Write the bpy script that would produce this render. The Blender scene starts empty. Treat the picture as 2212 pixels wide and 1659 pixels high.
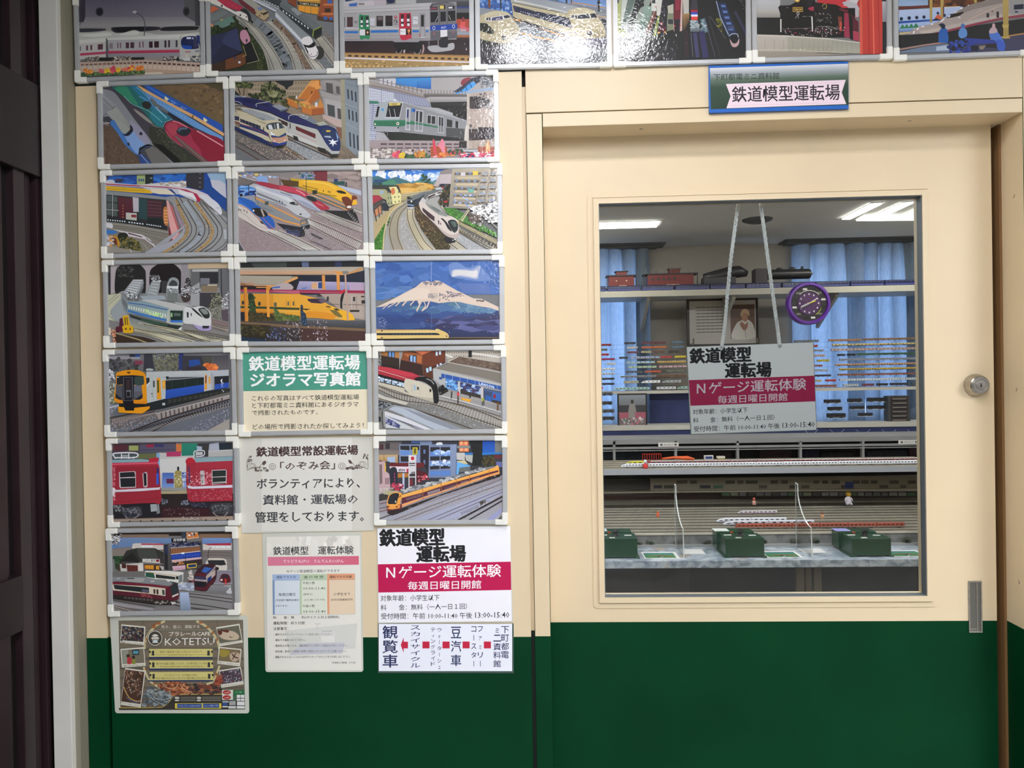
import bpy, bmesh, math, random
from mathutils import Vector, Matrix
R = random.Random(7)
scn = bpy.context.scene
COL = scn.collection

# ------------------------------------------------------------------ camera
F = 1600.0; CW, CH = 2212.0, 1659.0
YAW, PITCH, ROLL = .0408843, -.0064447, -.0170726
CAM = Vector((0, -1.7, 1.5))
def rot3():
 Ry = Matrix.Rotation(YAW, 3, 'Z'); Rp = Matrix.Rotation(PITCH, 3, 'X'); Rr = Matrix.Rotation(ROLL, 3, 'Z')
 base = Matrix(((1, 0, 0), (0, 0, -1), (0, 1, 0)))
 return Ry @ base @ Rp @ Rr
RM = rot3()
cd = bpy.data.cameras.new('camera'); cam = bpy.data.objects.new('camera', cd); COL.objects.link(cam)
cd.sensor_width = 36; cd.lens = F / CW * 36; cd.clip_start = .02; cd.clip_end = 60
cam.matrix_world = Matrix.Translation(CAM) @ RM.to_4x4()
scn.camera = cam
# ------------------------------------------------------------------ world, exposure
w = bpy.data.worlds.new('world'); scn.world = w; w.use_nodes = True
w.node_tree.nodes['Background'].inputs[0].default_value = (1, .97, .92, 1)
w.node_tree.nodes['Background'].inputs[1].default_value = .25
scn.view_settings.view_transform = 'Standard'; scn.view_settings.look = 'None'
scn.view_settings.exposure = 0.14; scn.view_settings.gamma = 1; scn.view_settings.use_curve_mapping = False
scn.cycles.max_bounces = 8; scn.cycles.transparent_max_bounces = 16
scn.cycles.caustics_reflective = False; scn.cycles.caustics_refractive = False
HALL_FILL, NEAR_LAMP, ROOM_LAMP, DAYLIGHT = 31.0, 60.0, 19.0, 6.5

# ------------------------------------------------------------------ unprojection onto real planes
def ray(px, py): return RM @ Vector((px - CW / 2, -(py - CH / 2), -F))
def U(px, py, Y=0.0):
 d = ray(px, py); t = (Y - CAM.y) / d.y; return CAM + d * t
def UZ(px, py, Z):
 d = ray(px, py); t = (Z - CAM.z) / d.z; return CAM + d * t
def UX(px, py, X):
 d = ray(px, py); t = (X - CAM.x) / d.x; return CAM + d * t

# ------------------------------------------------------------------ materials
def lin(h):
 if not isinstance(h, str): return tuple(h)
 h = h.lstrip('#'); c = [int(h[i:i + 2], 16) / 255 for i in (0, 2, 4)]
 return tuple(x / 12.92 if x <= .04045 else ((x + .055) / 1.055) ** 2.4 for x in c)
MATS = {}
def mat(name, col, rough=.5, metal=0, noise=0, nscale=8, bump=0, bscale=60, emit=None, es=0, coat=0, spec=.5, col2=None, alpha=None, stretch=None):
 if name in MATS: return MATS[name]
 m = bpy.data.materials.new(name); m.use_nodes = True; nt = m.node_tree; b = nt.nodes['Principled BSDF']
 c = lin(col); b.inputs['Base Color'].default_value = (*c, 1); b.inputs['Roughness'].default_value = rough
 b.inputs['Metallic'].default_value = metal; b.inputs['Specular IOR Level'].default_value = spec
 tc = nt.nodes.new('ShaderNodeTexCoord')
 src = tc.outputs['Object']
 if stretch:
  mp = nt.nodes.new('ShaderNodeMapping'); mp.inputs['Scale'].default_value = stretch
  nt.links.new(src, mp.inputs[0]); src = mp.outputs[0]
 if noise or col2:
  n = nt.nodes.new('ShaderNodeTexNoise'); n.inputs['Scale'].default_value = nscale; n.inputs['Detail'].default_value = 5
  nt.links.new(src, n.inputs['Vector'])
  r = nt.nodes.new('ShaderNodeValToRGB')
  a = lin(col2) if col2 else tuple(x * (1 - noise) for x in c)
  z = c if col2 else tuple(min(1, x * (1 + noise)) for x in c)
  r.color_ramp.elements[0].color = (*a, 1); r.color_ramp.elements[1].color = (*z, 1)
  r.color_ramp.elements[0].position = .36; r.color_ramp.elements[1].position = .64
  nt.links.new(n.outputs['Fac'], r.inputs[0]); nt.links.new(r.outputs[0], b.inputs['Base Color'])
 if bump:
  n = nt.nodes.new('ShaderNodeTexNoise'); n.inputs['Scale'].default_value = bscale
  nt.links.new(src, n.inputs['Vector'])
  bp = nt.nodes.new('ShaderNodeBump'); bp.inputs['Strength'].default_value = bump; bp.inputs['Distance'].default_value = .002
  nt.links.new(n.outputs['Fac'], bp.inputs['Height']); nt.links.new(bp.outputs[0], b.inputs['Normal'])
 if emit: b.inputs['Emission Color'].default_value = (*lin(emit), 1); b.inputs['Emission Strength'].default_value = es
 if coat: b.inputs['Coat Weight'].default_value = coat; b.inputs['Coat Roughness'].default_value = .05
 MATS[name] = m; return m
def print_mat(name, crinkle, crough=.035, fade=0.0, coat=1.0):
 m = bpy.data.materials.new(name); m.use_nodes = True; nt = m.node_tree; b = nt.nodes['Principled BSDF']
 at = nt.nodes.new('ShaderNodeAttribute'); at.attribute_name = 'Col'
 tc = nt.nodes.new('ShaderNodeTexCoord')
 n = nt.nodes.new('ShaderNodeTexNoise'); n.inputs['Scale'].default_value = 420; n.inputs['Detail'].default_value = 2
 nt.links.new(tc.outputs['Object'], n.inputs['Vector'])
 mx = nt.nodes.new('ShaderNodeMix'); mx.data_type = 'RGBA'; mx.blend_type = 'OVERLAY'; mx.inputs[0].default_value = fade
 nt.links.new(at.outputs['Color'], mx.inputs[6]); nt.links.new(n.outputs['Fac'], mx.inputs[7])
 nt.links.new(mx.outputs[2], b.inputs['Base Color'])
 b.inputs['Roughness'].default_value = .55; b.inputs['Specular IOR Level'].default_value = .3
 b.inputs['Coat Weight'].default_value = coat; b.inputs['Coat Roughness'].default_value = crough
 n1 = nt.nodes.new('ShaderNodeTexNoise'); n1.inputs['Scale'].default_value = 9; n1.inputs['Detail'].default_value = 1
 n2 = nt.nodes.new('ShaderNodeTexNoise'); n2.inputs['Scale'].default_value = 130; n2.inputs['Detail'].default_value = 3; n2.inputs['Distortion'].default_value = 1.2
 for q in (n1, n2): nt.links.new(tc.outputs['Object'], q.inputs['Vector'])
 b1 = nt.nodes.new('ShaderNodeBump'); b1.inputs['Strength'].default_value = 1; b1.inputs['Distance'].default_value = .0016 * crinkle
 b2 = nt.nodes.new('ShaderNodeBump'); b2.inputs['Strength'].default_value = 1; b2.inputs['Distance'].default_value = .0003 * crinkle
 nt.links.new(n1.outputs['Fac'], b1.inputs['Height']); nt.links.new(n2.outputs['Fac'], b2.inputs['Height'])
 nt.links.new(b1.outputs[0], b2.inputs['Normal']); nt.links.new(b2.outputs[0], b.inputs['Coat Normal'])
 MATS[name] = m; return m
PHOTO = print_mat('photo_print_film', 1.0, fade=.12)
FILM = print_mat('laminate_film', .55, .06, coat=.8)
MATTE = print_mat('matte_print', .3, .3, fade=.06, coat=.25)
def glassmat(name, tint=(1, 1, 1), ior=1.45, rough=0):
 m = bpy.data.materials.new(name); m.use_nodes = True; nt = m.node_tree; nt.nodes.remove(nt.nodes['Principled BSDF'])
 t = nt.nodes.new('ShaderNodeBsdfTransparent'); t.inputs[0].default_value = (*tint, 1)
 g = nt.nodes.new('ShaderNodeBsdfGlossy'); g.inputs['Roughness'].default_value = rough
 f = nt.nodes.new('ShaderNodeFresnel'); f.inputs[0].default_value = ior
 mx = nt.nodes.new('ShaderNodeMixShader'); nt.links.new(f.outputs[0], mx.inputs[0])
 nt.links.new(t.outputs[0], mx.inputs[1]); nt.links.new(g.outputs[0], mx.inputs[2])
 nt.links.new(mx.outputs[0], nt.nodes['Material Output'].inputs[0]); MATS[name] = m; return m

CREAM = mat('cream_paint', '#dfcba8', .45, noise=.03, nscale=3, bump=.05, bscale=500)
GREEN = mat('green_paint', '#00381d', .5, noise=.12, nscale=4, bump=.05, bscale=400, spec=.12)
DKGREEN = mat('dark_green_paint', '#021208', .5)
BROWN = mat('brown_aluminium', '#2e2024', .35, noise=.15, nscale=6)
DARKBR = mat('dark_brown_recess', '#120b0d', .5)
POSTW = mat('pale_aluminium', '#d9d7cf', .38, noise=.05, nscale=5)
BLACK = mat('black_gap', '#050404', .9)
WOODSTRIP = mat('brown_seal_strip', '#7d5b36', .6)
GASKET = mat('grey_gasket', '#6b7276', .5)
STEEL = mat('brushed_steel', '#b6b0a6', .32, metal=1, noise=.1, nscale=3, stretch=(1, 1, 60))
STEELD = mat('steel_recess', '#8c8984', .35, metal=1)
RAIL = mat('frame_rail_silver', '#b9babb', .4, metal=.25, noise=.03, nscale=30)
CAP = mat('white_plastic_corner', '#efede4', .4)
BACK = mat('grey_backing_card', '#777777', .7)

# ------------------------------------------------------------------ object helpers
def tag(o, label=None, cat=None, group=None, kind=None):
 for k, v in (('label', label), ('category', cat), ('group', group), ('kind', kind)):
  if v: o[k] = v
 return o
def thing(name, loc, label, cat, group=None):
 o = bpy.data.objects.new(name, None); COL.objects.link(o); o.location = loc; o.empty_display_size = .02
 return tag(o, label, cat, group)
def wloc(o):
 v = Vector((0, 0, 0))
 while o: v += o.location; o = o.parent
 return v
class MB:
 """collects faces in world coordinates, one material slot per face"""
 def __init__(s): s.v = []; s.f = []; s.m = []; s.mats = []
 def mi(s, m):
  if m not in s.mats: s.mats.append(m)
  return s.mats.index(m)
 def poly(s, pts, m):
  b = len(s.v); s.v += [tuple(p) for p in pts]; s.f.append(tuple(range(b, b + len(pts)))); s.m.append(s.mi(m))
 def hexa(s, a, b, m, mf=None):
  """a: 4 front points (TL TR BR BL seen from the camera), b: the 4 back points"""
  n = len(s.v); s.v += [tuple(p) for p in list(a) + list(b)]
  k = s.mi(m)
  for q in ((3, 2, 1, 0), (4, 5, 6, 7), (0, 1, 5, 4), (1, 2, 6, 5), (2, 3, 7, 6), (3, 0, 4, 7)):
   s.f.append(tuple(n + i for i in q)); s.m.append(k)
  if mf is not None: s.m[-6] = s.mi(mf)
  return s
 def box(s, x0, x1, y0, y1, z0, z1, m):
  a = [(x0, y0, z1), (x1, y0, z1), (x1, y0, z0), (x0, y0, z0)]
  return s.hexa(a, [(p[0], y1, p[2]) for p in a], m)
 def tube(s, pts, r, m, n=8, cap=True):
  pts = [Vector(p) for p in pts]; rs = r if isinstance(r, (list, tuple)) else [r] * len(pts)
  b = len(s.v); k = s.mi(m)
  for i, p in enumerate(pts):
   d = (pts[min(i + 1, len(pts) - 1)] - pts[max(i - 1, 0)]).normalized()
   up = Vector((0, 0, 1)) if abs(d.z) < .9 else Vector((1, 0, 0))
   e1 = d.cross(up).normalized(); e2 = d.cross(e1)
   for j in range(n):
    a = 2 * math.pi * j / n; s.v.append(tuple(p + (e1 * math.cos(a) + e2 * math.sin(a)) * rs[i]))
  for i in range(len(pts) - 1):
   for j in range(n):
    q = b + i * n + j; q2 = b + i * n + (j + 1) % n
    s.f.append((q, q2, q2 + n, q + n)); s.m.append(k)
  if cap:
   s.f.append(tuple(b + j for j in range(n))); s.m.append(k)
   s.f.append(tuple(b + (len(pts) - 1) * n + j for j in reversed(range(n)))); s.m.append(k)
  return s
 def lathe(s, c, prof, m, n=24, axis='y'):
  b = len(s.v); k = s.mi(m); c = Vector(c)
  for (r, h) in prof:
   for j in range(n):
    a = 2 * math.pi * j / n
    if axis == 'y': s.v.append((c.x + r * math.cos(a), c.y + h, c.z + r * math.sin(a)))
    else: s.v.append((c.x + r * math.cos(a), c.y + r * math.sin(a), c.z + h))
  for i in range(len(prof) - 1):
   for j in range(n):
    q = b + i * n + j; q2 = b + i * n + (j + 1) % n
    s.f.append((q, q2, q2 + n, q + n)); s.m.append(k)
  s.f.append(tuple(b + j for j in reversed(range(n)))); s.m.append(k)
  s.f.append(tuple(b + (len(prof) - 1) * n + j for j in range(n))); s.m.append(k)
  return s
 def build(s, name, parent=None, bevel=0, smooth=False, origin=None):
  me = bpy.data.meshes.new(name)
  if parent is not None: off = wloc(parent)
  elif origin is not None: off = Vector(origin)
  else:
   xs = [p[0] for p in s.v]; ys = [p[1] for p in s.v]; zs = [p[2] for p in s.v]
   off = Vector(((min(xs) + max(xs)) / 2, (min(ys) + max(ys)) / 2, min(zs)))
  me.from_pydata([(p[0] - off.x, p[1] - off.y, p[2] - off.z) for p in s.v], [], s.f)
  for m in s.mats: me.materials.append(m)
  me.polygons.foreach_set('material_index', s.m); me.update()
  bm = bmesh.new(); bm.from_mesh(me); bmesh.ops.recalc_face_normals(bm, faces=bm.faces)
  if bevel: bmesh.ops.bevel(bm, geom=bm.edges[:], offset=bevel, segments=2, affect='EDGES', profile=.6)
  if smooth:
   for f in bm.faces: f.smooth = True
  bm.to_mesh(me); bm.free()
  o = bpy.data.objects.new(name, me); COL.objects.link(o)
  if parent is not None: o.parent = parent
  else: o.location = off
  return o
def struct(name, mb, **k): return tag(mb.build(name, **k), kind='structure')
def pbox(px0, py0, px1, py1, Y, D, m, mb=None):
 """axis-aligned box whose front face covers the given picture rectangle at depth Y"""
 mb = mb or MB(); xm, ym = (px0 + px1) / 2, (py0 + py1) / 2
 mb.box(U(px0, ym, Y).x, U(px1, ym, Y).x, Y, Y + D, U(xm, py1, Y).z, U(xm, py0, Y).z, m); return mb
def copy_tree(o, loc, parent=None):
 c = o.copy(); COL.objects.link(c); c.parent = parent
 if parent is None: c.location = loc
 for ch in list(o.children): copy_tree(ch, None, c)
 return c

# ------------------------------------------------------------------ flat print: a small painter working in photo coordinates
TXT = {}
def text_mesh(s, bold, res=1):
 key = (s, bold)
 if key in TXT: return TXT[key]
 cu = bpy.data.curves.new('glyphs', 'FONT'); cu.body = s; cu.resolution_u = res; cu.offset = bold
 ob = bpy.data.objects.new('glyphs', cu); me = ob.to_mesh()
 vs = [(v.co.x, v.co.y) for v in me.vertices]; fs = [tuple(p.vertices) for p in me.polygons]
 ob.to_mesh_clear(); bpy.data.objects.remove(ob); bpy.data.curves.remove(cu)
 x0 = min(v[0] for v in vs); x1 = max(v[0] for v in vs); y0 = min(v[1] for v in vs); y1 = max(v[1] for v in vs)
 TXT[key] = ([((x - x0) / (x1 - x0), (y1 - y) / (y1 - y0)) for x, y in vs], fs); return TXT[key]
def clip_poly(pts, quad):
 """pts: (x, y, col) clipped to a convex quad given TL TR BR BL"""
 out = pts
 for i in range(4):
  a, b = quad[i], quad[(i + 1) % 4]; inp, out = out, []
  if not inp: return []
  side = lambda p: (b[0] - a[0]) * (p[1] - a[1]) - (b[1] - a[1]) * (p[0] - a[0])
  for j in range(len(inp)):
   p, q = inp[j - 1], inp[j]; sp, sq = side(p), side(q)
   if (sp >= 0) != (sq >= 0):
    t = sp / (sp - sq); out.append((p[0] + (q[0] - p[0]) * t, p[1] + (q[1] - p[1]) * t, tuple(p[2][k] + (q[2][k] - p[2][k]) * t for k in range(3))))
   if sq >= 0: out.append(q)
 return out
def spline(pts, closed, n=5):
 P = pts; N = len(P); out = []
 rng = range(N) if closed else range(N - 1)
 for i in rng:
  if closed: p0, p1, p2, p3 = P[i - 1], P[i], P[(i + 1) % N], P[(i + 2) % N]
  else: p0, p1, p2, p3 = P[max(i - 1, 0)], P[i], P[i + 1], P[min(i + 2, N - 1)]
  for k in range(n):
   t = k / n
   out.append(tuple(.5 * (2 * p1[a] + (p2[a] - p0[a]) * t + (2 * p0[a] - 5 * p1[a] + 4 * p2[a] - p3[a]) * t * t + (3 * p1[a] - p0[a] - 3 * p2[a] + p3[a]) * t ** 3) for a in (0, 1)))
 if not closed: out.append(P[-1])
 return out
def lerp2(a, b, t): return (a[0] + (b[0] - a[0]) * t, a[1] + (b[1] - a[1]) * t)
def quadpt(q, u, v): return lerp2(lerp2(q[0], q[1], u), lerp2(q[3], q[2], u), v)
def inside(p, poly):
 c = False; n = len(poly)
 for i in range(n):
  a, b = poly[i - 1], poly[i]
  if (a[1] > p[1]) != (b[1] > p[1]) and p[0] < (b[0] - a[0]) * (p[1] - a[1]) / (b[1] - a[1]) + a[0]: c = not c
 return c
class Print:
 STEP = 1.1e-5
 def __init__(s, Y, ox, oy, sc=6.9125, clip=None, mapf=None):
  s.Y = Y; s.o = (ox, oy); s.s = sc; s.clip = clip; s.k = 0; s.v = []; s.f = []; s.c = []
  s.map = mapf or (lambda x, y, dy: U(x, y, Y - dy) if False else U(x, y, Y) - Vector((0, dy, 0)))
 def add(s, pts, cols):
  cols = cols if isinstance(cols, list) else [cols] * len(pts)
  P = [(p[0], p[1], c) for p, c in zip(pts, cols)]
  if s.clip: P = clip_poly(P, s.clip)
  if len(P) < 3: return
  b = len(s.v)
  for x, y, c in P:
   s.v.append(tuple(s.map(s.o[0] + x / s.s, s.o[1] + y / s.s, s.k * s.STEP))); s.c.append(c)
  s.f.append(tuple(range(b, b + len(P))))
 def stroke(s, pts, w, c):
  for a, b in zip(pts, pts[1:]):
   dx, dy = b[0] - a[0], b[1] - a[1]; l = math.hypot(dx, dy) or 1
   nx, ny = -dy / l * w / 2, dx / l * w / 2; ex, ey = dx / l * w * .15, dy / l * w * .15
   s.add([(a[0] - ex + nx, a[1] - ey + ny), (b[0] + ex + nx, b[1] + ey + ny), (b[0] + ex - nx, b[1] + ey - ny), (a[0] - ex - nx, a[1] - ey - ny)], c)
 def text(s, st, q, c, bold=0.0, res=1):
  if bold > .009:
   # heavy faces: the same regular glyphs printed several times, slightly shifted
   h = abs(q[3][1] - q[0][1]); d = (bold - .004) * h * (1.15 if bold > .03 else 1)
   for dx, dy in ((-1, 0), (1, 0), (0, -.6), (0, .6)) + (((-.7, -.5), (.7, .5)) if bold > .03 else ()):
    s.text(st, [(x + dx * d, y + dy * d) for x, y in q], c, .004, res); s.k += .5
   return
  uv, fs = text_mesh(st, bold, res)
  P = [quadpt(q, u, v) for u, v in uv]
  if s.clip:
   for f in fs: s.add([P[i] for i in f], c)
   return
  b = len(s.v)
  for x, y in P:
   s.v.append(tuple(s.map(s.o[0] + x / s.s, s.o[1] + y / s.s, s.k * s.STEP))); s.c.append(c)
  s.f += [tuple(b + i for i in f) for f in fs]
 def run(s, src):
  rr = random.Random(len(src))
  for line in src.strip().split('\n'):
   t = line.split()
   if not t or t[0] == '#': continue
   s.k += 1; op = t[0]
   num = lambda w: [tuple(float(z) for z in q.split(',')) for q in w]
   if op == 'p': s.add(num(t[2:]), lin(t[1]))
   elif op == 'c': s.add(spline(num(t[2:]), True), lin(t[1]))
   elif op == 'l':
    s.stroke(num(t[3:]), float(t[2]), lin(t[1]))
   elif op == 'k': s.stroke(spline(num(t[3:]), False), float(t[2]), lin(t[1]))
   elif op == 'r':
    c = lin(t[1])
    for q in t[2:]:
     x0, y0, x1, y1 = map(float, q.split(',')); s.add([(x0, y0), (x1, y0), (x1, y1), (x0, y1)], c)
   elif op == 'o':
    c = lin(t[1])
    for q in t[2:]:
     a = [float(z) for z in q.split(',')]; rt = math.radians(a[4]) if len(a) > 4 else 0
     s.add([(a[0] + a[2] * math.cos(2 * math.pi * i / 18) * math.cos(rt) - a[3] * math.sin(2 * math.pi * i / 18) * math.sin(rt),
       a[1] + a[2] * math.cos(2 * math.pi * i / 18) * math.sin(rt) + a[3] * math.sin(2 * math.pi * i / 18) * math.cos(rt)) for i in range(18)], c)
   elif op in 'gh':
    a, b = lin(t[1]), lin(t[2]); q = num(t[3:])
    s.add(q, [a, a, b, b] if op == 'g' else [a, b, b, a])
   elif op == 'm':  # m col rows cols fx fy TL TR BR BL
    c = lin(t[1]); nr, nc = int(t[2]), int(t[3]); fx, fy = float(t[4]), float(t[5]); q = num(t[6:])
    for i in range(nr):
     for j in range(nc):
      u0, v0 = (j + (1 - fx) / 2) / nc, (i + (1 - fy) / 2) / nr
      u1, v1 = u0 + fx / nc, v0 + fy / nr
      s.add([quadpt(q, u0, v0), quadpt(q, u1, v0), quadpt(q, u1, v1), quadpt(q, u0, v1)], c)
   elif op == 't':  # t rail tie n tieW railW | A | B
    rest = [z for z in ' '.join(t[6:]).split('|') if z.strip()]; A = spline(num(rest[0].split()), False, 6); B = spline(num(rest[1].split()), False, 6)
    def at(P, u):
     i = min(int(u * (len(P) - 1)), len(P) - 2); return lerp2(P[i], P[i + 1], u * (len(P) - 1) - i)
    n = int(t[3])
    if t[2] != '-':
     for i in range(n):
      u = (i + .5) / n; a, b = at(A, u), at(B, u); e = .22
      s.stroke([lerp2(a, b, -e), lerp2(a, b, 1 + e)], float(t[4]), lin(t[2]))
     s.k += 1
    for P in (A, B): s.stroke(P, float(t[5]), lin(t[1]))
   elif op == 's':  # s n size aspect cols.. | poly
    i = t.index('|'); n, sz, asp = int(t[1]), float(t[2]), float(t[3]); cols = [lin(z) for z in t[4:i]]; P = num(t[i + 1:])
    xs = [p[0] for p in P]; ys = [p[1] for p in P]
    for _ in range(n):
     for _ in range(12):
      x, y = rr.uniform(min(xs), max(xs)), rr.uniform(min(ys), max(ys))
      if inside((x, y), P): break
     else: continue
     z = sz * rr.uniform(.5, 1.3); c = rr.choice(cols); f = rr.uniform(.85, 1.15); c = tuple(min(1, q * f) for q in c)
     m = rr.choice((4, 5, 6)); ph = rr.uniform(0, 6); s.k += .12
     s.add([(x + z * asp * math.cos(ph + 6.283 * k / m) * rr.uniform(.6, 1), y + z * math.sin(ph + 6.283 * k / m) * rr.uniform(.6, 1)) for k in range(m)], c)
   elif op == 'x':  # x col bold x0,y0 x1,y1 x1b,y1b x0b,y0b | text
    i = t.index('|'); q = num(t[3:i]); st = line.split('|', 1)[1].strip().replace('_', '\u3000')
    if len(q) == 3: q = [q[0], q[1], (q[1][0], q[1][1] + q[2][1]), (q[0][0], q[0][1] + q[2][1])]
    s.text(st, q, lin(t[1]), float(t[2]))
   elif op == 'v':  # vertical writing: v col bold cx,y0 cell_w cell_h step | text
    i = t.index('|'); x, y = num([t[3]])[0]; cw, ch, stp = map(float, t[4:7])
    for n, chh in enumerate(line.split('|', 1)[1].strip()):
     if chh == '_': continue
     yy = y + n * stp
     if chh == 'ー': s.add([(x - cw * .05, yy), (x + cw * .05, yy), (x + cw * .05, yy + ch), (x - cw * .05, yy + ch)], lin(t[1])); continue
     f = .55 if chh in 'ィォァュ' else (.5 if chh == 'ミ' else 1)
     s.text(chh, [(x - cw / 2 * f, yy + ch * (1 - f) * .6), (x + cw / 2 * f, yy + ch * (1 - f) * .6), (x + cw / 2 * f, yy + ch), (x - cw / 2 * f, yy + ch)], lin(t[1]), float(t[2]))
  return s
 def build(s, name, parent, m):
  me = bpy.data.meshes.new(name); off = wloc(parent)
  me.from_pydata([(p[0] - off.x, p[1] - off.y, p[2] - off.z) for p in s.v], [], s.f)
  at = me.attributes.new('Col', 'FLOAT_COLOR', 'POINT')
  at.data.foreach_set('color', [z for c in s.c for z in (*c, 1.0)])
  me.materials.append(m); me.update()
  o = bpy.data.objects.new(name, me); COL.objects.link(o); o.parent = parent
  return o
# ================================================================== the wall and its openings (wall face at y = 0)
ZF, ZC = 0.0, 2.62                      # hall floor and ceiling
ZG = U(660, 1377).z                     # paint line on the wall
ZGS = U(160, 1372).z
ZD = U(155, 187).z                      # dark green band starts here, upwards
YD = .082                               # door leaf, front face
ZGD = U(1650, 1342.6, YD).z
XA, XB, XC, XD, XE = (U(x, 830).x for x in (164, 176, 220, 227, 1138))
XF, XG, XR = U(1146, 830).x, U(1181, 830).x, U(2217, 830).x
XDR = U(2147, 830, YD).x
ZL = U(1650, 259.5).z; ZS = U(1650, 228.5).z
def zoned(mb, x0, x1, y0, y1, zones):
 for (z0, z1, m) in zones: mb.box(x0, x1, y0, y1, z0, z1, m)
 return mb
wall3 = lambda zg: [(ZF, zg, GREEN), (zg, ZD, CREAM), (ZD, ZC, DKGREEN)]
struct('trim_1', zoned(MB(), XA - .05, XB, .012, .1, wall3(ZGS)))
struct('trim_2', zoned(MB(), XB, XC, 0, .1, wall3(ZG)))
mb = MB(); mb.box(XC, XD, .02, .1, ZF, ZG, DKGREEN); mb.box(XC, XD, .02, .1, ZG, ZD, CREAM); mb.box(XC, XD, .02, .1, ZD, ZC, DKGREEN); struct('trim_3', mb)
struct('wall_front', zoned(MB(), XD, XE, 0, .1, wall3(ZG)))
mb = MB(); mb.box(XE, XF, .014, .1, ZF, ZG + .01, DKGREEN); mb.box(XE, XF, .014, .1, ZG + .01, ZS + .066, CREAM); mb.box(XE, XF, .014, .1, ZS + .066, ZC, BLACK); struct('trim_4', mb)
# door frame: jambs, head and the panel above
mb = MB(); mb.box(XF, XG, 0, .16, ZF, ZG, GREEN); mb.box(XF, XG, 0, .16, ZG, ZS - .0012, CREAM); struct('trim_5', mb, bevel=.0012)
struct('trim_6', MB().box(XG + .0006, XR - .0006, 0, .16, ZL, ZS - .0012, CREAM), bevel=.0015)
mb = MB(); mb.box(XR, XR + .09, 0, .16, ZF, ZGD, GREEN); mb.box(XR, XR + .09, 0, .16, ZGD, ZC, CREAM); struct('trim_7', mb, bevel=.001)
struct('wall_above_door', MB().box(XF, XR, 0, .12, ZS + .0012, ZC, CREAM), bevel=.0008)
struct('trim_8', MB().box(XF, XR, .006, .1, ZS - .002, ZS + .002, mat('joint_shadow', '#6d5a3c', .8)))
struct('wall_right', MB().box(XR + .09, XR + 1.6, 0, .12, ZF, ZC, CREAM))
# gap and brown seal strip beside the leaf
x1, x2 = U(2159, 830, YD + .005).x, U(2166.5, 830, YD).x
struct('trim_9', MB().box(x1, x2 + .004, YD - .002, .12, ZF, ZL, WOODSTRIP))
struct('trim_10', MB().box(XDR, x1, .118, .13, ZF, ZL, BLACK))
struct('trim_11', MB().box(x2 + .004, XR + .01, YD, .16, ZF, ZL, CREAM))
# ---- door leaf with window opening
door = tag(bpy.data.objects.new('door_1', None), kind='structure'); COL.objects.link(door)
door.location = ((XG + XDR) / 2, YD, ZF)
IN = [(1291.5, 442), (1991.8, 420.2), (2001, 1286.5), (1308, 1291)]
MID = [(1279.7, 429), (2006, 406.8), (2019.6, 1300.5), (1297, 1304)]
OUT = [(1270, 421.5), (2016, 396.8), (2031, 1311), (1288.5, 1315)]
YT = YD - .004
wi = [U(*p, YT) for p in IN]
x0, x1 = (wi[0].x + wi[3].x) / 2, (wi[1].x + wi[2].x) / 2; z1, z0 = (wi[0].z + wi[1].z) / 2, (wi[2].z + wi[3].z) / 2
WX0, WX1, WZ0, WZ1 = x0, x1, z0, z1
xl = XG - .03; T = .034
mb = MB()
mb.box(xl, XDR, YD, YD + T, ZF + .01, ZGD, GREEN)
mb.box(xl, WX0, YD, YD + T, ZGD, ZL + .03, CREAM); mb.box(WX1, XDR, YD, YD + T, ZGD, ZL + .03, CREAM)
mb.box(WX0, WX1, YD, YD + T, ZGD, WZ0, CREAM); mb.box(WX0, WX1, YD, YD + T, WZ1, ZL + .03, CREAM)
mb.build('leaf', parent=door)
def rring(mb, xa, xb, za, zb, w, ya, yb, m, r=.0, n=5):
 """rectangular ring with rounded outer corners"""
 def loop(o, rad):
  X0, X1, Z0, Z1 = xa - o, xb + o, za - o, zb + o; L = []
  for (cx, cz, a0) in ((X1 - rad, Z1 - rad, 0), (X0 + rad, Z1 - rad, 90), (X0 + rad, Z0 + rad, 180), (X1 - rad, Z0 + rad, 270)):
   for i in range(n):
    a = math.radians(a0 + 90 * i / (n - 1)); L.append((cx + rad * math.cos(a), cz + rad * math.sin(a)))
  return L
 A, B = loop(w, max(r, 1e-4)), loop(0, 1e-4); N = len(A)
 for i in range(N):
  j = (i + 1) % N
  a, b, c, d = A[i], A[j], B[j], B[i]
  mb.poly([(a[0], ya, a[1]), (b[0], ya, b[1]), (c[0], ya, c[1]), (d[0], ya, d[1])], m)
  mb.poly([(a[0], ya, a[1]), (b[0], ya, b[1]), (b[0], yb, b[1]), (a[0], yb, a[1])], m)
  mb.poly([(d[0], ya, d[1]), (c[0], ya, c[1]), (c[0], yb, c[1]), (d[0], yb, d[1])], m)
 return mb
mm = [U(*p, YT) for p in MID]; gm = ((mm[1].x + mm[2].x) / 2 - (mm[0].x + mm[3].x) / 2 - (WX1 - WX0)) / 2
oo = [U(*p, YD) for p in OUT]; go = ((oo[1].x + oo[2].x) / 2 - (oo[0].x + oo[3].x) / 2 - (WX1 - WX0)) / 2
mb = MB(); rring(mb, WX0 - gm, WX1 + gm, WZ0 - gm, WZ1 + gm, go - gm, YD - .0022, YD + .001, CREAM, r=.008); mb.build('window_moulding', parent=door)
mb = MB(); rring(mb, WX0, WX1, WZ0, WZ1, gm - .0022, YT - .003, YD + .012, CREAM, r=.001); mb.build('glazing_bead', parent=door)
mb = MB(); rring(mb, WX0 - gm + .0002, WX1 + gm - .0002, WZ0 - gm + .0002, WZ1 + gm - .0002, .0016, YD - .0004, YD + .0004, mat('joint_shadow', '#6d5a3c')); mb.build('bead_joint', parent=door)
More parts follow.
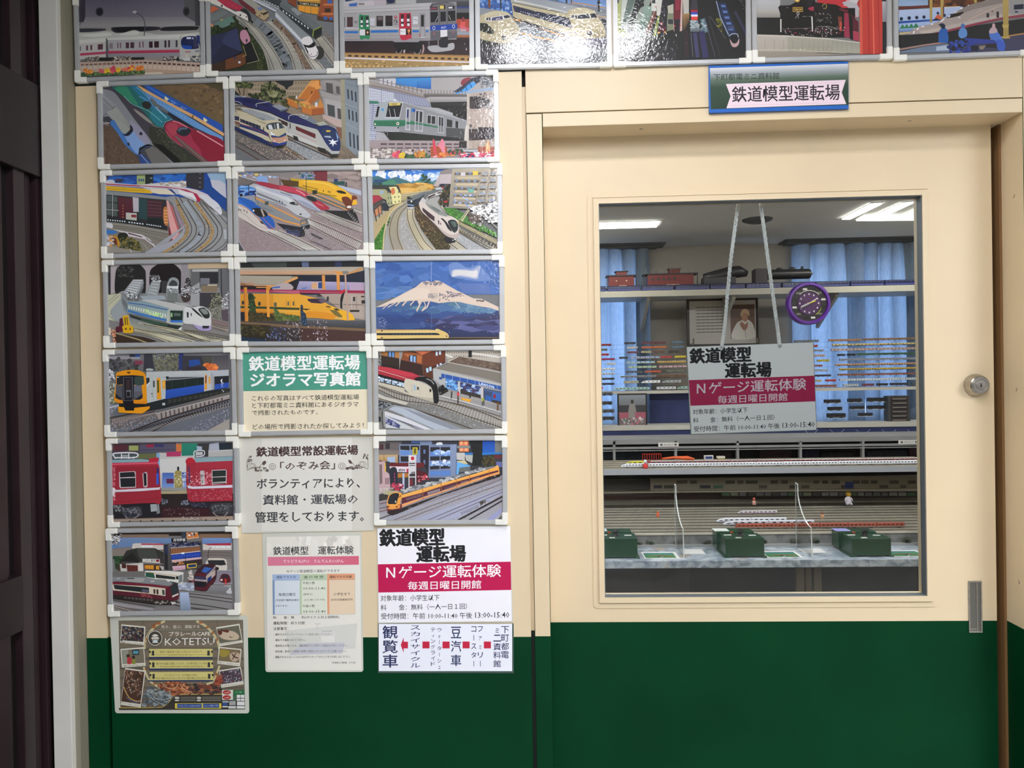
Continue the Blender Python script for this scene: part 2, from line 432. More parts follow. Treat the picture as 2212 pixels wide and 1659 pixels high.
mb = MB(); rring(mb, WX0 + .0015, WX1 - .0015, WZ0 + .0015, WZ1 - .0015, .0016, YT, YD + .016, GASKET); mb.build('gasket', parent=door)
GLASS = glassmat('window_glass', (.93, .95, .95))
MB().box(WX0 + .001, WX1 - .001, YD + .0135, YD + .0175, WZ0 + .001, WZ1 - .001, GLASS).build('glass_pane', parent=door)
# lock cylinder
c = U(2106, 832, YD); mb = MB()
mb.lathe((c.x, YD, c.z), [(.0265, 0), (.0265, -.004), (.0245, -.012), (.022, -.020), (.0195, -.0225)], STEEL, n=40)
lk = mb.build('lock_cylinder', parent=door, smooth=False)
mb = MB(); mb.lathe((c.x, YD - .0225, c.z), [(.0165, 0), (.0165, -.0012), (.0150, -.0012), (.0148, -.0004), (.0105, -.0004), (.0103, -.0020), (.003, -.0022)], STEEL, n=36); mb.build('lock_face', parent=lk)
MB().box(c.x - .0008, c.x + .0008, YD - .0256, YD - .0245, c.z - .0045, c.z + .0045, BLACK).build('keyhole', parent=lk)
# recessed pull handle
h = [U(*p, YD) for p in ((2091, 1254), (2120, 1253), (2121, 1367), (2092, 1368))]
hx0, hx1, hz0, hz1 = h[0].x, h[1].x, h[2].z, h[0].z
mb = MB(); rring(mb, hx0 + .003, hx1 - .003, hz0 + .004, hz1 - .004, .003, YD - .0022, YD + .0005, STEEL, r=.001); pull = mb.build('recessed_handle', parent=door)
MB().box(hx0 + .003, hx1 - .003, YD - .0006, YD + .0002, hz0 + .004, hz1 - .004, STEELD).build('cup', parent=pull)
mb = MB(); mb.box(hx1 - .0125, hx1 - .0105, YD - .0018, YD, hz0 + .005, hz1 - .005, STEEL); mb.box(hx0 + .004, hx1 - .0125, YD - .0018, YD, hz0 + .008, hz0 + .0095, STEEL); mb.build('inner_edge', parent=pull)
# screws
for i, (px, py, w) in enumerate(((2186.5, 422, 'reveal, uppermost of the three'), (2192, 841.5, 'reveal, beside the round lock'), (2197, 1259, 'reveal, lowest of the three'))):
 p = U(px, py, .035); mb = MB(); b = MB()
 q = Vector((XR, .035, U(px, py, .03).z))
 s_ = [(q.x - .0005 - .0008 * (k == 1), q.y + r_ * math.cos(a), q.z + r_ * math.sin(a)) for k, r_ in ((0, .0042), (1, .003)) for a in [2 * math.pi * j / 12 for j in range(12)]]
 for j in range(12): mb.poly([s_[j], s_[(j + 1) % 12], s_[12 + (j + 1) % 12], s_[12 + j]], STEEL)
 mb.poly(s_[12:], CREAM)
 tag(mb.build('screw'), 'small screw head in the cream door ' + w, 'screw')
for px, py, w in ((1385, 278.5, 'left'), (1965, 261, 'right')):
 q = UZ(px, py, ZL); mb = MB(); mb.lathe((q.x, q.y, ZL - .0012), [(.003, 0), (.0042, .0012)], STEEL, n=10, axis='z')
 tag(mb.build('screw'), 'small screw head under the door head, towards its %s end' % w, 'screw')

# ---- pale aluminium post and the dark sliding door seen edge-on, coming towards the camera on the left
YP = -.042
XP0, XP1 = U(100, 830, YP).x, U(139, 830, YP).x
struct('trim_12', MB().box(XP0, XP1, YP, .05, ZF, ZC, POSTW), bevel=.0015)
struct('trim_13', MB().box(XP1 - .001, XP1 + .012, -.028, .05, ZF, ZC, mat('greige_edge', '#8c8674', .5)))
screen = tag(bpy.data.objects.new('door_2', None), kind='structure'); COL.objects.link(screen); screen.location = (XP0 - .03, -.2, ZF)
MB().box(XP0 - .08, XP0 - .03, -1.6, .05, ZF, ZC, DARKBR).build('recess', parent=screen)
def yat(px): return UX(px, 830, XP0 - .012).y
for a, b, dx in ((88, 97, .012), (70, 80, .02), (38, 62, .012), (12, 22, .022), (-30, 6, .01)):
 MB().box(XP0 - .045, XP0 - dx, yat(a - 0), yat(b - 0), ZF, ZC, BROWN).build('stile', parent=screen, bevel=.0012)
zt, zb = UX(60, 172, XP0 - .004).z, UX(60, 372, XP0 - .004).z
MB().box(XP0 - .045, XP0 - .003, -.6, yat(97), zb, zt, mat('dark_rail', '#1f1519', .4, noise=.1)).build('rail', parent=screen, bevel=.002)
zt, zb = UX(15, 1255, XP0 - .004).z, UX(15, 1378, XP0 - .004).z
MB().box(XP0 - .045, XP0 - .003, -.6, yat(34), zb, zt, mat('dark_rail', '#1f1519')).build('lock_case', parent=screen, bevel=.002)
for px, py in ((97, 1229), (104, 1500), (93, 700), (88, 240)):
 q = UX(px, py, XP0 - .012); MB().box(XP0 - .0125, XP0 - .0105, q.y - .002, q.y + .002, q.z - .003, q.z + .003, mat('dark_rail', '#1f1519')).build('screw_head', parent=screen)

# ---- hall: floor, ceiling, the lamps that glint in the laminated photographs, and added fill lamps
HWALL = mat('hall_wall', '#4a4846', .8)
struct('floor_hall', MB().box(-4.6, 5.2, -8, .12, -.05, ZF, mat('hall_floor', '#9c9c98', .5, noise=.1)))
struct('ceiling_hall', MB().box(-4.6, 5.2, -8, .12, ZC + .012, ZC + .06, mat('hall_ceiling', '#c8c8c4', .8)))
struct('wall_hall_back', MB().box(-4.6, 5.2, -8.1, -8, ZF, ZC + .012, HWALL))
struct('wall_hall_left', MB().box(-4.6, -4.5, -8, -1.7, ZF, ZC + .012, HWALL))
struct('wall_hall_right', MB().box(5.2, 5.3, -8, .12, ZF, ZC + .012, HWALL))
FILL_LINE = mat('fill_glow', '#fff6e6', .5, emit='#f6f8ff', es=HALL_FILL * .62)
FILL_SIDE = mat('side_fill_glow', '#ffffff', .5, emit='#f6f8ff', es=HALL_FILL * 1.3)
FILL_WEST = mat('west_fill_glow', '#ffffff', .5, emit='#f6f8ff', es=HALL_FILL * 4.2)
LAMPN = mat('near_lamp_glow', '#ffffff', .5, emit='#fbfbff', es=NEAR_LAMP)
def lamp(x0, x1, y0, y1, label, m=None):
 t = thing('ceiling_light', ((x0 + x1) / 2, (y0 + y1) / 2, ZC), label, 'ceiling light', 'ceiling lights of the hall')
 mb = MB(); mb.box(x0 - .02, x1 + .02, y0 - .02, y1 + .02, ZC - .01, ZC + .012, POSTW); mb.build('housing', parent=t)
 MB().box(x0, x1, y0, y1, ZC - .014, ZC - .011, m or FILL_LINE).build('diffuser', parent=t)
for x0, x1, w_ in ((-.105, -.005, 'left'), (.05, .18, 'middle'), (.255, .35, 'right')):
 lamp(x0, x1, -.885, -.73, '%s panel of the three small ceiling lights just before the door' % w_, LAMPN)
for i, (y0, y1) in enumerate(((-2.2, -1.2), (-3.9, -2.6), (-6.2, -4.4))):  # unseen lamps added to even out the light on the wall
 lamp(-.16, .26, y0, y1, ('added long fill light right above the viewer', 'added long fill light behind the viewer, middle of the line', 'added long fill light farthest behind the viewer')[i])
for x, w_ in ((-3.4, 'left'), (2.9, 'right')):  # unseen lamps added to brighten both sides of the wall
 lamp(x - .3, x + .3, -3.2, -1.4, 'added long fill light along the %s side of the hall' % w_, FILL_WEST if x < 0 else FILL_SIDE)
# ================================================================== framed photographs and notices on the wall
GAPW = .0116     # rail width in metres
def frame(quad, label, art, ox, oy, dep=.010, group='framed photographs in rows on the wall', pmat=None):
 Q = [U(px, py, -dep) for px, py in quad]                      # TL TR BR BL, front plane of the rails
 wid = ((Q[1] - Q[0]).length + (Q[2] - Q[3]).length) / 2; hei = ((Q[3] - Q[0]).length + (Q[2] - Q[1]).length) / 2
 def P(u, v, y):
  a = Q[0].lerp(Q[1], u / wid); b = Q[3].lerp(Q[2], u / wid); p = a.lerp(b, v / hei); return Vector((p.x, -y, p.z))
 base = P(wid / 2, hei, 0); t = thing('framed_photograph', base, label, 'framed photo', group)
 def prism(name, uv, y0, y1, m, bev=0):
  mb = MB(); f = [P(u, v, y1) for u, v in uv]; b = [P(u, v, y0) for u, v in uv]; n = len(uv)
  mb.poly(f, m); mb.poly(list(reversed(b)), m)
  for i in range(n): mb.poly([f[i], f[(i + 1) % n], b[(i + 1) % n], b[i]], m)
  bm_ = mb.build(name, parent=t, bevel=0)
  if bev:
   me = bm_.data; bm = bmesh.new(); bm.from_mesh(me); bmesh.ops.remove_doubles(bm, verts=bm.verts, dist=1e-5)
   bmesh.ops.recalc_face_normals(bm, faces=bm.faces)
   es = [e for e in bm.edges if all(v.co.y < -y1 + 1e-4 - wloc(t).y for v in e.verts)]
   bmesh.ops.bevel(bm, geom=es, offset=bev, segments=2, affect='EDGES'); bm.to_mesh(me); bm.free()
  return bm_
 g = GAPW; L = .0285; c = .010
 prism('backing', [(c, c), (wid - c, c), (wid - c, hei - c), (c, hei - c)], .0005, dep - .0065, BACK)
 for uv in (((c, .001), (wid - c, .001), (wid - c, g), (c, g)), ((c, hei - g), (wid - c, hei - g), (wid - c, hei - .001), (c, hei - .001)),
    ((.001, c), (g, c), (g, hei - c), (.001, hei - c)), ((wid - g, c), (wid - .001, c), (wid - .001, hei - c), (wid - g, hei - c))):
  prism('rail', uv, .0005, dep - .0008, RAIL, .0016)
 for cu_, cv in ((0, 0), (1, 0), (1, 1), (0, 1)):
  r = .0045; k = g + .0008
  pts = [(r, 0), (L, 0), (L, k), (k, k), (k, L), (0, L), (0, r)] + [(r - r * math.cos(a), r - r * math.sin(a)) for a in (math.radians(30), math.radians(60))]
  uv = [((wid - u) if cu_ else u, (hei - v) if cv else v) for u, v in pts]
  prism('corner_cap', uv, .0004, dep + .0012, CAP, .0013)
 # the print fills the opening
 ins = [(g * .9 / wid, g * .9 / hei), (1 - g * .9 / wid, g * .9 / hei), (1 - g * .9 / wid, 1 - g * .9 / hei), (g * .9 / wid, 1 - g * .9 / hei)]
 cl = [quadpt([((x - ox) * 6.9125, (y - oy) * 6.9125) for x, y in quad], u, v) for u, v in ins]
 pr = Print(-(dep - .006), ox, oy, clip=cl); pr.run(art)
 pr.build('photo_print', t, pmat or PHOTO)
 return t
def sheet(name, quad, label, art, ox, oy, sc=6.9125, Y=-.0015, th=.0006, mat_=None, edge=None, r=.0, cat='notice', clipin=None, extra=None):
 Q = [U(px, py, Y) for px, py in quad]; wid = (Q[1] - Q[0]).length; hei = (Q[3] - Q[0]).length
 base = (Q[2] + Q[3]) / 2; t = thing(name, base, label, cat)
 def P(u, v): a = Q[0].lerp(Q[1], u); b = Q[3].lerp(Q[2], u); return a.lerp(b, v)
 ru, rv = r / wid, r / hei; n = 5; uv = []
 for cx, cy, a0 in ((1 - ru, rv, -90), (1 - ru, 1 - rv, 0), (ru, 1 - rv, 90), (ru, rv, 180)):
  for i in range(n if r else 1):
   a = math.radians(a0 + 90 * i / (n - 1)) if r else 0
   uv.append((cx + ru * math.cos(a), cy + rv * math.sin(a)))
 mb = MB(); f = [P(u, v) for u, v in uv]; b = [p + Vector((0, th, 0)) for p in f]
 mb.poly(f, edge); mb.poly(list(reversed(b)), edge)
 for i in range(len(f)): mb.poly([f[i], f[(i + 1) % len(f)], b[(i + 1) % len(f)], b[i]], edge)
 mb.build('laminate_sheet', parent=t)
 cl = [((x - ox) * sc, (y - oy) * sc) for x, y in (clipin or quad)]
 pr = Print(Y - .00004, ox, oy, sc, clip=cl); pr.run(art); pr.build('print', t, mat_ or MATTE)
 return t

ART = {}
ART['A0'] = '''
g 56536a 807b86 100,-200 2000,-200 2000,330 100,330
g 85828a a8a3a4 230,250 1880,250 1880,400 150,400
p 403d48 100,-200 240,-200 235,260 210,330 100,330
p 47474c 1860,-200 2000,-200 2000,430 1880,420
p 5c5a5e 1700,-200 1860,-200 1880,330 1720,240
o 3a3843 450,175,58,66
o 25232a 450,178,40,46
o 3b3a3e 1745,170,50,70
o 1c1b20 1748,172,34,50
g 9c9a97 b4b1ac 100,395 2000,385 2000,640 100,640
c 31303a 625,430 700,405 1290,398 1310,450 760,490 660,475
c 1d1c20 650,430 720,410 1120,405 1100,460 760,480
c 222127 1370,430 1450,402 1890,392 1920,430 1850,452 1400,462
c 3d3c47 100,430 500,427 530,455 340,475 100,480
c c8c8c0 100,500 350,490 520,465 620,472 760,500 960,450 1080,478 1340,515 1700,505 1990,490 1990,640 100,640
c e0e0d8 180,520 420,500 560,490 640,520 460,550 250,545
c dcdcd4 760,505 960,468 1040,490 1000,520 800,530
k 5a5a5c 15 1116,540 1128,380 1100,270 1015,195
p c3c3c2 940,170 990,158 1010,185 1030,210 985,205 950,195
r 55555a 990,190,1030,210
p c8c5c1 100,605 545,572 545,862 100,895
p dedcd5 100,600 545,565 545,625 100,658
p bf4565 100,800 545,770 545,806 100,838
p 5c3a44 425,665 500,655 500,738 425,745
p 6a4a52 250,682 280,678 280,752 250,756
p 6a4a52 312,676 342,672 342,748 312,752
p 707a80 150,690 175,690 175,760 150,762
p 5b5d60 545,578 575,574 580,872 548,866
p b5b3b4 572,575 1650,545 1720,885 600,905
p dadad4 560,570 1100,540 1650,515 1720,540 1660,592 572,606
l a5a4a2 6 572,606 1660,580
g c54a68 ad2f52 572,762 1650,740 1660,785 575,802
p 95939a 575,802 1660,787 1680,852 585,868
r 8d8289 598,645,648,728
r 7a5a66 715,640,733,722 755,637,773,720 1040,625,1062,715 1090,620,1110,712
r 4f3540 842,635,893,722 912,632,968,720
r 3c242c 1190,622,1250,714 1268,618,1336,712 1420,605,1450,710 1476,602,1502,708
r 2f2f33 1588,602,1614,704
r d8d4d0 1245,618,1252,712 893,632,900,722
c bfbdb8 1640,570 1700,530 1850,518 1905,540 1950,720 1955,905 1700,895 1650,800
c e2e0da 1660,560 1720,520 1860,515 1900,540 1800,535 1690,550
p 22337a 1890,530 1945,530 1950,680 1920,640
c 1c2854 1668,610 1720,552 1870,542 1905,590 1932,700 1900,730 1740,735 1680,700
p 1e4fb0 1672,672 1828,690 1820,738 1725,733 1685,705
p 3a3a5a 1845,560 1890,560 1920,700 1860,715
r e8e8ff 1750,556,1816,584
p bfcdf0 1830,560 1858,562 1850,590 1832,585
r b0303a 1730,770,1812,782
o e8e0b0 1755,838,14,14 1912,822,12,12
p 6a7a90 1875,758 1940,752 1940,770 1880,775
p d4d2ce 1690,872 1800,860 1800,905 1720,912
p 3c3b3c 1810,845 1860,850 1850,905 1820,905
p 2a2a28 430,860 1630,850 1650,905 600,920 430,905
r 9b938c 1120,853,1400,903
s 90 14 1.2 b8a898 77706a 4c4844 d8cfc0 | 640,850 940,850 940,910 640,910
s 60 14 1.2 b8a898 77706a 4c4844 | 240,850 440,850 440,915 240,915
s 70 14 1.2 b8a898 77706a 2c2844 d8cfc0 | 1410,850 1600,850 1600,915 1410,915
s 50 14 1.2 b8b8b8 77706a 33302f e0dcd6 | 1810,840 1960,840 1960,915 1810,915
p c2a899 100,935 600,915 1100,895 1960,940 1960,1100 1100,1060 100,1100
m 6e5548 1 7 .7 .42 100,955 560,935 560,975 100,998
m 6e5548 1 9 .7 .5 560,935 1100,915 1100,958 560,978
m 4a3a34 1 12 .66 .55 1100,915 1960,962 1960,1005 1100,958
m cdbfae 1 12 .8 .75 100,985 1100,958 1100,1015 100,1052
m d8c8b4 2 12 .75 .7 1100,968 1960,1008 1960,1075 1100,1020
g c9ab93 b79b84 100,1055 1130,1020 1960,1078 1960,1200
p d9cbb8 1120,1085 1380,1080 1420,1110 1130,1120
p 55634a 100,1095 1130,1050 1130,1110 100,1150
s 150 16 1.3 4e6a42 6d8a50 2f4a35 8ba060 | 150,1085 1130,1050 1150,1108 150,1148
s 26 26 1 f09a40 e88038 | 240,1040 330,1050 340,1095 240,1090
s 22 24 1 e06a70 d85a6a | 455,1040 530,1045 530,1090 455,1090
s 20 22 1 f0c030 f4d048 | 540,1035 615,1040 615,1085 540,1085
s 22 26 1 e05a6a d04860 | 620,1005 680,1005 680,1085 620,1085
s 18 22 1 f0c030 | 710,1020 755,1020 755,1075 710,1075
s 22 22 1 e06a70 f08a50 | 790,1020 900,1020 900,1060 790,1060
s 24 24 1 f0b830 d84850 | 870,990 970,990 970,1060 870,1060
s 24 24 1 f09038 e87a30 | 1000,1020 1100,990 1100,1050 1000,1060
'''
ART['A1'] = '''
r 777a7c 100,-60,2060,1100
p 2b331f 540,230 700,420 850,600 990,800 1050,1080 180,1080 180,420
s 90 22 1 33401f 3c4a26 242c18 46502c | 760,480 990,820 1040,1060 840,1060 900,850 760,600
k a5a49a 40 560,250 700,400 860,570 990,790 1060,1060
k 6e5a46 10 590,260 730,420 890,600 1010,800 1060,1060
k 8a8c88 150 650,300 830,450 1000,680 1110,880 1180,1070
t 4c4740 b5b2a6 52 11 9 | 600,260 760,430 930,650 1050,850 1130,1070 | 740,320 900,470 1060,690 1180,880 1270,1070
k 838a90 130 870,310 1060,500 1200,720 1290,900 1350,1080
k 8f9394 130 1040,330 1240,530 1360,760 1440,920 1500,1080
t 54483e c2bdb0 46 11 9 | 990,320 1170,490 1290,660 1390,860 1450,1070 | 1100,320 1280,490 1400,670 1500,860 1570,1070
k 86705f 80 1130,320 1320,500 1450,690 1560,880 1650,1080
s 260 8 1 a88a70 6d5648 5a4a40 c0a890 | 1100,290 1200,300 1700,1050 1590,1060
t 5a4e44 c8c4b8 30 12 10 | 1560,760 1640,900 1760,1070 | 1690,860 1770,930 1880,1070
t 4a4038 bcb4a6 22 12 9 | 1740,580 1860,760 2010,960 | 1840,550 1950,680 2050,820
s 120 8 1 8a7468 6a5850 a08a80 | 1840,430 2010,580 2010,700 1900,560
s 100 9 1 8b9096 6a7076 | 1850,830 2010,960 2010,1040 1900,1040
o 33322f 1790,790,80,100
p b6bcc4 750,-20 860,-20 1200,135 1140,180
l 3a4a80 10 790,-20 1140,185
l e8eaf0 14 770,-20 1150,175
p 3b4246 950,-30 1180,-30 1240,20 1200,110
m d8e0e6 1 6 .5 .35 960,-10 1200,90 1200,130 950,30
p 2f373b 1200,30 1720,450 1700,565 1560,450 1210,150
p 6d7376 1210,50 1250,15 1330,50 1830,390 1710,455 1500,300 1210,100
k 565c60 8 1220,70 1480,230 1710,440
p 989ea4 1370,140 1430,115 1540,200 1480,240
p 5c6266 1480,240 1540,200 1530,215 1475,255
m e4ecee 1 9 .42 .35 1240,120 1650,400 1650,470 1240,190
p 1f2624 1710,455 1835,395 1835,490 1710,565
l 93a83a 14 1700,545 1712,455 1830,398
p 30322f 1710,565 1835,490 1840,520 1740,600
p c8cdd4 1140,200 1200,150 1560,600 1640,780 1610,800 1540,670 1140,265
p 8a9094 1155,185 1215,150 1650,545 1545,600
l e8ebf0 10 1150,230 1560,650
l 3c4c7c 7 1140,250 1540,660
k 5c5f62 10 1060,90 1120,120 1180,160
c ebe5e5 1530,610 1570,560 1650,548 1700,610 1700,640 1760,720 1785,800 1745,870 1680,885 1610,800 1570,700
c 17171a 1555,665 1640,680 1715,632 1738,655 1720,700 1650,718 1590,700
p 2a2c34 1560,670 1590,690 1640,790 1620,800
k 5c5f66 10 1620,800 1680,850 1750,835 1780,780
o 3a3a44 1680,812,8,8 1765,780,7,7
p 703034 560,-30 700,-30 850,150 840,230 620,60
p a8a79c 600,-30 760,-30 930,110 845,150
p b9a480 835,155 930,110 1040,190 1045,245 975,315 850,230
p 7d8cb0 860,120 930,100 960,150 900,170
p 32291c 945,205 1025,175 1040,195 965,235
o 302820 935,205,12,12 850,190,10,10 905,240,8,14
k 8a5040 8 850,235 970,310 1040,260
p c03050 240,-20 430,-20 660,110 620,175 380,100
s 20 8 1 e06a80 | 260,0 420,0 640,110 600,150
p e9e1da 180,-20 240,-20 390,95 540,180 620,170 720,220 745,325 640,270 400,140 180,50
c 2b2d2f 610,160 680,130 750,190 785,290 745,325 720,230 660,180
o 303030 345,90,14,18 620,230,12,16 710,255,9,12
p 7b8283 180,240 380,150 450,195 250,320 180,330
p 698a80 235,350 490,245 550,345 340,430
r e8c050 320,290,360,305
p d06a42 180,110 230,95 300,135 180,200
p e0a070 180,350 240,400 180,430
s 70 26 1 2c3a22 3a4a2a 1c2616 | 180,420 280,390 340,440 300,480 180,520
s 50 24 1 2c3a22 3a4a2a | 470,370 530,330 560,400 500,420
p 2b3150 180,540 430,480 560,420 600,470 370,640 190,920
p 343b5e 350,600 430,480 560,420 650,780 360,670
p 262840 360,660 650,790 200,970 190,900
m 3f4770 1 14 .25 1 360,600 580,440 645,770 380,670
m 23284a 12 1 1 .3 370,665 640,785 210,950 200,900
p 6b4026 390,900 660,800 720,840 700,950 620,1000 400,1050
p 3c2a1c 190,970 400,900 400,1080 190,1080
r cfd6e8 590,920,625,950
r 2a3560 520,855,565,880
c c88fa4 630,470 710,460 770,600 740,640 680,660 620,570
p 15151a 690,670 790,640 890,900 700,950
l b8b090 7 790,640 900,910 720,955
l c8b070 6 660,690 710,830 650,850
o 1c1418 715,610,14,26
p c99443 1480,-30 1820,-30 1790,225 1480,165
p 1d2a22 1478,25 1815,60 1805,112 1478,75
x e8dcc0 .02 1505,38 1775,70 0,32 | TOMITA STORE
p f2a634 1500,90 1580,100 1580,190 1490,160
p f2a634 1592,100 1665,108 1660,205 1592,195
p eda030 1680,110 1780,115 1765,215 1680,210
p f6c860 1500,-10 1800,-10 1800,20 1500,15
p 8b4a30 1325,-30 1460,-30 1460,120 1330,40
p 9c5230 1830,-30 2030,-30 2030,310 1770,260
p 5c3a26 1770,240 2010,300 2010,330 1770,300
r d07a48 1860,60,2010,90 1830,200,2010,230
r 3a2a22 1880,130,1970,190
r 3a6ab8 1920,10,1990,60 1860,255,1920,300 1950,265,2000,305
'''
ART['A2'] = '''
r 9a9698 100,-60,2080,1060
p b8bcc6 100,-60 800,-60 800,60 100,110
p 1e3a5a 180,-30 380,-30 370,60 180,30
p c8c4c8 160,30 380,-10 370,80 160,110
p 3c6ab8 230,60 360,40 350,90 240,95
p cfc6ca 370,30 540,10 620,20 600,100 360,100
r 8a8688 375,45,465,75
p c0b4bc 600,0 790,-20 790,80 610,95
p 6a6a70 790,0 930,0 930,50 790,65
c 20284a 800,-30 920,-30 900,35 850,50 805,30
p b8b8b8 930,-30 1240,-30 1230,50 930,60
g 7c7c80 626266 1240,-30 2080,-30 2080,20 1240,45
g 505256 3d3d42 1840,20 2080,20 2080,110 1840,110
r 3a4a88 1840,100,2080,125
r 686a6e 1840,125,2080,190
r 18181a 1840,190,2080,285
r b24c38 1840,285,2080,420
p e05a56 1905,330 1940,290 1970,330 1965,400 1880,400
c 8a3a40 1915,300 1940,250 1965,300 1945,330
p d86a78 1890,380 1960,400 2030,420 2025,470 1900,450
r c8a8b0 1900,435,1980,465
p 9aa0ae 1840,480 2080,480 2080,530 1840,520
p a86a48 1840,520 2080,525 2080,560 1840,560
r 3a2428 1840,560,2080,760
g 2a1e22 38262a 100,600 2080,590 2080,830 100,800
g b4b1b3 a5a1a3 100,110 1440,40 1450,600 100,612
p c3c1c2 100,115 1440,50 1470,30 1440,130 100,200
l 8c898c 5 100,160 1440,100
l 88858a 5 100,205 1440,150
p c9c6c8 100,420 1440,410 1440,430 100,440
r 2e74c6 100,465,372,498
p 2e74c6 560,455 970,448 965,485 560,492
p 2e74c6 1180,450 1278,450 1278,484 1180,484
r 2e74c6 1382,450,1422,484
l 8e8b8e 5 100,545 1440,520
l 87838a 6 100,585 1440,575
p 9a969a 100,585 1440,575 1440,610 1290,610 1270,630 920,630 880,612 100,615
r 4a3438 205,255,292,405
r 222022 150,260,175,410
r c5c3c6 195,405,305,418 635,400,760,412 770,395,895,408
r 35292c 645,240,745,395 778,235,885,390
r 232123 650,330,740,392 782,330,880,388
r 75666a 660,250,735,300
c 2f8a5c 385,240 450,228 520,230 535,260 545,560 470,575 400,570
r 2e2e2e 412,245,443,395 486,245,528,395
r e8e8ee 408,305,440,345 490,300,525,345 410,375,440,405 495,370,528,400
r 28523e 470,240,478,430
r e4e4ea 395,440,475,530
r 3a2018 478,445,545,525
o e8c0a0 512,485,14,18
r 2f8a5c 400,530,548,572
r d0d0d8 550,270,618,380
r a5a5b0 562,330,608,334 565,345,600,349
r 5a5a60 310,320,365,330 320,340,360,348
c c62e48 985,225 1020,200 1130,198 1160,225 1168,560 1150,578 1005,578
r 3a2a2e 1010,215,1055,400 1098,212,1145,398
r f0f0f4 1012,282,1048,325 1100,282,1140,322 1015,358,1050,395 1105,350,1140,390
r f0f0f4 998,430,1085,522
p 30201a 1088,430 1165,425 1165,522 1088,522
p e8a060 1110,440 1150,440 1145,470 1125,500 1112,470
r d85030 1120,500,1145,522
r c62e48 1000,528,1168,568
r 5a1a28 1083,215,1088,565
x 5a4a50 .02 1005,462 1075,462 0,22 | サイン
o b83a50 932,258,20,24
o d8b0b8 932,252,8,10
x 3a3438 .02 908,295 962,295 0,50 | ra
r 3a3438 908,360,960,366
p d8d8de 1190,250 1262,248 1262,362 1190,365
k 5a5a60 6 1200,300 1225,290 1240,310 1250,300
r 77757a 1295,205,1370,580
r a8a6aa 1302,212,1363,570
r 222426 1310,225,1355,400
r b84a4a 1288,500,1298,555
r e0e0e0 1300,560,1378,570
p 77757a 1440,100 1470,60 1560,38 1700,38 1790,50 1830,90 1850,570 1450,612
p 55545a 1440,100 1470,60 1700,34 1790,50 1700,45 1500,75 1455,120
k 4c4a50 7 1588,160 1590,350 1592,600
k 4c4a50 7 1700,160 1705,350 1710,590
p 626066 1450,470 1850,470 1850,570 1450,605
r 2b2a2e 1452,105,1555,150 1712,92,1812,135
r b04a6a 1458,118,1545,138
r f4f4f4 1720,105,1780,128
r 2a2622 1585,78,1672,142
r f0d878 1592,86,1650,136
p 1b1d20 1452,185 1562,180 1565,330 1455,338
p 1b1d20 1712,168 1820,162 1825,312 1716,318
p 1b1d20 1600,180 1680,176 1682,320 1602,328
k c8c0b8 7 1560,250 1540,300 1520,325
k c8c0b8 7 1725,230 1740,270 1755,300
p 1f46a8 1448,385 1852,358 1852,435 1448,462
o b8c4e8 1502,423,22,30 1797,397,22,30
o 1a2a6a 1502,423,12,18 1797,397,12,18
x e0e8ff .02 1612,400 1684,395 0,32 | 8637
p eae6ec 1600,452 1702,446 1704,545 1602,560
r c06068 1495,492,1515,520 1782,472,1802,498
p 26252a 1600,560 1710,548 1712,700 1600,715
c b0aeb2 1410,700 1560,680 1600,710 1700,710 1720,660 1790,645 1810,680 1795,740 1700,765 1480,780
r 8a8a8e 1425,620,1435,700 1560,600,1575,700
c 1a1618 930,650 1340,640 1350,720 1260,810 1180,760 1000,800 930,720
k b0aab0 9 935,775 965,805 1010,785 1025,750
k b0aab0 9 1205,785 1250,812 1295,785 1310,740
p c0a8a8 1052,750 1078,745 1070,795 1045,795
c b89a98 1335,680 1350,670 1360,740 1340,800 1322,800 1335,740
p b48c58 100,790 900,800 2080,830 2080,980 100,880
p 9c7444 100,785 1000,800 2080,832 2080,850 1000,815 100,800
m 3f2c20 1 20 .55 .7 100,815 2080,870 2080,910 100,850
l e0d8e0 22 100,865 900,895 2080,935
g ab8c58 a58a60 100,885 2080,950 2080,1060 100,1060
s 60 14 2 c0a070 8c7040 d8b078 | 170,900 2030,960 2030,1000 170,1000
m e8b878 1 11 .5 .7 180,975 900,985 900,1010 180,1010
'''
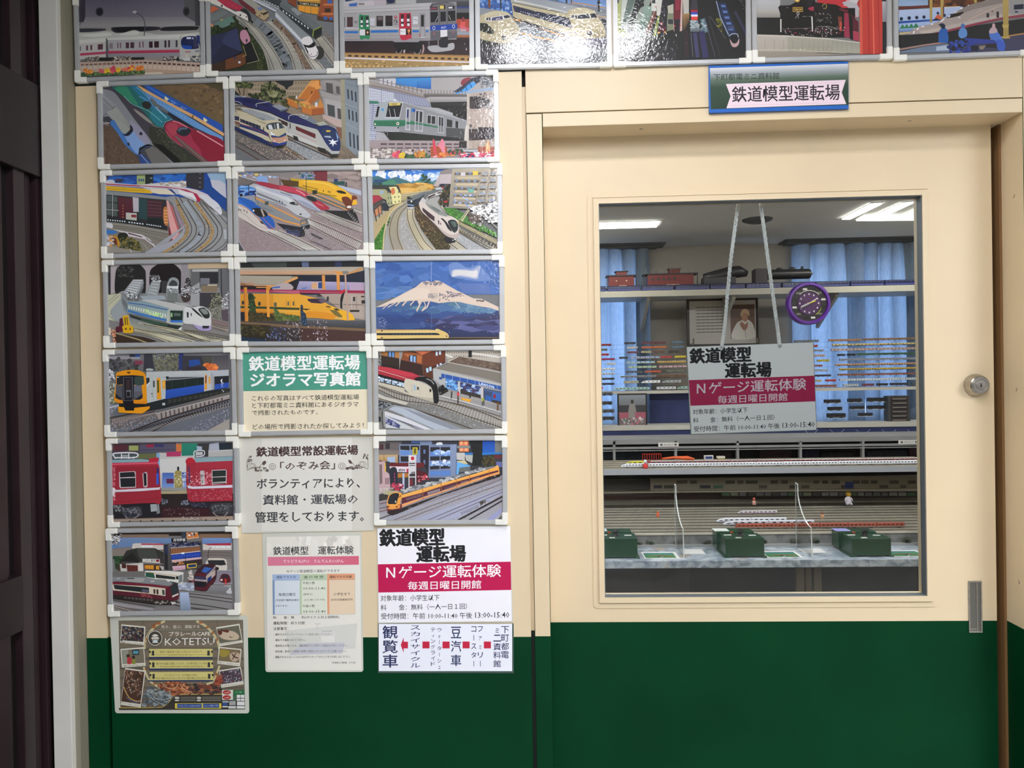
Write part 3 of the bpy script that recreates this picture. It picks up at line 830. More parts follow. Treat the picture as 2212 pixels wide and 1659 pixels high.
ART['A3'] = '''
g 3a66a8 5c7fb8 100,-60 2150,-60 2150,160 100,160
p 2e5596 100,-60 700,-60 700,230 100,150
s 50 40 1 5a8ad0 3a66b0 88a8d8 | 180,0 640,0 640,180 180,160
p 7a4a30 300,-60 350,-60 340,120 310,110
p 2a3048 480,-60 505,-60 505,180 485,170
g 6a8cc4 7d9ccc 1200,-60 2150,-60 2150,200 1500,60
p 50606c 1240,-10 1340,0 1350,25 1280,20
l c08a50 16 1560,40 1800,70 2110,130
p 7c8088 1300,20 1600,60 2110,150 2110,320 1700,200
l d0a068 14 1900,230 2110,270
r 16161a 1945,-40,1972,175
o 16161a 1958,40,22,36
r 20242a 1465,-10,1490,50
r 6a4a30 1540,-10,1560,50
p 272a2e 2000,280 2110,310 2110,400 2010,380
p 8a8f94 1980,200 2080,215 2080,235 1990,220
g 6c7074 54585c 100,420 2150,380 2150,1000 100,1000
p 70767c 700,300 1450,500 1440,640 800,500
s 60 18 2 7c868c 606a70 8e989e | 780,380 1400,520 1400,580 780,460
l c8863c 26 700,290 1000,380 1430,545
l d0904a 24 780,490 1050,560 1430,635
p 2a2c30 790,300 1430,480 1430,510 1000,400 800,330
p 8f9296 780,420 860,430 860,445 780,435
l 38302a 10 690,170 690,310 775,330 775,520
r 25272c 695,180,770,280
p a8a59a 640,0 720,-20 1500,180 1500,215 660,60
g 8e939c a2a6ac 640,-40 1000,-40 1680,110 1500,190
l d5d8dc 14 700,10 1100,90 1500,190
l 30343a 8 670,40 1490,210
p b9ad8c 660,45 1500,215 1500,240 1580,430 1450,500 1100,400 760,290 680,240
p 1f2440 670,80 1000,165 1520,270 1560,310 1582,410 1530,415 1300,345 700,175
m a8a8b4 1 18 .4 .5 780,158 1380,300 1380,340 780,185
l c8c0a0 10 675,65 1500,240
l 2a2a30 12 780,295 1100,400 1440,500
c bbae8c 1490,190 1560,140 1720,115 1880,160 1910,210 2000,330 2050,430 2060,500 2040,560 1900,600 1600,590 1450,500 1560,430
c c9bf9e 1560,150 1720,118 1880,165 1905,205 1700,195 1560,215
c cdc2a2 1600,300 1750,290 1900,320 1950,380 1800,360 1650,350
p e4dfd0 1520,235 1620,205 1900,200 1950,270 1640,290 1545,270
p 1e2430 1545,235 1590,225 1595,270 1550,265
p 1e2430 1600,228 1632,232 1635,285 1605,278
p 26303e 1645,230 1800,208 1830,275 1645,282
p 1e2430 1825,208 1900,200 1940,265 1848,272
o a89a78 1960,500,68,72
c 9a8c6c 1880,540 1960,590 2040,540 2030,590 1960,605 1900,595
o 1d1a1a 1823,500,36,40
o 3a3636 1823,500,24,28
l ddd2b0 8 1900,420 1920,460
l dcd2b0 8 1985,380 1995,430
p d8d09a 1400,440 1470,460 1460,472 1400,452
p 3a3450 1650,590 2060,560 2085,700 1800,690
l 6a4a4a 12 1435,610 1435,500 1615,480 1618,560
l 6a4a4a 7 1440,560 1610,540
p 8e929a 160,110 420,150 560,180 250,240 160,200
c bdb192 190,250 240,220 300,190 420,160 560,175 620,200 660,270 740,370 780,480 740,560 640,640 500,650 300,610 190,570
c cbc2a4 240,220 330,185 470,170 590,190 560,200 400,220 280,260
p e6e4e0 260,285 330,262 610,218 650,270 560,290 350,322 270,310
p 1e2634 275,275 310,265 310,305 280,300
p 1e2634 318,265 342,262 345,310 320,306
p 4a4a70 365,265 520,240 530,290 360,315
p 20252e 535,238 605,225 645,262 555,282
p 26281e 185,345 280,350 340,400 395,470 390,510 310,505 185,460
o 1d1a1a 541,563,32,38
c a99d7e 600,540 660,470 760,500 770,520 720,580 640,640 560,640
l 8a7f62 5 490,340 540,360 640,330
p 2c2f2a 185,580 300,620 500,655 520,690 300,690 185,650
p 38343a 185,640 500,700 800,800 1100,950 185,950
l 1e1c20 14 185,660 400,760 560,850
'''
ART['A4'] = '''
r 1b1b1c 100,-60,2160,1000
p 8f9a90 180,-60 700,-60 560,250 400,560 200,600
p a8ad70 165,60 220,-20 215,300 200,500 165,480
s 60 26 1 8a9030 a0a648 6c7428 | 180,440 290,440 300,560 180,600
p c2c8c0 230,-40 330,-60 260,250 215,430
p 5f6e68 330,-60 450,-60 330,260 240,420 260,250
g 8ca498 4c5a54 560,100 760,80 620,540 430,560
p 6b3f34 690,170 770,170 640,500 570,520
l a8988c 12 720,170 640,360 580,510
c 262a2a 460,-60 580,-60 540,60 440,260 420,400 420,480 400,500 320,500 300,420 330,330 380,200
l d8dce0 8 290,395 400,388
l d0d8d8 12 300,410 310,460
l d0d8d8 12 408,410 420,440
l 8a9090 7 590,-20 500,250 440,400
c 1d1e22 440,60 540,40 560,90 470,120
p cfccc4 670,-60 860,-60 830,150 790,240 750,230 750,100 670,160
r d4d6d0 680,60,745,165
o e04838 737,104,10,10
r 2c3034 680,0,730,50
p 8f9a50 770,240 800,240 740,540 700,540 730,380
c 26242a 850,-60 950,-60 900,200 905,330 885,470 830,500 770,470 770,380 800,250
p 3c3a42 820,150 900,160 905,200 815,190
o ff6860 822,358,16,16
o ffb8b0 822,358,7,7
p 58202a 780,400 890,400 880,470 780,470
r e8b060 765,475,800,500 862,470,890,492
p b8b4a4 910,90 1000,60 1000,200 920,200
p 7a8068 910,200 1000,200 1010,440 900,470
p 2a2c34 920,290 1000,290 1000,360 920,360
p 6a1a2c 1020,-60 1120,-60 1110,290 1000,290
p 8a2a3c 1030,0 1100,0 1095,150 1030,150
p 241820 1000,290 1110,290 1110,470 1010,470
p c8a8a0 1115,-20 1140,-20 1130,460 1095,470
l b89890 8 1000,290 1010,470
o e04040 1020,388,9,9 1102,380,9,9
p bcb8b0 1140,-40 1230,-60 1230,200 1150,210
g a07c4c 4c3c2c 1140,210 1240,200 1230,330 1150,470
p 35343c 1275,0 1350,0 1365,140 1250,140
p a02838 1262,145 1362,145 1362,180 1262,185
p 3a4ab8 1268,185 1358,182 1362,218 1262,220
p e8ecf8 1262,220 1362,218 1362,248 1265,250
p e04434 1262,250 1362,248 1360,300 1270,300
g b8c4c0 4c5058 1260,305 1360,305 1400,480 1250,480
p 4c6a70 1400,290 1470,270 1520,480 1440,500
s 60 10 3 90a8b0 5a6a80 b8c0c8 | 1260,300 1480,290 1500,480 1250,480
l 3c3a60 60 1320,500 1360,850
l 2c2a54 90 1420,480 1480,850
l 54566a 8 1470,280 1620,850
l 3c3c44 10 1520,250 1700,850
l 5a5c64 8 1540,240 1780,580
l 6a6c80 7 1260,500 1290,850
l 2a1c24 60 1180,470 1200,850
s 40 9 2 8a8a30 606428 | 1630,270 1720,260 1720,480 1660,400
l 8a9ab8 16 1640,20 1700,260 1830,540
p 1e2c4e 1670,40 1780,40 1860,280 1950,510 1830,510 1720,260
m 5a74b0 5 1 .6 .4 1680,50 1780,50 1930,480 1800,480
p 3a4468 1800,400 1900,385 1910,430 1815,445
c 222838 1820,520 1950,505 1970,560 1985,600 1950,660 1890,650 1840,600
k a8b0c0 12 1825,540 1880,508 1950,512 1968,560
c b8989a 1840,590 1890,650 1945,640 1980,580 1975,660 1930,705 1870,690
c 0e0e10 1850,560 1890,530 1955,540 1950,610 1900,645 1860,610
l 30304a 40 1920,180 2080,500
l 4c4a50 12 1980,0 2090,140
s 40 8 2 4a4a48 2a2a2c | 1980,-20 2090,-20 2090,300
l 4c4c52 7 440,560 520,760
g 18181a 26242a 165,560 1040,560 1040,900 165,900
'''
ART['A5'] = '''
g c4c6ca a8a4a0 100,-60 520,-60 520,250 100,250
g b8b2aa 8c8880 100,150 640,150 640,265 100,265
r 1a1a1b 100,262,640,560
p c0343c 1060,-60 1700,-60 1700,160 1480,120 1080,60
s 26 34 1.6 d8d0d4 c8c4c8 e0a0a8 | 1420,20 1680,-20 1690,260 1560,170
c b8b4b8 1450,40 1560,20 1680,80 1690,250 1600,170 1520,100
r 151315 520,120,1640,560
p 1b1418 490,110 520,80 610,90 610,240 530,240
p 100e10 510,85 740,75 720,110 520,110
c 131112 640,140 700,60 800,30 1000,40 1030,120 1020,500 640,500
p 191718 730,-60 1020,-60 1060,80 900,110 740,60
o c89a40 775,5,38,30
o f0d890 775,0,22,18
p 211f22 910,0 1010,0 1000,110 930,100
p 141213 1000,30 1360,70 1560,180 1640,300 1640,560 1000,520
c 1c1a1c 1030,60 1100,40 1250,110 1240,200 1130,180
k c0a050 9 1150,100 1160,70 1190,60 1215,90 1200,125 1165,125
r caa04a 708,108,858,176
r 1a1408 716,116,850,168
x e0b860 .02 728,120 838,120 0,42 | 58654
k c8c4c0 8 765,200 785,180 805,200 785,225 765,200
l b8b4b0 6 780,225 745,275
l b8b4b0 6 788,225 790,275
r 9a9894 850,244,918,250 945,244,1000,250
r e8e4e0 522,285,538,480
p e8e4e0 985,250 1002,250 1010,470 995,470
p a0304a 930,120 1025,95 1022,165 960,155
p 6a2430 1390,120 1530,150 1530,190 1420,160
p 98304a 1475,190 1540,200 1560,570 1475,550
p 5a1c2c 1570,210 1690,330 1690,480 1600,440
p a83a50 1600,450 1700,490 1700,620 1615,600
p 7a3a30 1380,250 1440,250 1440,470 1400,460
p c05040 1410,330 1440,330 1440,470 1410,460
p 1a1416 1545,210 1600,260 1610,600 1560,580
s 110 9 1 8a8480 4c4648 a83848 c8c4c0 | 560,420 1290,420 1290,560 560,520
s 60 8 1 a8a4a0 5c5658 | 1040,180 1280,200 1280,340 1040,330
s 40 9 1.4 c8c4c0 8a3040 | 1040,400 1480,400 1480,500 1040,500
k 8a8684 9 1080,400 1250,400 1400,440
l 7a7674 6 1060,400 1040,500
l 6a6664 7 520,440 980,420
l b8b4b0 7 1140,520 1150,560
g b8b0a6 a59d92 100,515 640,530 640,830 100,830
g a8a496 9a9686 630,530 1300,575 1300,790 630,790
g 9a988c a8a494 1290,575 1710,640 1710,800 1290,790
l cbc4b8 14 100,525 640,545 1200,580 1710,640
m 857e74 1 5 .03 .75 220,560 920,580 920,760 220,760
m 74706a 1 10 .04 .8 920,580 1620,620 1620,790 920,770
l c0b8a4 12 200,745 700,750 1200,775 1500,795
s 20 9 1 d8cab8 | 220,715 1300,735 1300,750 220,735
p 968c80 100,770 700,775 1200,800 1600,815 100,880
g c84438 b83830 1700,-60 2040,-60 2060,810 1715,810
l d85a48 40 1720,-60 1730,810
l a82c2a 22 1830,-60 1850,810
l e06a58 20 1900,-60 1920,810
l a03030 14 1980,-60 2000,810
g b8b4bc 8a8890 2040,20 2160,20 2160,330 2045,330
r 232329 2045,330,2160,810
r 33333a 2035,-60,2160,25
'''
ART['A6'] = '''
g 88a4c4 9cb4d8 200,-60 800,-60 800,90 340,90
r 4c2a1c 780,-60,1900,105
s 30 50 2 6a3a20 7c4a28 3a2018 | 860,0 1900,0 1900,90 860,90
p 6a2e24 340,100 800,75 800,115 340,150
g b4c4e4 9cb0d8 340,150 1300,100 1300,420 340,440
l 3a4a58 5 340,140 800,115
l f4ead8 8 840,118 1260,98
o 16243a 380,282,25,28 497,270,27,28 610,262,25,26 718,255,24,26 1030,230,14,26
p 1f4a98 340,318 1000,278 1000,305 340,345
p 2a5aa8 340,345 820,310 820,318 340,355
p 2c7a4a 360,420 400,360 430,410 460,355 490,405 530,350 560,400 600,345 640,400 640,410 360,430
p 1e3a68 410,425 460,420 440,455 420,450
g 8aa4d0 6a84b4 350,430 560,415 520,470 350,480
p c8b48a 350,490 520,470 510,500 350,520
r 17181a 340,525,2260,760
c a89a94 490,530 520,470 640,400 830,360 980,300 1100,230 1260,140 1400,75 1600,20 1800,-40 2300,-80 2300,230 1900,270 1500,350 1100,450 700,540 520,560
p 8a7f7a 1260,140 1400,75 1600,20 1900,-40 1900,40 1500,130 1310,190 1200,200
p b8aca6 640,470 1000,400 1500,290 1900,210 2300,190 2300,230 1500,340 700,520
p 9a9898 2000,-40 2300,-60 2300,200 2000,220
l d8b8a0 7 690,485 1000,430
l d8b8a0 7 1370,310 1600,190 1900,70
l d8b8a0 5 1500,190 1590,145
p 8c3448 490,545 700,525 1100,440 1500,340 1900,255 2260,205 2260,250 1900,285 1500,375 1100,470 700,560 520,570
p 1c1416 1110,210 1180,205 1300,175 1315,190 1250,235 1130,265 1050,270
p dfe2f4 1080,235 1120,225 1100,255 1075,260
o f4f0f8 1275,128,16,9,-25 1380,83,12,7,-20 1185,178,14,8,-25 835,362,20,8,-15 700,398,20,8,-20 625,432,22,10,-45 565,485,26,9,-65 990,305,40,9,-35 1245,260,18,7
p 2a2428 930,370 980,345 1010,360 960,390
r 2a2226 1652,198,1688,262
p 2a2226 1800,178 1835,172 1838,265 1800,268
p 1c2038 2060,75 2205,60 2205,135 2060,145
r 303058 2075,165,2120,190
l 8a8280 5 1690,190 1690,300
r 3a3434 1728,160,1745,182
g c0a258 a89050 800,-60 845,-60 838,335 805,340
g c0a258 a89050 960,-60 1015,-60 1000,290 970,300
r 6a3440 1000,100,1018,260
r b4a050 1468,-60,1506,45
c 1c2a4a 905,190 930,175 945,200 935,215 910,212
c d4603c 885,260 925,220 965,240 968,290 890,295
p 14244a 860,290 900,270 960,300 880,310
p 18191c 355,530 1060,480 1500,380 2260,270 2260,560 1200,640 600,700 355,720
p 3a3c58 1880,560 2260,490 2260,780 1300,780 1300,700
l a87c4a 22 1700,600 1900,550 2260,495
l a08078 26 355,740 700,680 1060,630
p 6a7a90 355,770 700,700 1080,650 1100,780 355,790
p aab8cc 900,700 1090,670 1090,750 900,760
s 40 30 1.4 2a3a8a 3450a8 1c2a6a | 1080,620 1450,560 1450,780 1100,780
p 17182a 1420,680 1530,680 1530,760 1420,760
p 2a3c90 1350,570 1820,600 1800,650 1400,660
p 201c24 1640,660 1800,650 1800,720 1640,710
p 8a7a6a 1540,690 1640,680 1600,740 1550,740
c 1f5aa8 945,470 1000,420 1060,450 1080,620 1010,640 935,620
c 14223a 965,370 1000,350 1035,385 1020,430 975,420
c 5a8ac8 1235,470 1290,410 1350,450 1355,540 1280,575 1235,540
c 4a6ca8 1265,380 1300,350 1330,385 1310,420 1275,415
c 4a74c8 1690,480 1740,440 1800,460 1860,540 1910,620 1930,700 1900,760 1820,740 1790,620 1710,580
c b8a0a8 1690,460 1730,410 1790,420 1810,480 1750,500 1695,500
c c8a0a8 1735,375 1755,350 1778,375 1775,430 1740,430
c 3a5cc0 1800,600 1890,610 1930,700 1900,765 1820,730
g bca25c a08a48 1890,-60 1975,-60 1980,560 1900,560
p c0a45c 1880,370 1985,370 1975,420 1895,420
p b89c54 1870,550 1990,545 2000,575 1900,580
'''
ART['B0'] = '''
r 4b4750 100,160,2000,1440
p 5b4637 100,760 230,740 720,1440 100,1440
p 64503f 180,800 330,900 620,1250 730,1440 250,1440
l 3a2c22 5 160,1060 240,1195
l 4a382c 5 320,1270 420,1160
s 120 20 1 6c5846 584434 705c4a | 170,830 330,900 680,1400 170,1400
p 6b5d48 760,180 2000,180 2000,880 1940,870 1450,560 1040,370
g 7a6248 705f42 900,200 1950,190 1950,860 1500,560
s 80 40 1 80684c 665640 74603f | 960,220 1930,220 1930,760 1500,540
l 4a4030 6 1920,350 1630,540
l 5a4c3a 5 1240,230 1920,330
p 4c4430 1640,205 1930,200 1930,330
m 5f563c 8 1 1 .4 1660,205 1930,200 1930,330 1900,320
p 2c59b0 760,235 870,245 1450,560 1945,830 1945,945 1250,560 880,370
p 3a74cc 760,235 820,240 1250,490 1300,540 1180,490
l e0b078 44 650,240 1000,440 1500,700 1960,975
p 6a9cd4 770,330 1200,560 1600,810 1950,1010 1950,1070 1500,850 1150,640 830,430
m 8ab4e4 1 14 .5 .3 830,400 1400,700 1400,760 830,450
p 2a2c3a 840,420 1150,640 1500,860 1500,900 1300,820 1100,640
c 6f7274 880,420 1000,540 1120,620 1115,655 1000,590 900,510
x b8ccf0 0 1175,470 1240,470 0,50 | エレ
x b8ccf0 0 1310,540 1400,560 0,50 | ベー
p e8e0b0 1085,400 1140,440 1110,475 1075,440
p e8e0b0 1660,715 1720,760 1690,790 1655,760
c 8d9096 100,340 300,330 450,500 640,760 900,1100 870,1140 640,1120 480,1000 300,860 100,760
p 9a9ca0 150,360 360,540 280,600 150,480
l 4e4e54 7 150,430 320,600
l 4e4e54 7 160,700 340,550
g a6a8a2 9a9c94 210,640 360,560 570,840 430,900
p 3e424a 100,720 240,700 340,800 300,860 150,780
l c4a894 20 190,795 250,805
c 4a7cc0 260,800 340,760 420,860 540,980 700,1200 690,1275 620,1250 480,1120 380,960
c 85a8dc 480,980 600,920 760,1000 830,1120 700,1170 690,1260 620,1220
c 9c98b0 560,760 760,920 840,1060 850,1110 780,1110 640,960
c a4a69c 300,700 420,780 540,870 560,900 470,960 400,880 340,780
c 22242c 430,950 480,970 560,900 560,830 600,870 600,930 540,990 480,990
c 2c2c38 700,950 730,935 748,970 730,985 705,975
p 1a1c2a 515,1110 545,1090 560,1130 540,1140
c 14141a 690,1240 720,1170 820,1118 900,1140 880,1165 780,1190 700,1270
l 6a88c0 7 715,1230 800,1160 890,1150
p 2c4c8c 690,1270 740,1260 900,1410 720,1420
p 73706c 780,1200 900,1150 1000,1190 1230,1410 890,1410
p 8a8a90 960,1160 1020,1190 1240,1400 1180,1400
l b8c8e8 8 720,1270 850,1420
c 2c6f6c 300,265 500,235 650,240 800,370 900,520 1100,680 1195,760 1100,800 1050,870 960,850 850,740 740,610 560,480 420,370
c 2f7a9c 560,240 650,240 800,370 900,520 1060,640 1195,745 1150,770 1000,680 860,580 760,470 640,330
c 3a906e 340,280 500,260 600,400 680,520 640,520 480,420
c 2e8090 860,640 960,600 1120,700 1180,740 1090,780 1040,850 960,830 880,740
k 8cc8c8 9 470,400 600,520 800,600 940,700 1040,790
k 8ab8e0 8 660,270 780,370 860,470 960,600 1100,710
k 7ab4e8 12 700,410 760,430 830,480
k bfe0f4 10 950,560 1040,660 1110,730
c 33302f 740,510 800,475 860,500 880,550 830,595 770,580
c 9a958f 620,590 740,660 860,760 900,810 850,800 740,720 650,640
c 777a78 880,800 960,850 1060,880 1000,880 900,840
c 1e1c20 1060,810 1190,760 1180,790 1100,860
l a8b0b4 8 1050,860 1090,790 1190,745
c a83450 1085,880 1100,810 1200,768 1300,790 1500,890 1700,960 1960,1080 1990,1400 1700,1380 1500,1240 1250,1100 1120,980
c b84858 1110,850 1180,800 1260,820 1270,900 1220,1000 1160,960
c 8f2238 1480,900 1700,960 1960,1080 1990,1400 1700,1380 1600,1180 1500,1050
k e89aa4 12 1200,770 1300,800 1420,870
k f0a8b0 16 1560,920 1680,990 1850,1090 1950,1150
c 2c3038 1255,930 1300,870 1380,860 1470,900 1450,960 1380,1000 1300,980
c 58687c 1280,910 1320,870 1420,875 1400,900 1330,900 1300,930
p 6c5450 1210,980 1270,1000 1760,1400 1650,1400 1340,1140
l c8888c 6 1100,920 1200,1060 1340,1150
l a89088 6 1240,1000 1700,1390
p 3a3c30 850,850 1040,880 1180,1060 1640,1390 1240,1420 900,1120 840,960
s 260 8 1 5a5c4c 4a4a40 6c6c58 33332c | 870,860 1030,890 1500,1400 1300,1410
m 6a6a58 1 16 .4 1 960,880 1080,950 1330,1150 1250,1130
p 151412 900,1100 1050,1130 1300,1340 1330,1430 1230,1400 1020,1210
'''
ART['B1'] = '''
r 92826e 100,100,2080,1380
p a08f78 380,170 1300,150 1250,400 400,420
m 7c6a58 3 22 .4 .45 400,200 1280,160 1280,400 400,400
l b8a898 8 400,330 1180,320
c 25282c 800,170 1040,150 1050,230 1000,260 960,300 930,260 860,220
s 170 24 1 3a4426 566032 2a301c 6a7040 | 180,190 340,180 460,230 440,280 330,270 250,260 180,260
l 3a2c20 16 230,250 270,370
l 3a2c20 12 330,270 320,390
p 1c201a 185,310 250,370 270,400 185,380
s 320 26 1 3c4426 59613a 1f2416 767a50 2a3020 | 600,250 700,180 790,230 860,290 960,330 940,400 880,470 740,490 480,420 480,370 580,360
s 60 24 1 8a8a64 6c7048 a09c74 | 690,340 760,320 820,360 800,410 700,400
s 40 22 1 33401f 2a301c | 370,350 440,370 560,400 460,430
p b5b09c 1440,140 1540,140 1540,330 1480,340 1440,260
c 6c6a5c 860,480 960,430 980,540 900,520
p b46c2c 1290,220 1380,140 1500,150 1500,260 1440,300 1330,260
p e8a056 1340,150 1450,145 1450,240 1520,270 1510,285 1400,300 1280,490 1260,460 1400,280 1280,240
p e09c54 1340,150 1440,145 1300,270 1140,440 1110,450
p c47634 1290,250 1400,280 1280,460 1140,440
p 6a4020 1330,320 1360,335 1325,385
p b4662e 1390,300 1440,310 1460,420 1330,520 1270,500
p d89048 955,430 1120,480 1120,500 960,450
p c47634 955,440 1130,490 1130,590 960,520
p e09850 1120,480 1260,470 1330,520 1180,560
p d08a44 1180,560 1340,590 1530,570 1460,430 1440,520 1340,540 1280,520
p 7a4a24 1000,440 1130,480 1250,480 1160,470 1030,430
p c87838 1190,560 1340,590 1340,685 1190,640
p a85a2c 1340,590 1535,575 1535,665 1340,685
s 60 12 1.5 e0c060 6a6a30 b8923a | 1000,440 1100,470 1340,580 1200,550
r e8e4ea 1100,400,1122,440 1390,495,1425,560
s 40 20 1 4a5028 33381e | 880,480 960,450 1010,580 900,520
r 5a5a3c 990,395,1100,430
p 9a9696 1460,140 2080,110 2080,1380 1880,1180 1540,760
g a8a0a0 8c8686 1510,150 1800,150 1810,400 1520,320
p 8c857e 1520,150 1780,150 1770,200 1680,165
p 504c4c 1550,200 1650,215 1660,370 1560,345
p 5c5656 1700,250 1755,262 1760,370 1708,360
m 8a8484 1 4 .12 1 1550,200 1650,215 1660,370 1560,345
p a39e9c 1450,310 1700,390 1780,380 1780,490 1480,400
l 5c5856 7 1455,300 1700,385 1780,378
p b0aaaa 1530,430 1780,490 1780,800 1560,700
p 3e4444 1570,520 1680,545 1690,720 1580,690
p 55504e 1720,580 1775,595 1780,750 1728,735
m 7a7878 1 4 .14 1 1570,520 1680,545 1690,720 1580,690
p c2a8a2 1500,670 1800,780 1800,870 1730,860 1510,760
p 8a8078 1490,720 1700,850 1800,870 1790,900 1600,830
p 80584a 1700,860 1800,880 1810,1080 1740,1000
g a8a288 8f8874 1770,150 1830,140 1860,1160 1790,1130
l 8a8468 6 1770,490 1835,480
p 87919a 1830,140 2080,110 2080,1330 1850,1160
l 6c757e 6 1835,210 2030,265
l a0abb4 6 1840,520 2030,590
l 6c757e 6 1840,540 2030,610
l a0abb4 6 1850,810 2030,900
m 353c44 1 3 .42 1 1850,290 2020,350 2030,500 1860,430
m 353c44 1 3 .42 1 1865,590 2030,650 2040,800 1875,740
m 353c44 1 3 .42 1 1880,930 2050,1000 2060,1220 1890,1140
m 353c44 1 3 .5 1 1910,140 2000,130 2010,160 1920,165
p 6d6a68 180,930 400,980 900,1200 1300,1380 180,1380
s 500 9 1 a08a7c 807068 c0ada0 5e5450 | 185,940 460,1060 830,1200 1160,1380 760,1380 180,1050
p 707274 185,1160 420,1290 560,1380 185,1380
l 4a3c36 9 190,1060 500,1230 700,1350
l 5c3830 9 190,1140 400,1260 560,1360
l 5a3a34 8 820,1190 1060,1330 1110,1360
l 5a3a34 8 880,1160 1200,1320 1260,1350
s 90 9 1 b8a090 d0bca8 8a7468 | 880,1190 960,1170 1280,1340 1120,1350
p 9a9da0 980,1040 1150,1080 1700,1360 1300,1360 960,1150
s 320 9 1 b0b4b6 8a8e92 c4c8ca 767a7e | 980,1050 1100,1080 1600,1350 1320,1350 970,1150
l 4a3a36 14 990,1040 1300,1180 1700,1360
m 38302e 1 26 .4 1 1000,1040 1640,1320 1630,1340 990,1060
t 6c6460 - 1 4 7 | 1780,1150 1900,1240 2030,1300 | 1790,1190 1900,1280 2030,1330
s 60 9 1 6a5a50 4c3c36 | 1760,1250 2000,1340 1900,1370 1740,1320
p 7a8490 185,380 380,430 300,460 185,440
p a8acb4 240,450 330,400 390,430 330,470
c 24265a 190,430 380,425 520,450 700,500 860,580 1000,660 1200,730 1420,850 1440,900 1300,900 1000,780 700,640 500,590 190,490
p 1c2048 330,440 520,470 700,540 700,570 500,520 330,490
p 8f969e 745,550 860,530 990,590 880,620
p 585f68 860,620 990,590 1000,610 880,640
p 7a828c 1150,700 1320,710 1440,800 1400,830 1210,740
k b8bcc4 9 200,480 270,500 300,540 210,530
k b8bcc4 10 520,560 520,520 640,500 730,480
k c8ccd4 10 1000,750 1010,700 1100,680 1230,690
k d0d4da 7 1160,710 1230,740 1290,720 1200,700
l 30323a 6 1120,600 1190,580 1190,640
p b9b9b4 230,560 500,600 720,660 1000,790 1420,900 1560,1090 1640,1220 1500,1180 1200,1040 960,930 600,740
p c8c8c4 960,930 1240,1040 1520,1180 1500,1200 1180,1080 970,980
l c07a78 6 1100,960 1420,1090
p 3c2628 840,740 985,800 985,860 860,800
p 6a2428 1100,850 1400,970 1400,1040 1110,910
m 30181c 1 7 .12 1 1100,850 1400,970 1400,1040 1110,910
r 3c2c2c 1015,810,1030,890
l 8a8a88 5 1000,770 1000,960
p 201c1c 1060,990 1130,1010 1150,1070 1080,1050
p 201c1c 1430,1160 1540,1190 1570,1260 1450,1220
p 26282a 1540,1220 1740,1270 1740,1310 1640,1310
c 1b2c60 1430,870 1480,840 1600,850 1700,900 1740,1000 1770,1100 1765,1200 1740,1225 1640,1215 1560,1120 1480,980
p b8b8b4 1480,1010 1560,1120 1640,1225 1760,1225 1750,1265 1640,1270 1540,1190
c 24365c 1490,900 1620,890 1700,950 1740,1060 1700,1040 1600,1020 1520,1000
p aeb0a4 1400,810 1520,780 1590,830 1460,850
r e8c040 1560,915,1620,940
p b0bcd0 1530,1000 1620,1000 1640,1030 1540,1020
p 8ab0e0 1700,930 1740,1010 1730,1080
p f4f8ff 1585,1060 1640,1070 1660,1040 1670,1075 1740,1070 1690,1100 1720,1130 1675,1115 1660,1160 1645,1115 1600,1120 1635,1090
p b9ae94 185,640 270,650 270,800 185,780
p 30324a 190,700 262,715 262,775 190,760
p 9ca0a4 280,610 420,600 700,690 800,740 780,770 640,770
p 7a8288 390,690 640,740 650,770 620,770 380,710
k 4c5058 6 190,560 230,540 310,550 260,590 200,600
p c6bc9e 200,610 340,640 620,770 780,760 880,780 900,820 700,830 400,720 270,680
p c9bfa3 265,660 600,800 680,830 700,1000 740,1090 560,1040 270,900
p 282a44 275,740 580,850 580,910 280,790
m 9a9484 1 6 .06 1 275,740 580,850 580,910 280,790
p 23376c 270,820 600,900 740,990 740,1030 580,960 270,860
l 9c3a48 8 190,790 400,860 600,940 740,1020
r 30302c 620,870,635,930
p 1f2a58 185,850 600,1030 760,1130 800,1180 700,1140 400,1010 185,900
c c8bfa0 670,830 700,810 860,790 910,830 960,930 980,1010 980,1080 880,1120 760,1110 720,1020 690,930
c 3a4450 665,850 720,810 870,800 920,860 930,880 800,900 690,905
p d8dce0 690,840 740,830 770,900 710,905
p e0e0d8 820,815 850,810 860,890 830,895
l d0ccc0 7 790,820 800,900
p e8eef0 730,930 800,990 770,1010 735,990
p 1f4070 740,985 850,1010 960,950 965,990 860,1030 740,1020
l b03a48 8 745,1020 850,1040 970,1000
p c89880 750,1030 970,1020 980,1080 840,1100 760,1080
o f4c8b0 785,1080,16,16 940,1065,14,14
p 283c8c 740,1080 860,1110 980,1080 960,1120 880,1150 790,1145
p 20201c 790,1150 960,1130 900,1170 830,1180
'''
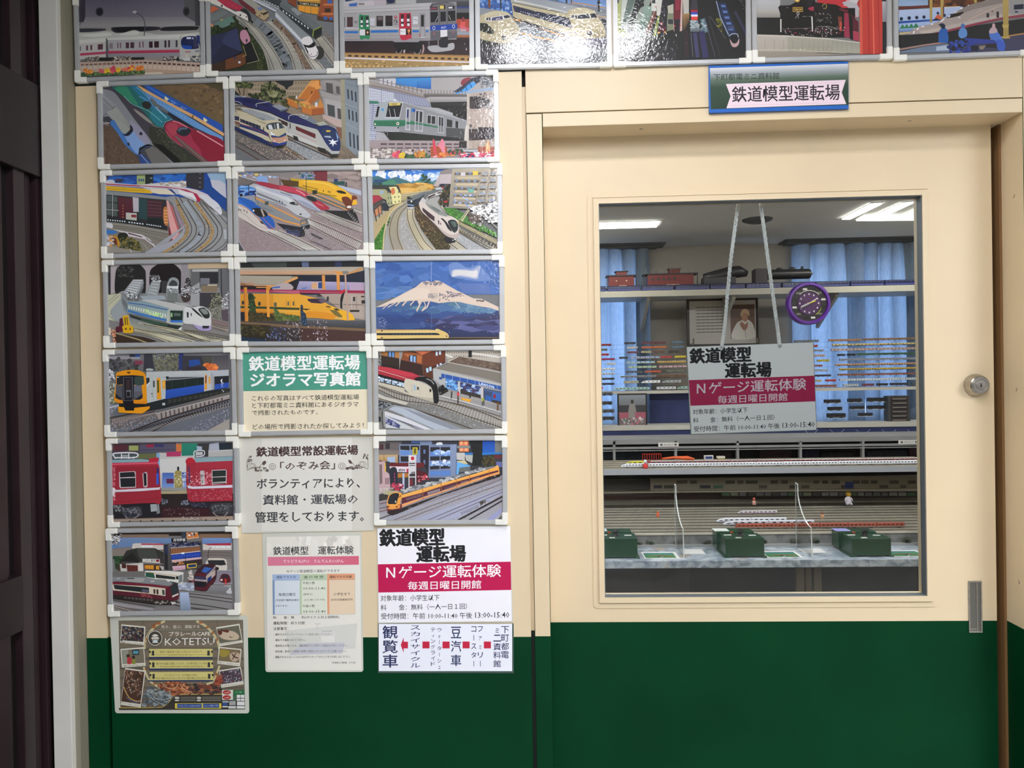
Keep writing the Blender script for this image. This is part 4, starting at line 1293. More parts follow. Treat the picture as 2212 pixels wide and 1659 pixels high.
ART['B2'] = '''
r b8b2b4 100,100,2100,150
r b0aaaa 100,100,2150,1400
p d0d0d8 350,180 600,180 600,330 350,300
g 4a98d8 3a7cc8 585,180 1115,175 1115,365 590,300
g 4488d0 2a62b0 900,240 1115,230 1115,365 900,345
c 8f3a4a 1560,260 1600,210 1700,190 1720,260 1640,310 1570,300
p 3a3c4a 1450,400 1560,330 1720,200 1850,170 1900,170 1850,250 1650,360 1500,420
c 4aa0e8 1700,270 1770,260 1770,310 1720,350 1600,420 1480,445 1450,430 1560,390
l 1c3c6a 10 1540,330 1580,430
l 1c3c6a 10 1620,300 1650,380
l 1c3c6a 10 1690,270 1720,340
p 5a5c62 1850,170 2080,165 2080,330 1850,300
s 160 14 1.4 8a8c92 c0c2c8 6a6a70 | 1850,170 2070,165 2070,370 1850,340
p 9ab0c8 1600,400 2070,330 2070,420 1500,440
p 8a7f7c 180,240 560,320 1000,450 1030,480 1000,500 560,390 180,320
p a49a96 180,245 560,330 1000,455 1010,475 560,360 180,290
m 7c716e 1 10 .22 1 370,200 1000,370 1000,440 370,280
l 7c716e 8 370,240 1010,400
l 8c8280 10 180,200 370,240
p 6c6664 1000,440 1650,450 1650,480 1100,480 1020,500
m 7c716e 1 14 .2 1 1010,370 1650,390 1650,450 1010,440
l 8a8280 12 1000,430 2000,450
g b5b0b2 8c8888 1090,480 1650,480 1650,560 1090,570
p 2c2b28 1100,560 1650,550 1650,840 1400,740 1120,640
p 1e1d1b 1150,620 1650,600 1650,840 1440,750
p 8486a0 180,330 560,400 1030,500 1130,640 480,560 400,560 280,1130 180,1130
m c8cad8 14 1 1 .5 180,340 560,420 560,560 180,560
m dcdfe8 9 12 .8 .5 180,340 560,420 560,560 180,560
m b8bccc 8 12 .75 .45 560,420 1030,510 1100,620 560,560
m ccd0dc 18 3 .82 .5 180,590 400,570 270,1130 180,1130
m c0c4d4 6 5 .8 .45 180,1000 400,1000 480,1130 180,1130
p 3f7f68 180,535 330,545 330,585 180,572
l 7a7c96 6 375,370 375,560
p 8f9094 690,545 900,610 1200,690 1640,830 1640,1100 1300,1080 640,1030 640,820
l b4b6ba 10 700,560 900,620 1640,835
p a8a8ac 1100,640 1220,645 1440,720 1440,755 1300,730 1180,690
l c8c8cc 5 1110,650 1440,740
p aab0b5 330,570 480,545 700,560 640,830 260,830 300,700
p a9b0b4 400,560 480,540 700,550 690,575 470,570
c dde0e0 545,540 575,505 600,530 620,545
p 1e2022 480,560 690,565 640,780 440,780
p c8c8c0 480,560 690,560 685,575 480,575
p d8c470 485,570 660,568 655,605 490,615
p b89c50 520,575 610,572 600,605 530,610
k b8bcc0 8 490,660 500,720 515,785
k b8bcc0 8 560,660 575,720 585,780
p c8ccd0 430,785 650,785 640,800 425,800
l cfd2d6 8 690,570 645,780
p 24242c 315,625 348,620 320,780 285,780
r 48a0d8 375,655,410,690
p 2f6f52 260,830 640,825 790,830 1100,900 1220,925 1220,945 1000,910 820,890 700,915 640,925 255,915
p 3a7f60 260,830 640,825 780,830 1000,880 820,870 640,845 260,848
o e8e4d8 280,888,12,14 618,880,22,24
o 5a5448 618,880,11,13
p a4a5ab 258,915 640,925 640,1000 280,985
r 2a2a30 270,930,292,952 612,930,636,952
l c0c0c8 8 280,990 640,1005
p d8d8dc 745,640 805,650 800,980 730,970
p 97989d 755,650 797,658 792,965 740,960
p 2c3468 757,670 782,675 775,795 752,790
r 2e74c0 820,655,850,705
p 244a9c 850,655 880,665 876,710 850,705
p 2f6f52 745,850 800,860 800,890 745,890
p d0d0d4 885,675 1000,690 990,1000 868,990
p 8e8f94 893,685 992,698 982,985 878,980
p 292c2c 895,690 925,694 918,850 888,845
p 292c2c 950,700 985,705 975,860 945,855
p 2f6f52 885,860 990,880 990,900 882,890
l d0d0d4 6 930,700 925,980
p c8c8cc 1058,745 1190,765 1180,895 1052,880
p 2e302f 1064,755 1115,762 1110,882 1060,875
p 2e302f 1124,765 1182,774 1175,888 1120,882
p c8c8cc 1225,765 1305,780 1305,1025 1218,1015
p 7c7d80 1232,775 1298,788 1298,1015 1226,1008
p 2a2c2c 1234,780 1262,785 1258,910 1232,905
p 2a2c2c 1272,788 1296,792 1296,918 1268,912
l c8c8cc 5 1262,785 1258,1015
p 2c2e2c 1345,810 1440,835 1435,935 1345,925
l b8b8bc 6 1345,810 1345,925
l b8b8bc 6 1440,835 1435,940
l b0b0b4 6 1475,830 1470,1040
l b0b0b4 6 1530,845 1525,1050
p 232523 1480,840 1522,850 1518,950 1476,940
p 4a4c4c 1340,940 1640,960 1640,1100 1340,1085
g 242624 2c2628 270,1000 640,1005 1300,1070 1610,1100
p 222522 400,995 640,1015 1340,1080 1620,1110 1620,1150 500,1130
k 7a7878 9 380,1010 460,1010 465,1060
r c4b8ae 1650,430,1690,1260
p cfc6be 1640,900 1690,920 1680,1140 1610,1130 1620,980
g bcaaa0 b0a094 1690,430 2070,380 2070,1260 1690,1260
s 300 10 1 cdbfb4 a09088 d8ccc4 | 1700,440 2060,400 2060,1240 1700,1240
p 3a3234 1690,480 1810,470 1990,520 1990,610 1820,660 1690,660
s 120 12 1.6 c8c4c4 8a8484 4a4244 | 1800,440 2060,420 2060,660 1840,640
p 4a3c3e 1680,960 1810,960 1810,1130 1680,1130
m 2c2224 6 1 1 .5 1685,970 1805,970 1805,1130 1685,1130
p 33262a 1812,935 2070,940 2070,1110 1812,1125
r 4a4442 1690,895,1725,935
g a8989a 9a8a8c 180,1130 1640,1140 1640,1400 180,1400
m 5a4e50 1 10 .78 .5 350,1160 1560,1165 1560,1215 350,1215
m 5a4e50 1 10 .78 .4 350,1225 1560,1215 1560,1260 350,1275
p 2c2426 1535,1145 1645,1145 1645,1250 1535,1240
s 90 24 1.4 c8beb8 8a7c78 dcd4cc | 200,1260 560,1260 560,1390 200,1390
s 50 20 1.3 b8a8a4 3c2c2a dccfc8 | 560,1270 1100,1270 1100,1330 560,1330
s 22 30 1 e06a70 d84a68 | 540,1300 640,1290 640,1380 540,1380
s 20 26 1 f0c020 f4d048 | 640,1330 720,1330 720,1390 640,1390
s 60 26 1 3c5a40 28402e 4a6a44 | 720,1350 1100,1340 1100,1400 720,1400
s 28 26 1 d8a838 c87838 | 880,1300 1010,1300 1010,1380 880,1380
p b85c38 1110,1220 1350,1220 1360,1330 1110,1380
m 8a3c24 4 1 1 .3 1110,1230 1350,1230 1360,1330 1110,1370
c d8485a 1145,1110 1170,1140 1190,1230 1195,1330 1175,1350 1150,1260 1140,1180
c e88a9c 1280,1110 1310,1150 1325,1260 1325,1370 1295,1380 1270,1280 1230,1220 1250,1160
k e88a9c 22 1290,1150 1230,1200 1260,1240
p e8a8b0 1140,1375 1200,1350 1230,1390 1150,1392
s 50 26 1.6 d87848 e8904a c85a3c | 1200,1340 1450,1300 1460,1340 1240,1380
s 80 22 1 2f4a3a 4c6a48 d84858 3c5a44 | 1370,1260 1620,1270 1620,1340 1370,1340
p b8bcc0 1590,1270 1820,1270 1820,1310 1600,1300
p b0604a 1815,1225 2060,1230 2060,1350 1815,1330
m 80382a 4 1 1 .25 1820,1230 2055,1235 2055,1310 1820,1300
s 130 20 1.8 e0607a f0e0e8 2c3468 d8486a c02838 | 1550,1340 2060,1300 2060,1390 1560,1390
c ecae78 1960,1145 1980,1160 1995,1230 1990,1330 1970,1290 1935,1330 1930,1220 1945,1180
o e8a878 1968,1155,14,18
'''
ART['C0'] = '''
r 1f4fa8 100,100,2100,560
p 35141c 185,240 240,235 215,340 185,350
s 40 60 2 2a68c0 1c4898 2f74cc | 300,230 1390,200 1390,320 300,340
r a8b878 662,215,785,380
m 2c3a28 1 4 .5 .8 670,215 775,215 775,235 670,235
m 3a5a8a 1 3 .7 .8 680,280 775,278 775,330 680,332
r 1f2c28 785,210,905,380
r 8a9a98 860,265,890,285 860,345,890,360
p 34344a 340,290 450,285 450,340 340,340
p 602838 340,295 400,292 400,310 340,312
c c8cad0 220,310 300,300 330,330 320,350 220,345
p d8d4d4 640,380 1010,345 1400,320 1400,410 900,400
s 40 22 1.5 b0aca8 e8e4e0 a8987c | 970,345 1390,325 1390,395 980,390
p 36353c 1395,195 1665,190 1670,450 1560,450 1400,400
r b0b0b8 1590,205,1620,212 1590,272,1620,279 1590,340,1620,347 1590,405,1620,412
p 9ab8d4 1700,185 1990,180 1990,370 1900,340 1760,300
p c8c8d4 1755,300 1900,310 1990,370 2000,590 1780,400
p 1f4a94 1665,300 1750,270 1790,420 2000,580 2000,780 1760,560 1660,450
p 8e9294 190,460 600,500 1110,560 1150,600 1100,640 600,570 190,520
p 9a9c9c 1080,560 1220,540 1600,640 2010,870 2010,1360 780,1390 1150,1220 1340,1060 1370,990 1290,800 1190,640
p d8ccd0 190,340 700,375 1300,400 1560,450 1720,520 1880,680 1935,780 1920,820 1860,820 1760,700 1640,590 1500,520 1200,440 700,400 190,370
p b03c5c 190,355 700,385 1100,405 1400,445 1560,510 1610,590 1590,625 1540,620 1560,560 1480,510 1300,440 700,400 190,372
c dcdce2 1600,520 1740,560 1880,660 1935,780 1915,815 1850,815 1800,740 1700,640
p c8ccd4 700,395 1200,430 1400,500 1560,600 1545,625 1300,520 900,480
p ece8ea 1280,450 1500,500 1560,600 1600,625 1480,560 1300,510
c c02848 1530,500 1600,570 1612,600 1590,630 1560,610 1545,570
r b8c0d0 1850,712,1895,728
p e8b81e 190,390 760,430 880,460 910,495 880,506 600,490 190,455
l a07814 6 190,430 780,465
p e8dcc4 860,430 1150,450 1240,505 1220,525 1000,515 880,490
p 2c4080 1110,435 1180,440 1250,510 1220,512 1150,455
l d8d4dc 10 190,380 900,420
p 2f2c30 200,520 1100,600 1130,1220 1000,1260 200,900
m 55605c 3 2 .8 .85 210,530 380,545 380,860 210,830
l c8c8c8 9 300,530 300,850
l c8c8c8 8 210,740 400,760
p 5a2430 380,560 600,580 600,880 400,870
m c88040 5 1 .3 .4 430,660 480,665 480,880 430,880
p c8c0c8 600,560 690,570 690,780 610,780
p c8c8bc 500,790 660,800 660,910 500,890
p 8a2c38 580,820 655,825 655,865 580,860
p 28484a 690,580 815,590 815,900 690,880
p 4c2430 820,600 1040,620 1040,860 820,850
m 7c5660 5 1 1 .1 825,600 1035,620 1035,860 825,850
p 1c2220 820,870 1060,880 1060,1020 820,960
c c87840 1060,740 1090,700 1120,740 1130,960 1090,980 1060,900
m e8b878 5 2 .7 .5 1065,740 1120,740 1130,960 1068,960
p 23262a 200,870 600,910 1060,980 1120,1030 1050,1040 600,960 200,930
m e8f0f4 1 8 .5 .5 215,880 500,905 500,945 215,915
m e8f0f4 1 6 .6 .5 530,915 770,945 770,980 530,950
m e8f0f4 1 7 .6 .5 800,950 1030,985 1030,1015 800,980
p 8a857a 200,920 600,970 1130,1060 1150,1230 900,1340 600,1390 200,1390
l 6a655c 8 320,980 700,1030 1140,1120
l 6a655c 8 320,1010 700,1060 1140,1160
l a8a498 8 310,960 700,1005 1140,1090
k 6c665c 8 530,1150 760,1200 900,1300 850,1390
k a8a494 10 530,1180 720,1230 820,1330 790,1390
k 6c665c 7 780,1130 960,1170 1120,1230
k 6c665c 7 900,1180 1000,1210 1080,1260
p e8a8a4 1105,610 1135,620 1180,760 1290,1110 1230,1180 1200,1210 1160,1030 1130,850
p c86a6c 1160,680 1190,690 1310,1080 1290,1110 1180,760
p 7a3038 1130,990 1160,1030 1195,1200 1150,1220
m 8c3c40 1 12 .2 1 1170,700 1300,1080 1290,1100 1165,740
p a890a0 1190,640 1230,700 1370,990 1340,1060 1300,960
g b4b6bc 9a9ca4 1370,985 1370,1000 1100,1260 780,1395
p aaacb4 1365,990 1350,1090 1160,1230 940,1300 780,1395 1000,1395 1220,1280 1350,1170 1378,1050
k b89868 40 1250,600 1340,830 1420,1000 1400,1130 1240,1280 1060,1390
s 120 8 1 c8a878 987850 | 1280,700 1340,740 1450,1020 1420,1150 1260,1290 1230,1260 1390,1080
t 5a544c - 1 4 11 | 1240,560 1400,830 1480,1010 1440,1160 1260,1320 1130,1400 | 1300,560 1460,830 1550,1010 1510,1170 1330,1330 1210,1400
k a8b0b8 60 1380,640 1540,880 1620,1030 1570,1190 1400,1340 1280,1400
t 544c48 - 1 4 11 | 1420,600 1600,850 1680,1010 1640,1170 1480,1320 1350,1400 | 1490,600 1660,850 1740,1010 1710,1170 1550,1320 1420,1400
k bb9a68 40 1530,640 1690,860 1790,1030 1760,1190 1620,1320 1520,1400
s 100 8 1 c8a878 987850 | 1540,640 1600,640 1800,1000 1810,1130 1640,1330 1600,1310 1750,1100
t 544c48 - 1 4 11 | 1600,640 1780,880 1870,1030 1840,1180 1700,1310 1600,1380 | 1660,650 1850,880 1930,1010 1920,1160 1790,1310 1680,1370
l b8bcc4 40 1980,1050 1990,1180
k 6a6460 10 2010,960 1900,830 1760,700
k 6a6460 10 2010,1220 1930,1300 1820,1370
k 6a6460 10 2010,1270 1960,1330 1880,1370
p e0dce0 205,940 290,950 310,980 300,1030 205,1010
p 3a7ac8 205,1040 330,1060 390,1085 300,1110 205,1110
p dcd6d8 310,1040 530,1080 740,1120 860,1190 940,1290 940,1310 850,1240 780,1190 530,1140 500,1110
p 4c2c38 535,1090 745,1150 745,1165 540,1110
p 3c2c34 800,1170 900,1240 905,1255 800,1180
l b89098 5 540,1150 770,1200 930,1300
c 26281f 400,1100 480,1090 530,1120 530,1200 420,1230 380,1160
s 150 24 1 2f3422 5a5a30 40442a 8a7a38 | 410,1180 560,1160 700,1240 740,1380 420,1330
p c8902c 300,1140 370,1140 410,1230 410,1310 330,1260
p 6a3424 300,1160 360,1180 380,1280 320,1250
p 9a948c 205,1260 420,1320 740,1370 700,1395 205,1395
l e8e4dc 7 560,1330 590,1390
s 26 20 1.5 b8c4d8 e8a050 e8e8ec | 205,1120 310,1150 320,1280 205,1290
'''
ART['C1'] = '''
r a08f90 100,150,2100,1450
p 5c4e4c 1300,190 2000,190 2000,420 1500,420
s 60 60 3 9c8a86 a89690 8c7c7a | 1500,200 2000,200 2000,400 1560,400
p 7a2c38 1290,200 1500,200 1500,360 1320,360
s 40 22 1.6 a0b8e0 6a94d8 c8d8f0 d8c86a | 170,230 700,220 900,260 620,340 200,300
p 8fb2e4 440,300 500,270 600,290 620,380 460,380
s 30 20 2 38507c 1c6a60 8898b8 | 1080,240 1300,220 1320,330 1100,330
p b8c0d4 1650,410 2010,500 2010,570 1700,470
p 8c8684 330,210 900,200 1080,245 960,305 600,270
p 77706e 160,280 200,280 430,355 320,415 160,420
l d8dce8 8 160,270 430,350
l 2c2826 8 160,425 320,415 430,360
p 606464 1500,370 1760,350 1770,430 1560,400
r 24504c 1600,360,1760,410
r 24386c 1600,320,1660,360
r 3f3a3a 1770,370,1795,440
g 2a66c8 1c4c9c 160,430 420,420 420,560 160,590
s 50 30 3 4a8ad8 1c3c80 8ab4e8 | 170,430 410,420 440,560 170,590
o 1c1a22 215,570,26,30
p 9a9ea8 160,590 420,560 440,700 300,700
p 2f6fc8 160,600 330,640 530,780 640,860 720,990 720,1050 640,1060 500,900 300,780 160,690
c 2a62b8 165,600 380,650 560,800 690,930 720,1030 690,1060 620,1060 540,960 400,800
c d6ccc4 160,700 300,750 420,860 540,970 620,1060 700,1080 700,1095 620,1105 540,1095 420,1040 300,970 160,880
k b05840 8 160,700 300,760 420,870 560,1000 700,1080
k c88070 7 520,880 600,970 700,1060
k 8a8078 5 160,800 280,860 360,940 470,1020 620,1070
l 5c5450 8 160,880 340,990 540,1110
c 262322 380,770 470,755 560,790 610,860 560,890 470,880 400,820
p b8a8a0 500,770 530,775 570,880 545,885
o e8e8f0 400,795,14,14
p 302820 485,945 530,960 565,1000 520,990
r 3a3434 175,765,190,795 203,775,215,805 255,780,266,810 295,800,305,835
p 9ea2a6 590,600 660,860 1090,940 1090,1030 700,920
p 8a8e92 420,590 1100,920 1240,980 1230,1010 1090,1030 720,930 620,840 540,760 430,700
l e09a50 22 420,600 700,740 1100,940
l e09a50 26 620,850 860,950 1100,1010
p 7c8084 1100,940 1200,920 1240,980 1100,1030
l 4a4440 7 1100,1010 1105,940 1190,925 1190,990
l e09a50 16 1110,990 1180,970
l 38302e 5 460,660 470,700
l 38302e 5 540,750 690,810
r 4a5450 570,660,625,710
l 3a3634 8 430,380 430,640
l 3a3634 12 325,420 335,570
p 232329 740,980 1090,1040 1240,1000 1240,1060 1180,1080 1160,1180 1080,1190 860,1080
s 30 16 3 4a4c74 3a3c54 | 860,1060 1080,1100 1060,1180 940,1130
c c2c4c8 350,430 430,400 560,460 720,470 880,520 960,580 1040,680 1180,790 1250,860 1240,900 1180,910 1040,860 900,760 700,680 460,600 440,480
c d8dade 440,430 700,490 900,580 1000,680 880,640 700,560 480,490
c 9fa3ac 440,550 700,650 880,730 880,700 700,620 460,520
m 2c2e38 1 18 .5 1 455,530 765,650 765,675 455,550
p 2c2e38 780,640 790,640 790,670 780,670
l 3a3c48 6 460,595 700,670 880,720
r 2c2e38 790,650,800,672 825,660,836,695
c 23221f 940,675 1000,665 1060,700 1060,718 1000,710 950,695
p 8a9098 1010,680 1030,670 1050,710 1030,710
o 3a3434 1103,850,18,12
l 6a6c74 6 1050,870 1180,905
p e09838 1330,560 1400,580 1850,760 1800,780 1400,620
p 6c6e6c 1100,480 1400,560 1900,770 1800,800 1360,650
l e09a50 14 1080,470 1400,570 1860,760
l e09a50 14 1200,530 1500,660 1800,790
p 1f1d1e 1450,790 1800,800 1900,770 1950,880 1980,980 1700,900
p c8a818 940,310 1100,330 1480,360 1600,400 1760,480 1940,650 1950,690 1900,710 1700,660 1540,580 1200,500 1080,440
c f0b82a 1100,340 1480,360 1640,430 1760,490 1900,600 1950,680 1920,710 1800,700 1660,620 1540,560 1200,480 1090,420
m 2c2414 1 13 .5 1 1130,410 1370,470 1370,490 1130,432
r 2c2414 1437,490,1450,515 1510,498,1522,530 1538,505,1550,537
l 4a3c14 8 1100,440 1500,560 1640,580
c 1c1a14 1640,500 1700,495 1770,520 1780,545 1710,540 1660,525
k fad86a 10 1150,360 1450,390 1620,460
c 6c3018 1720,600 1800,590 1860,640 1870,700 1860,770 1790,780 1770,720 1730,660
c 7a3a20 1870,580 1930,580 1950,620 1890,640 1870,700
o f0ece8 1830,740,34,18
m e8e0d0 1 1 1 1 1790,730 1850,730 1850,760 1800,760
m 8a8484 1 6 .5 1 1810,800 1970,960 1930,990 1800,830
t 4a3a30 bdb8b0 36 9 9 | 1480,830 1760,940 2020,1040 | 1300,820 1640,990 2020,1130
t 4a3a30 bdb8b0 10 9 8 | 1900,760 2020,800 | 1890,800 2020,860
c a83448 430,370 560,370 820,430 1100,490 1230,560 1200,600 1060,560 800,490 560,440
c c84058 820,420 1000,450 1160,520 1220,560 1180,590 1000,530 800,480
c b8bccc 430,400 640,460 860,530 1060,560 1200,640 1330,720 1400,800 1300,790 1140,720 1000,620 800,560 620,500
m 343848 1 11 .5 1 800,510 980,570 980,590 800,530
c 9ca0b4 1060,640 1200,680 1330,760 1420,815 1340,800 1200,740
c b02c40 1280,660 1360,640 1460,700 1530,750 1520,780 1440,785 1380,770 1300,700
k f0b8c0 12 1040,490 1120,530 1170,570
k e890a0 9 1340,680 1440,730
c 25282a 1190,580 1250,570 1320,610 1350,650 1290,660 1210,620
k c8ccd0 6 1200,570 1280,580 1400,620
r 2c3028 1280,490,1350,550
l 26282a 8 1185,280 1190,560
l 3a3630 8 935,310 945,440
l 3a3630 8 795,310 800,420
p 56401c 800,330 1080,360 1070,440 860,420
s 300 7 1 bcaca8 8a7c7a a0908c c8bcb8 | 180,980 520,1130 1050,1380 320,1380 180,1240
s 260 7 1 bcaca8 8a7c7a b0a4a4 | 1180,880 1480,860 2020,1120 2020,1250
s 200 7 1 9a9ca4 7a7c84 b0b4bc | 1200,1050 1900,1370 1450,1380 1100,1180
t 55302c d0ccc4 24 12 10 | 760,1090 1080,1230 1400,1390 | 620,1110 900,1250 1180,1390
t 55302c d0ccc4 34 11 10 | 1200,910 1600,1080 2020,1280 | 1240,1010 1560,1180 1960,1380
m b0a8a8 1 6 .55 1 1150,1020 1300,1200 1260,1240 1130,1060
l 3c3640 16 1260,1140 1430,1220
l 2c2830 8 1250,1250 1320,1270 1560,1380
p 4a4a52 175,1250 260,1390 175,1390
l c8c4d0 8 175,1240 270,1390
'''
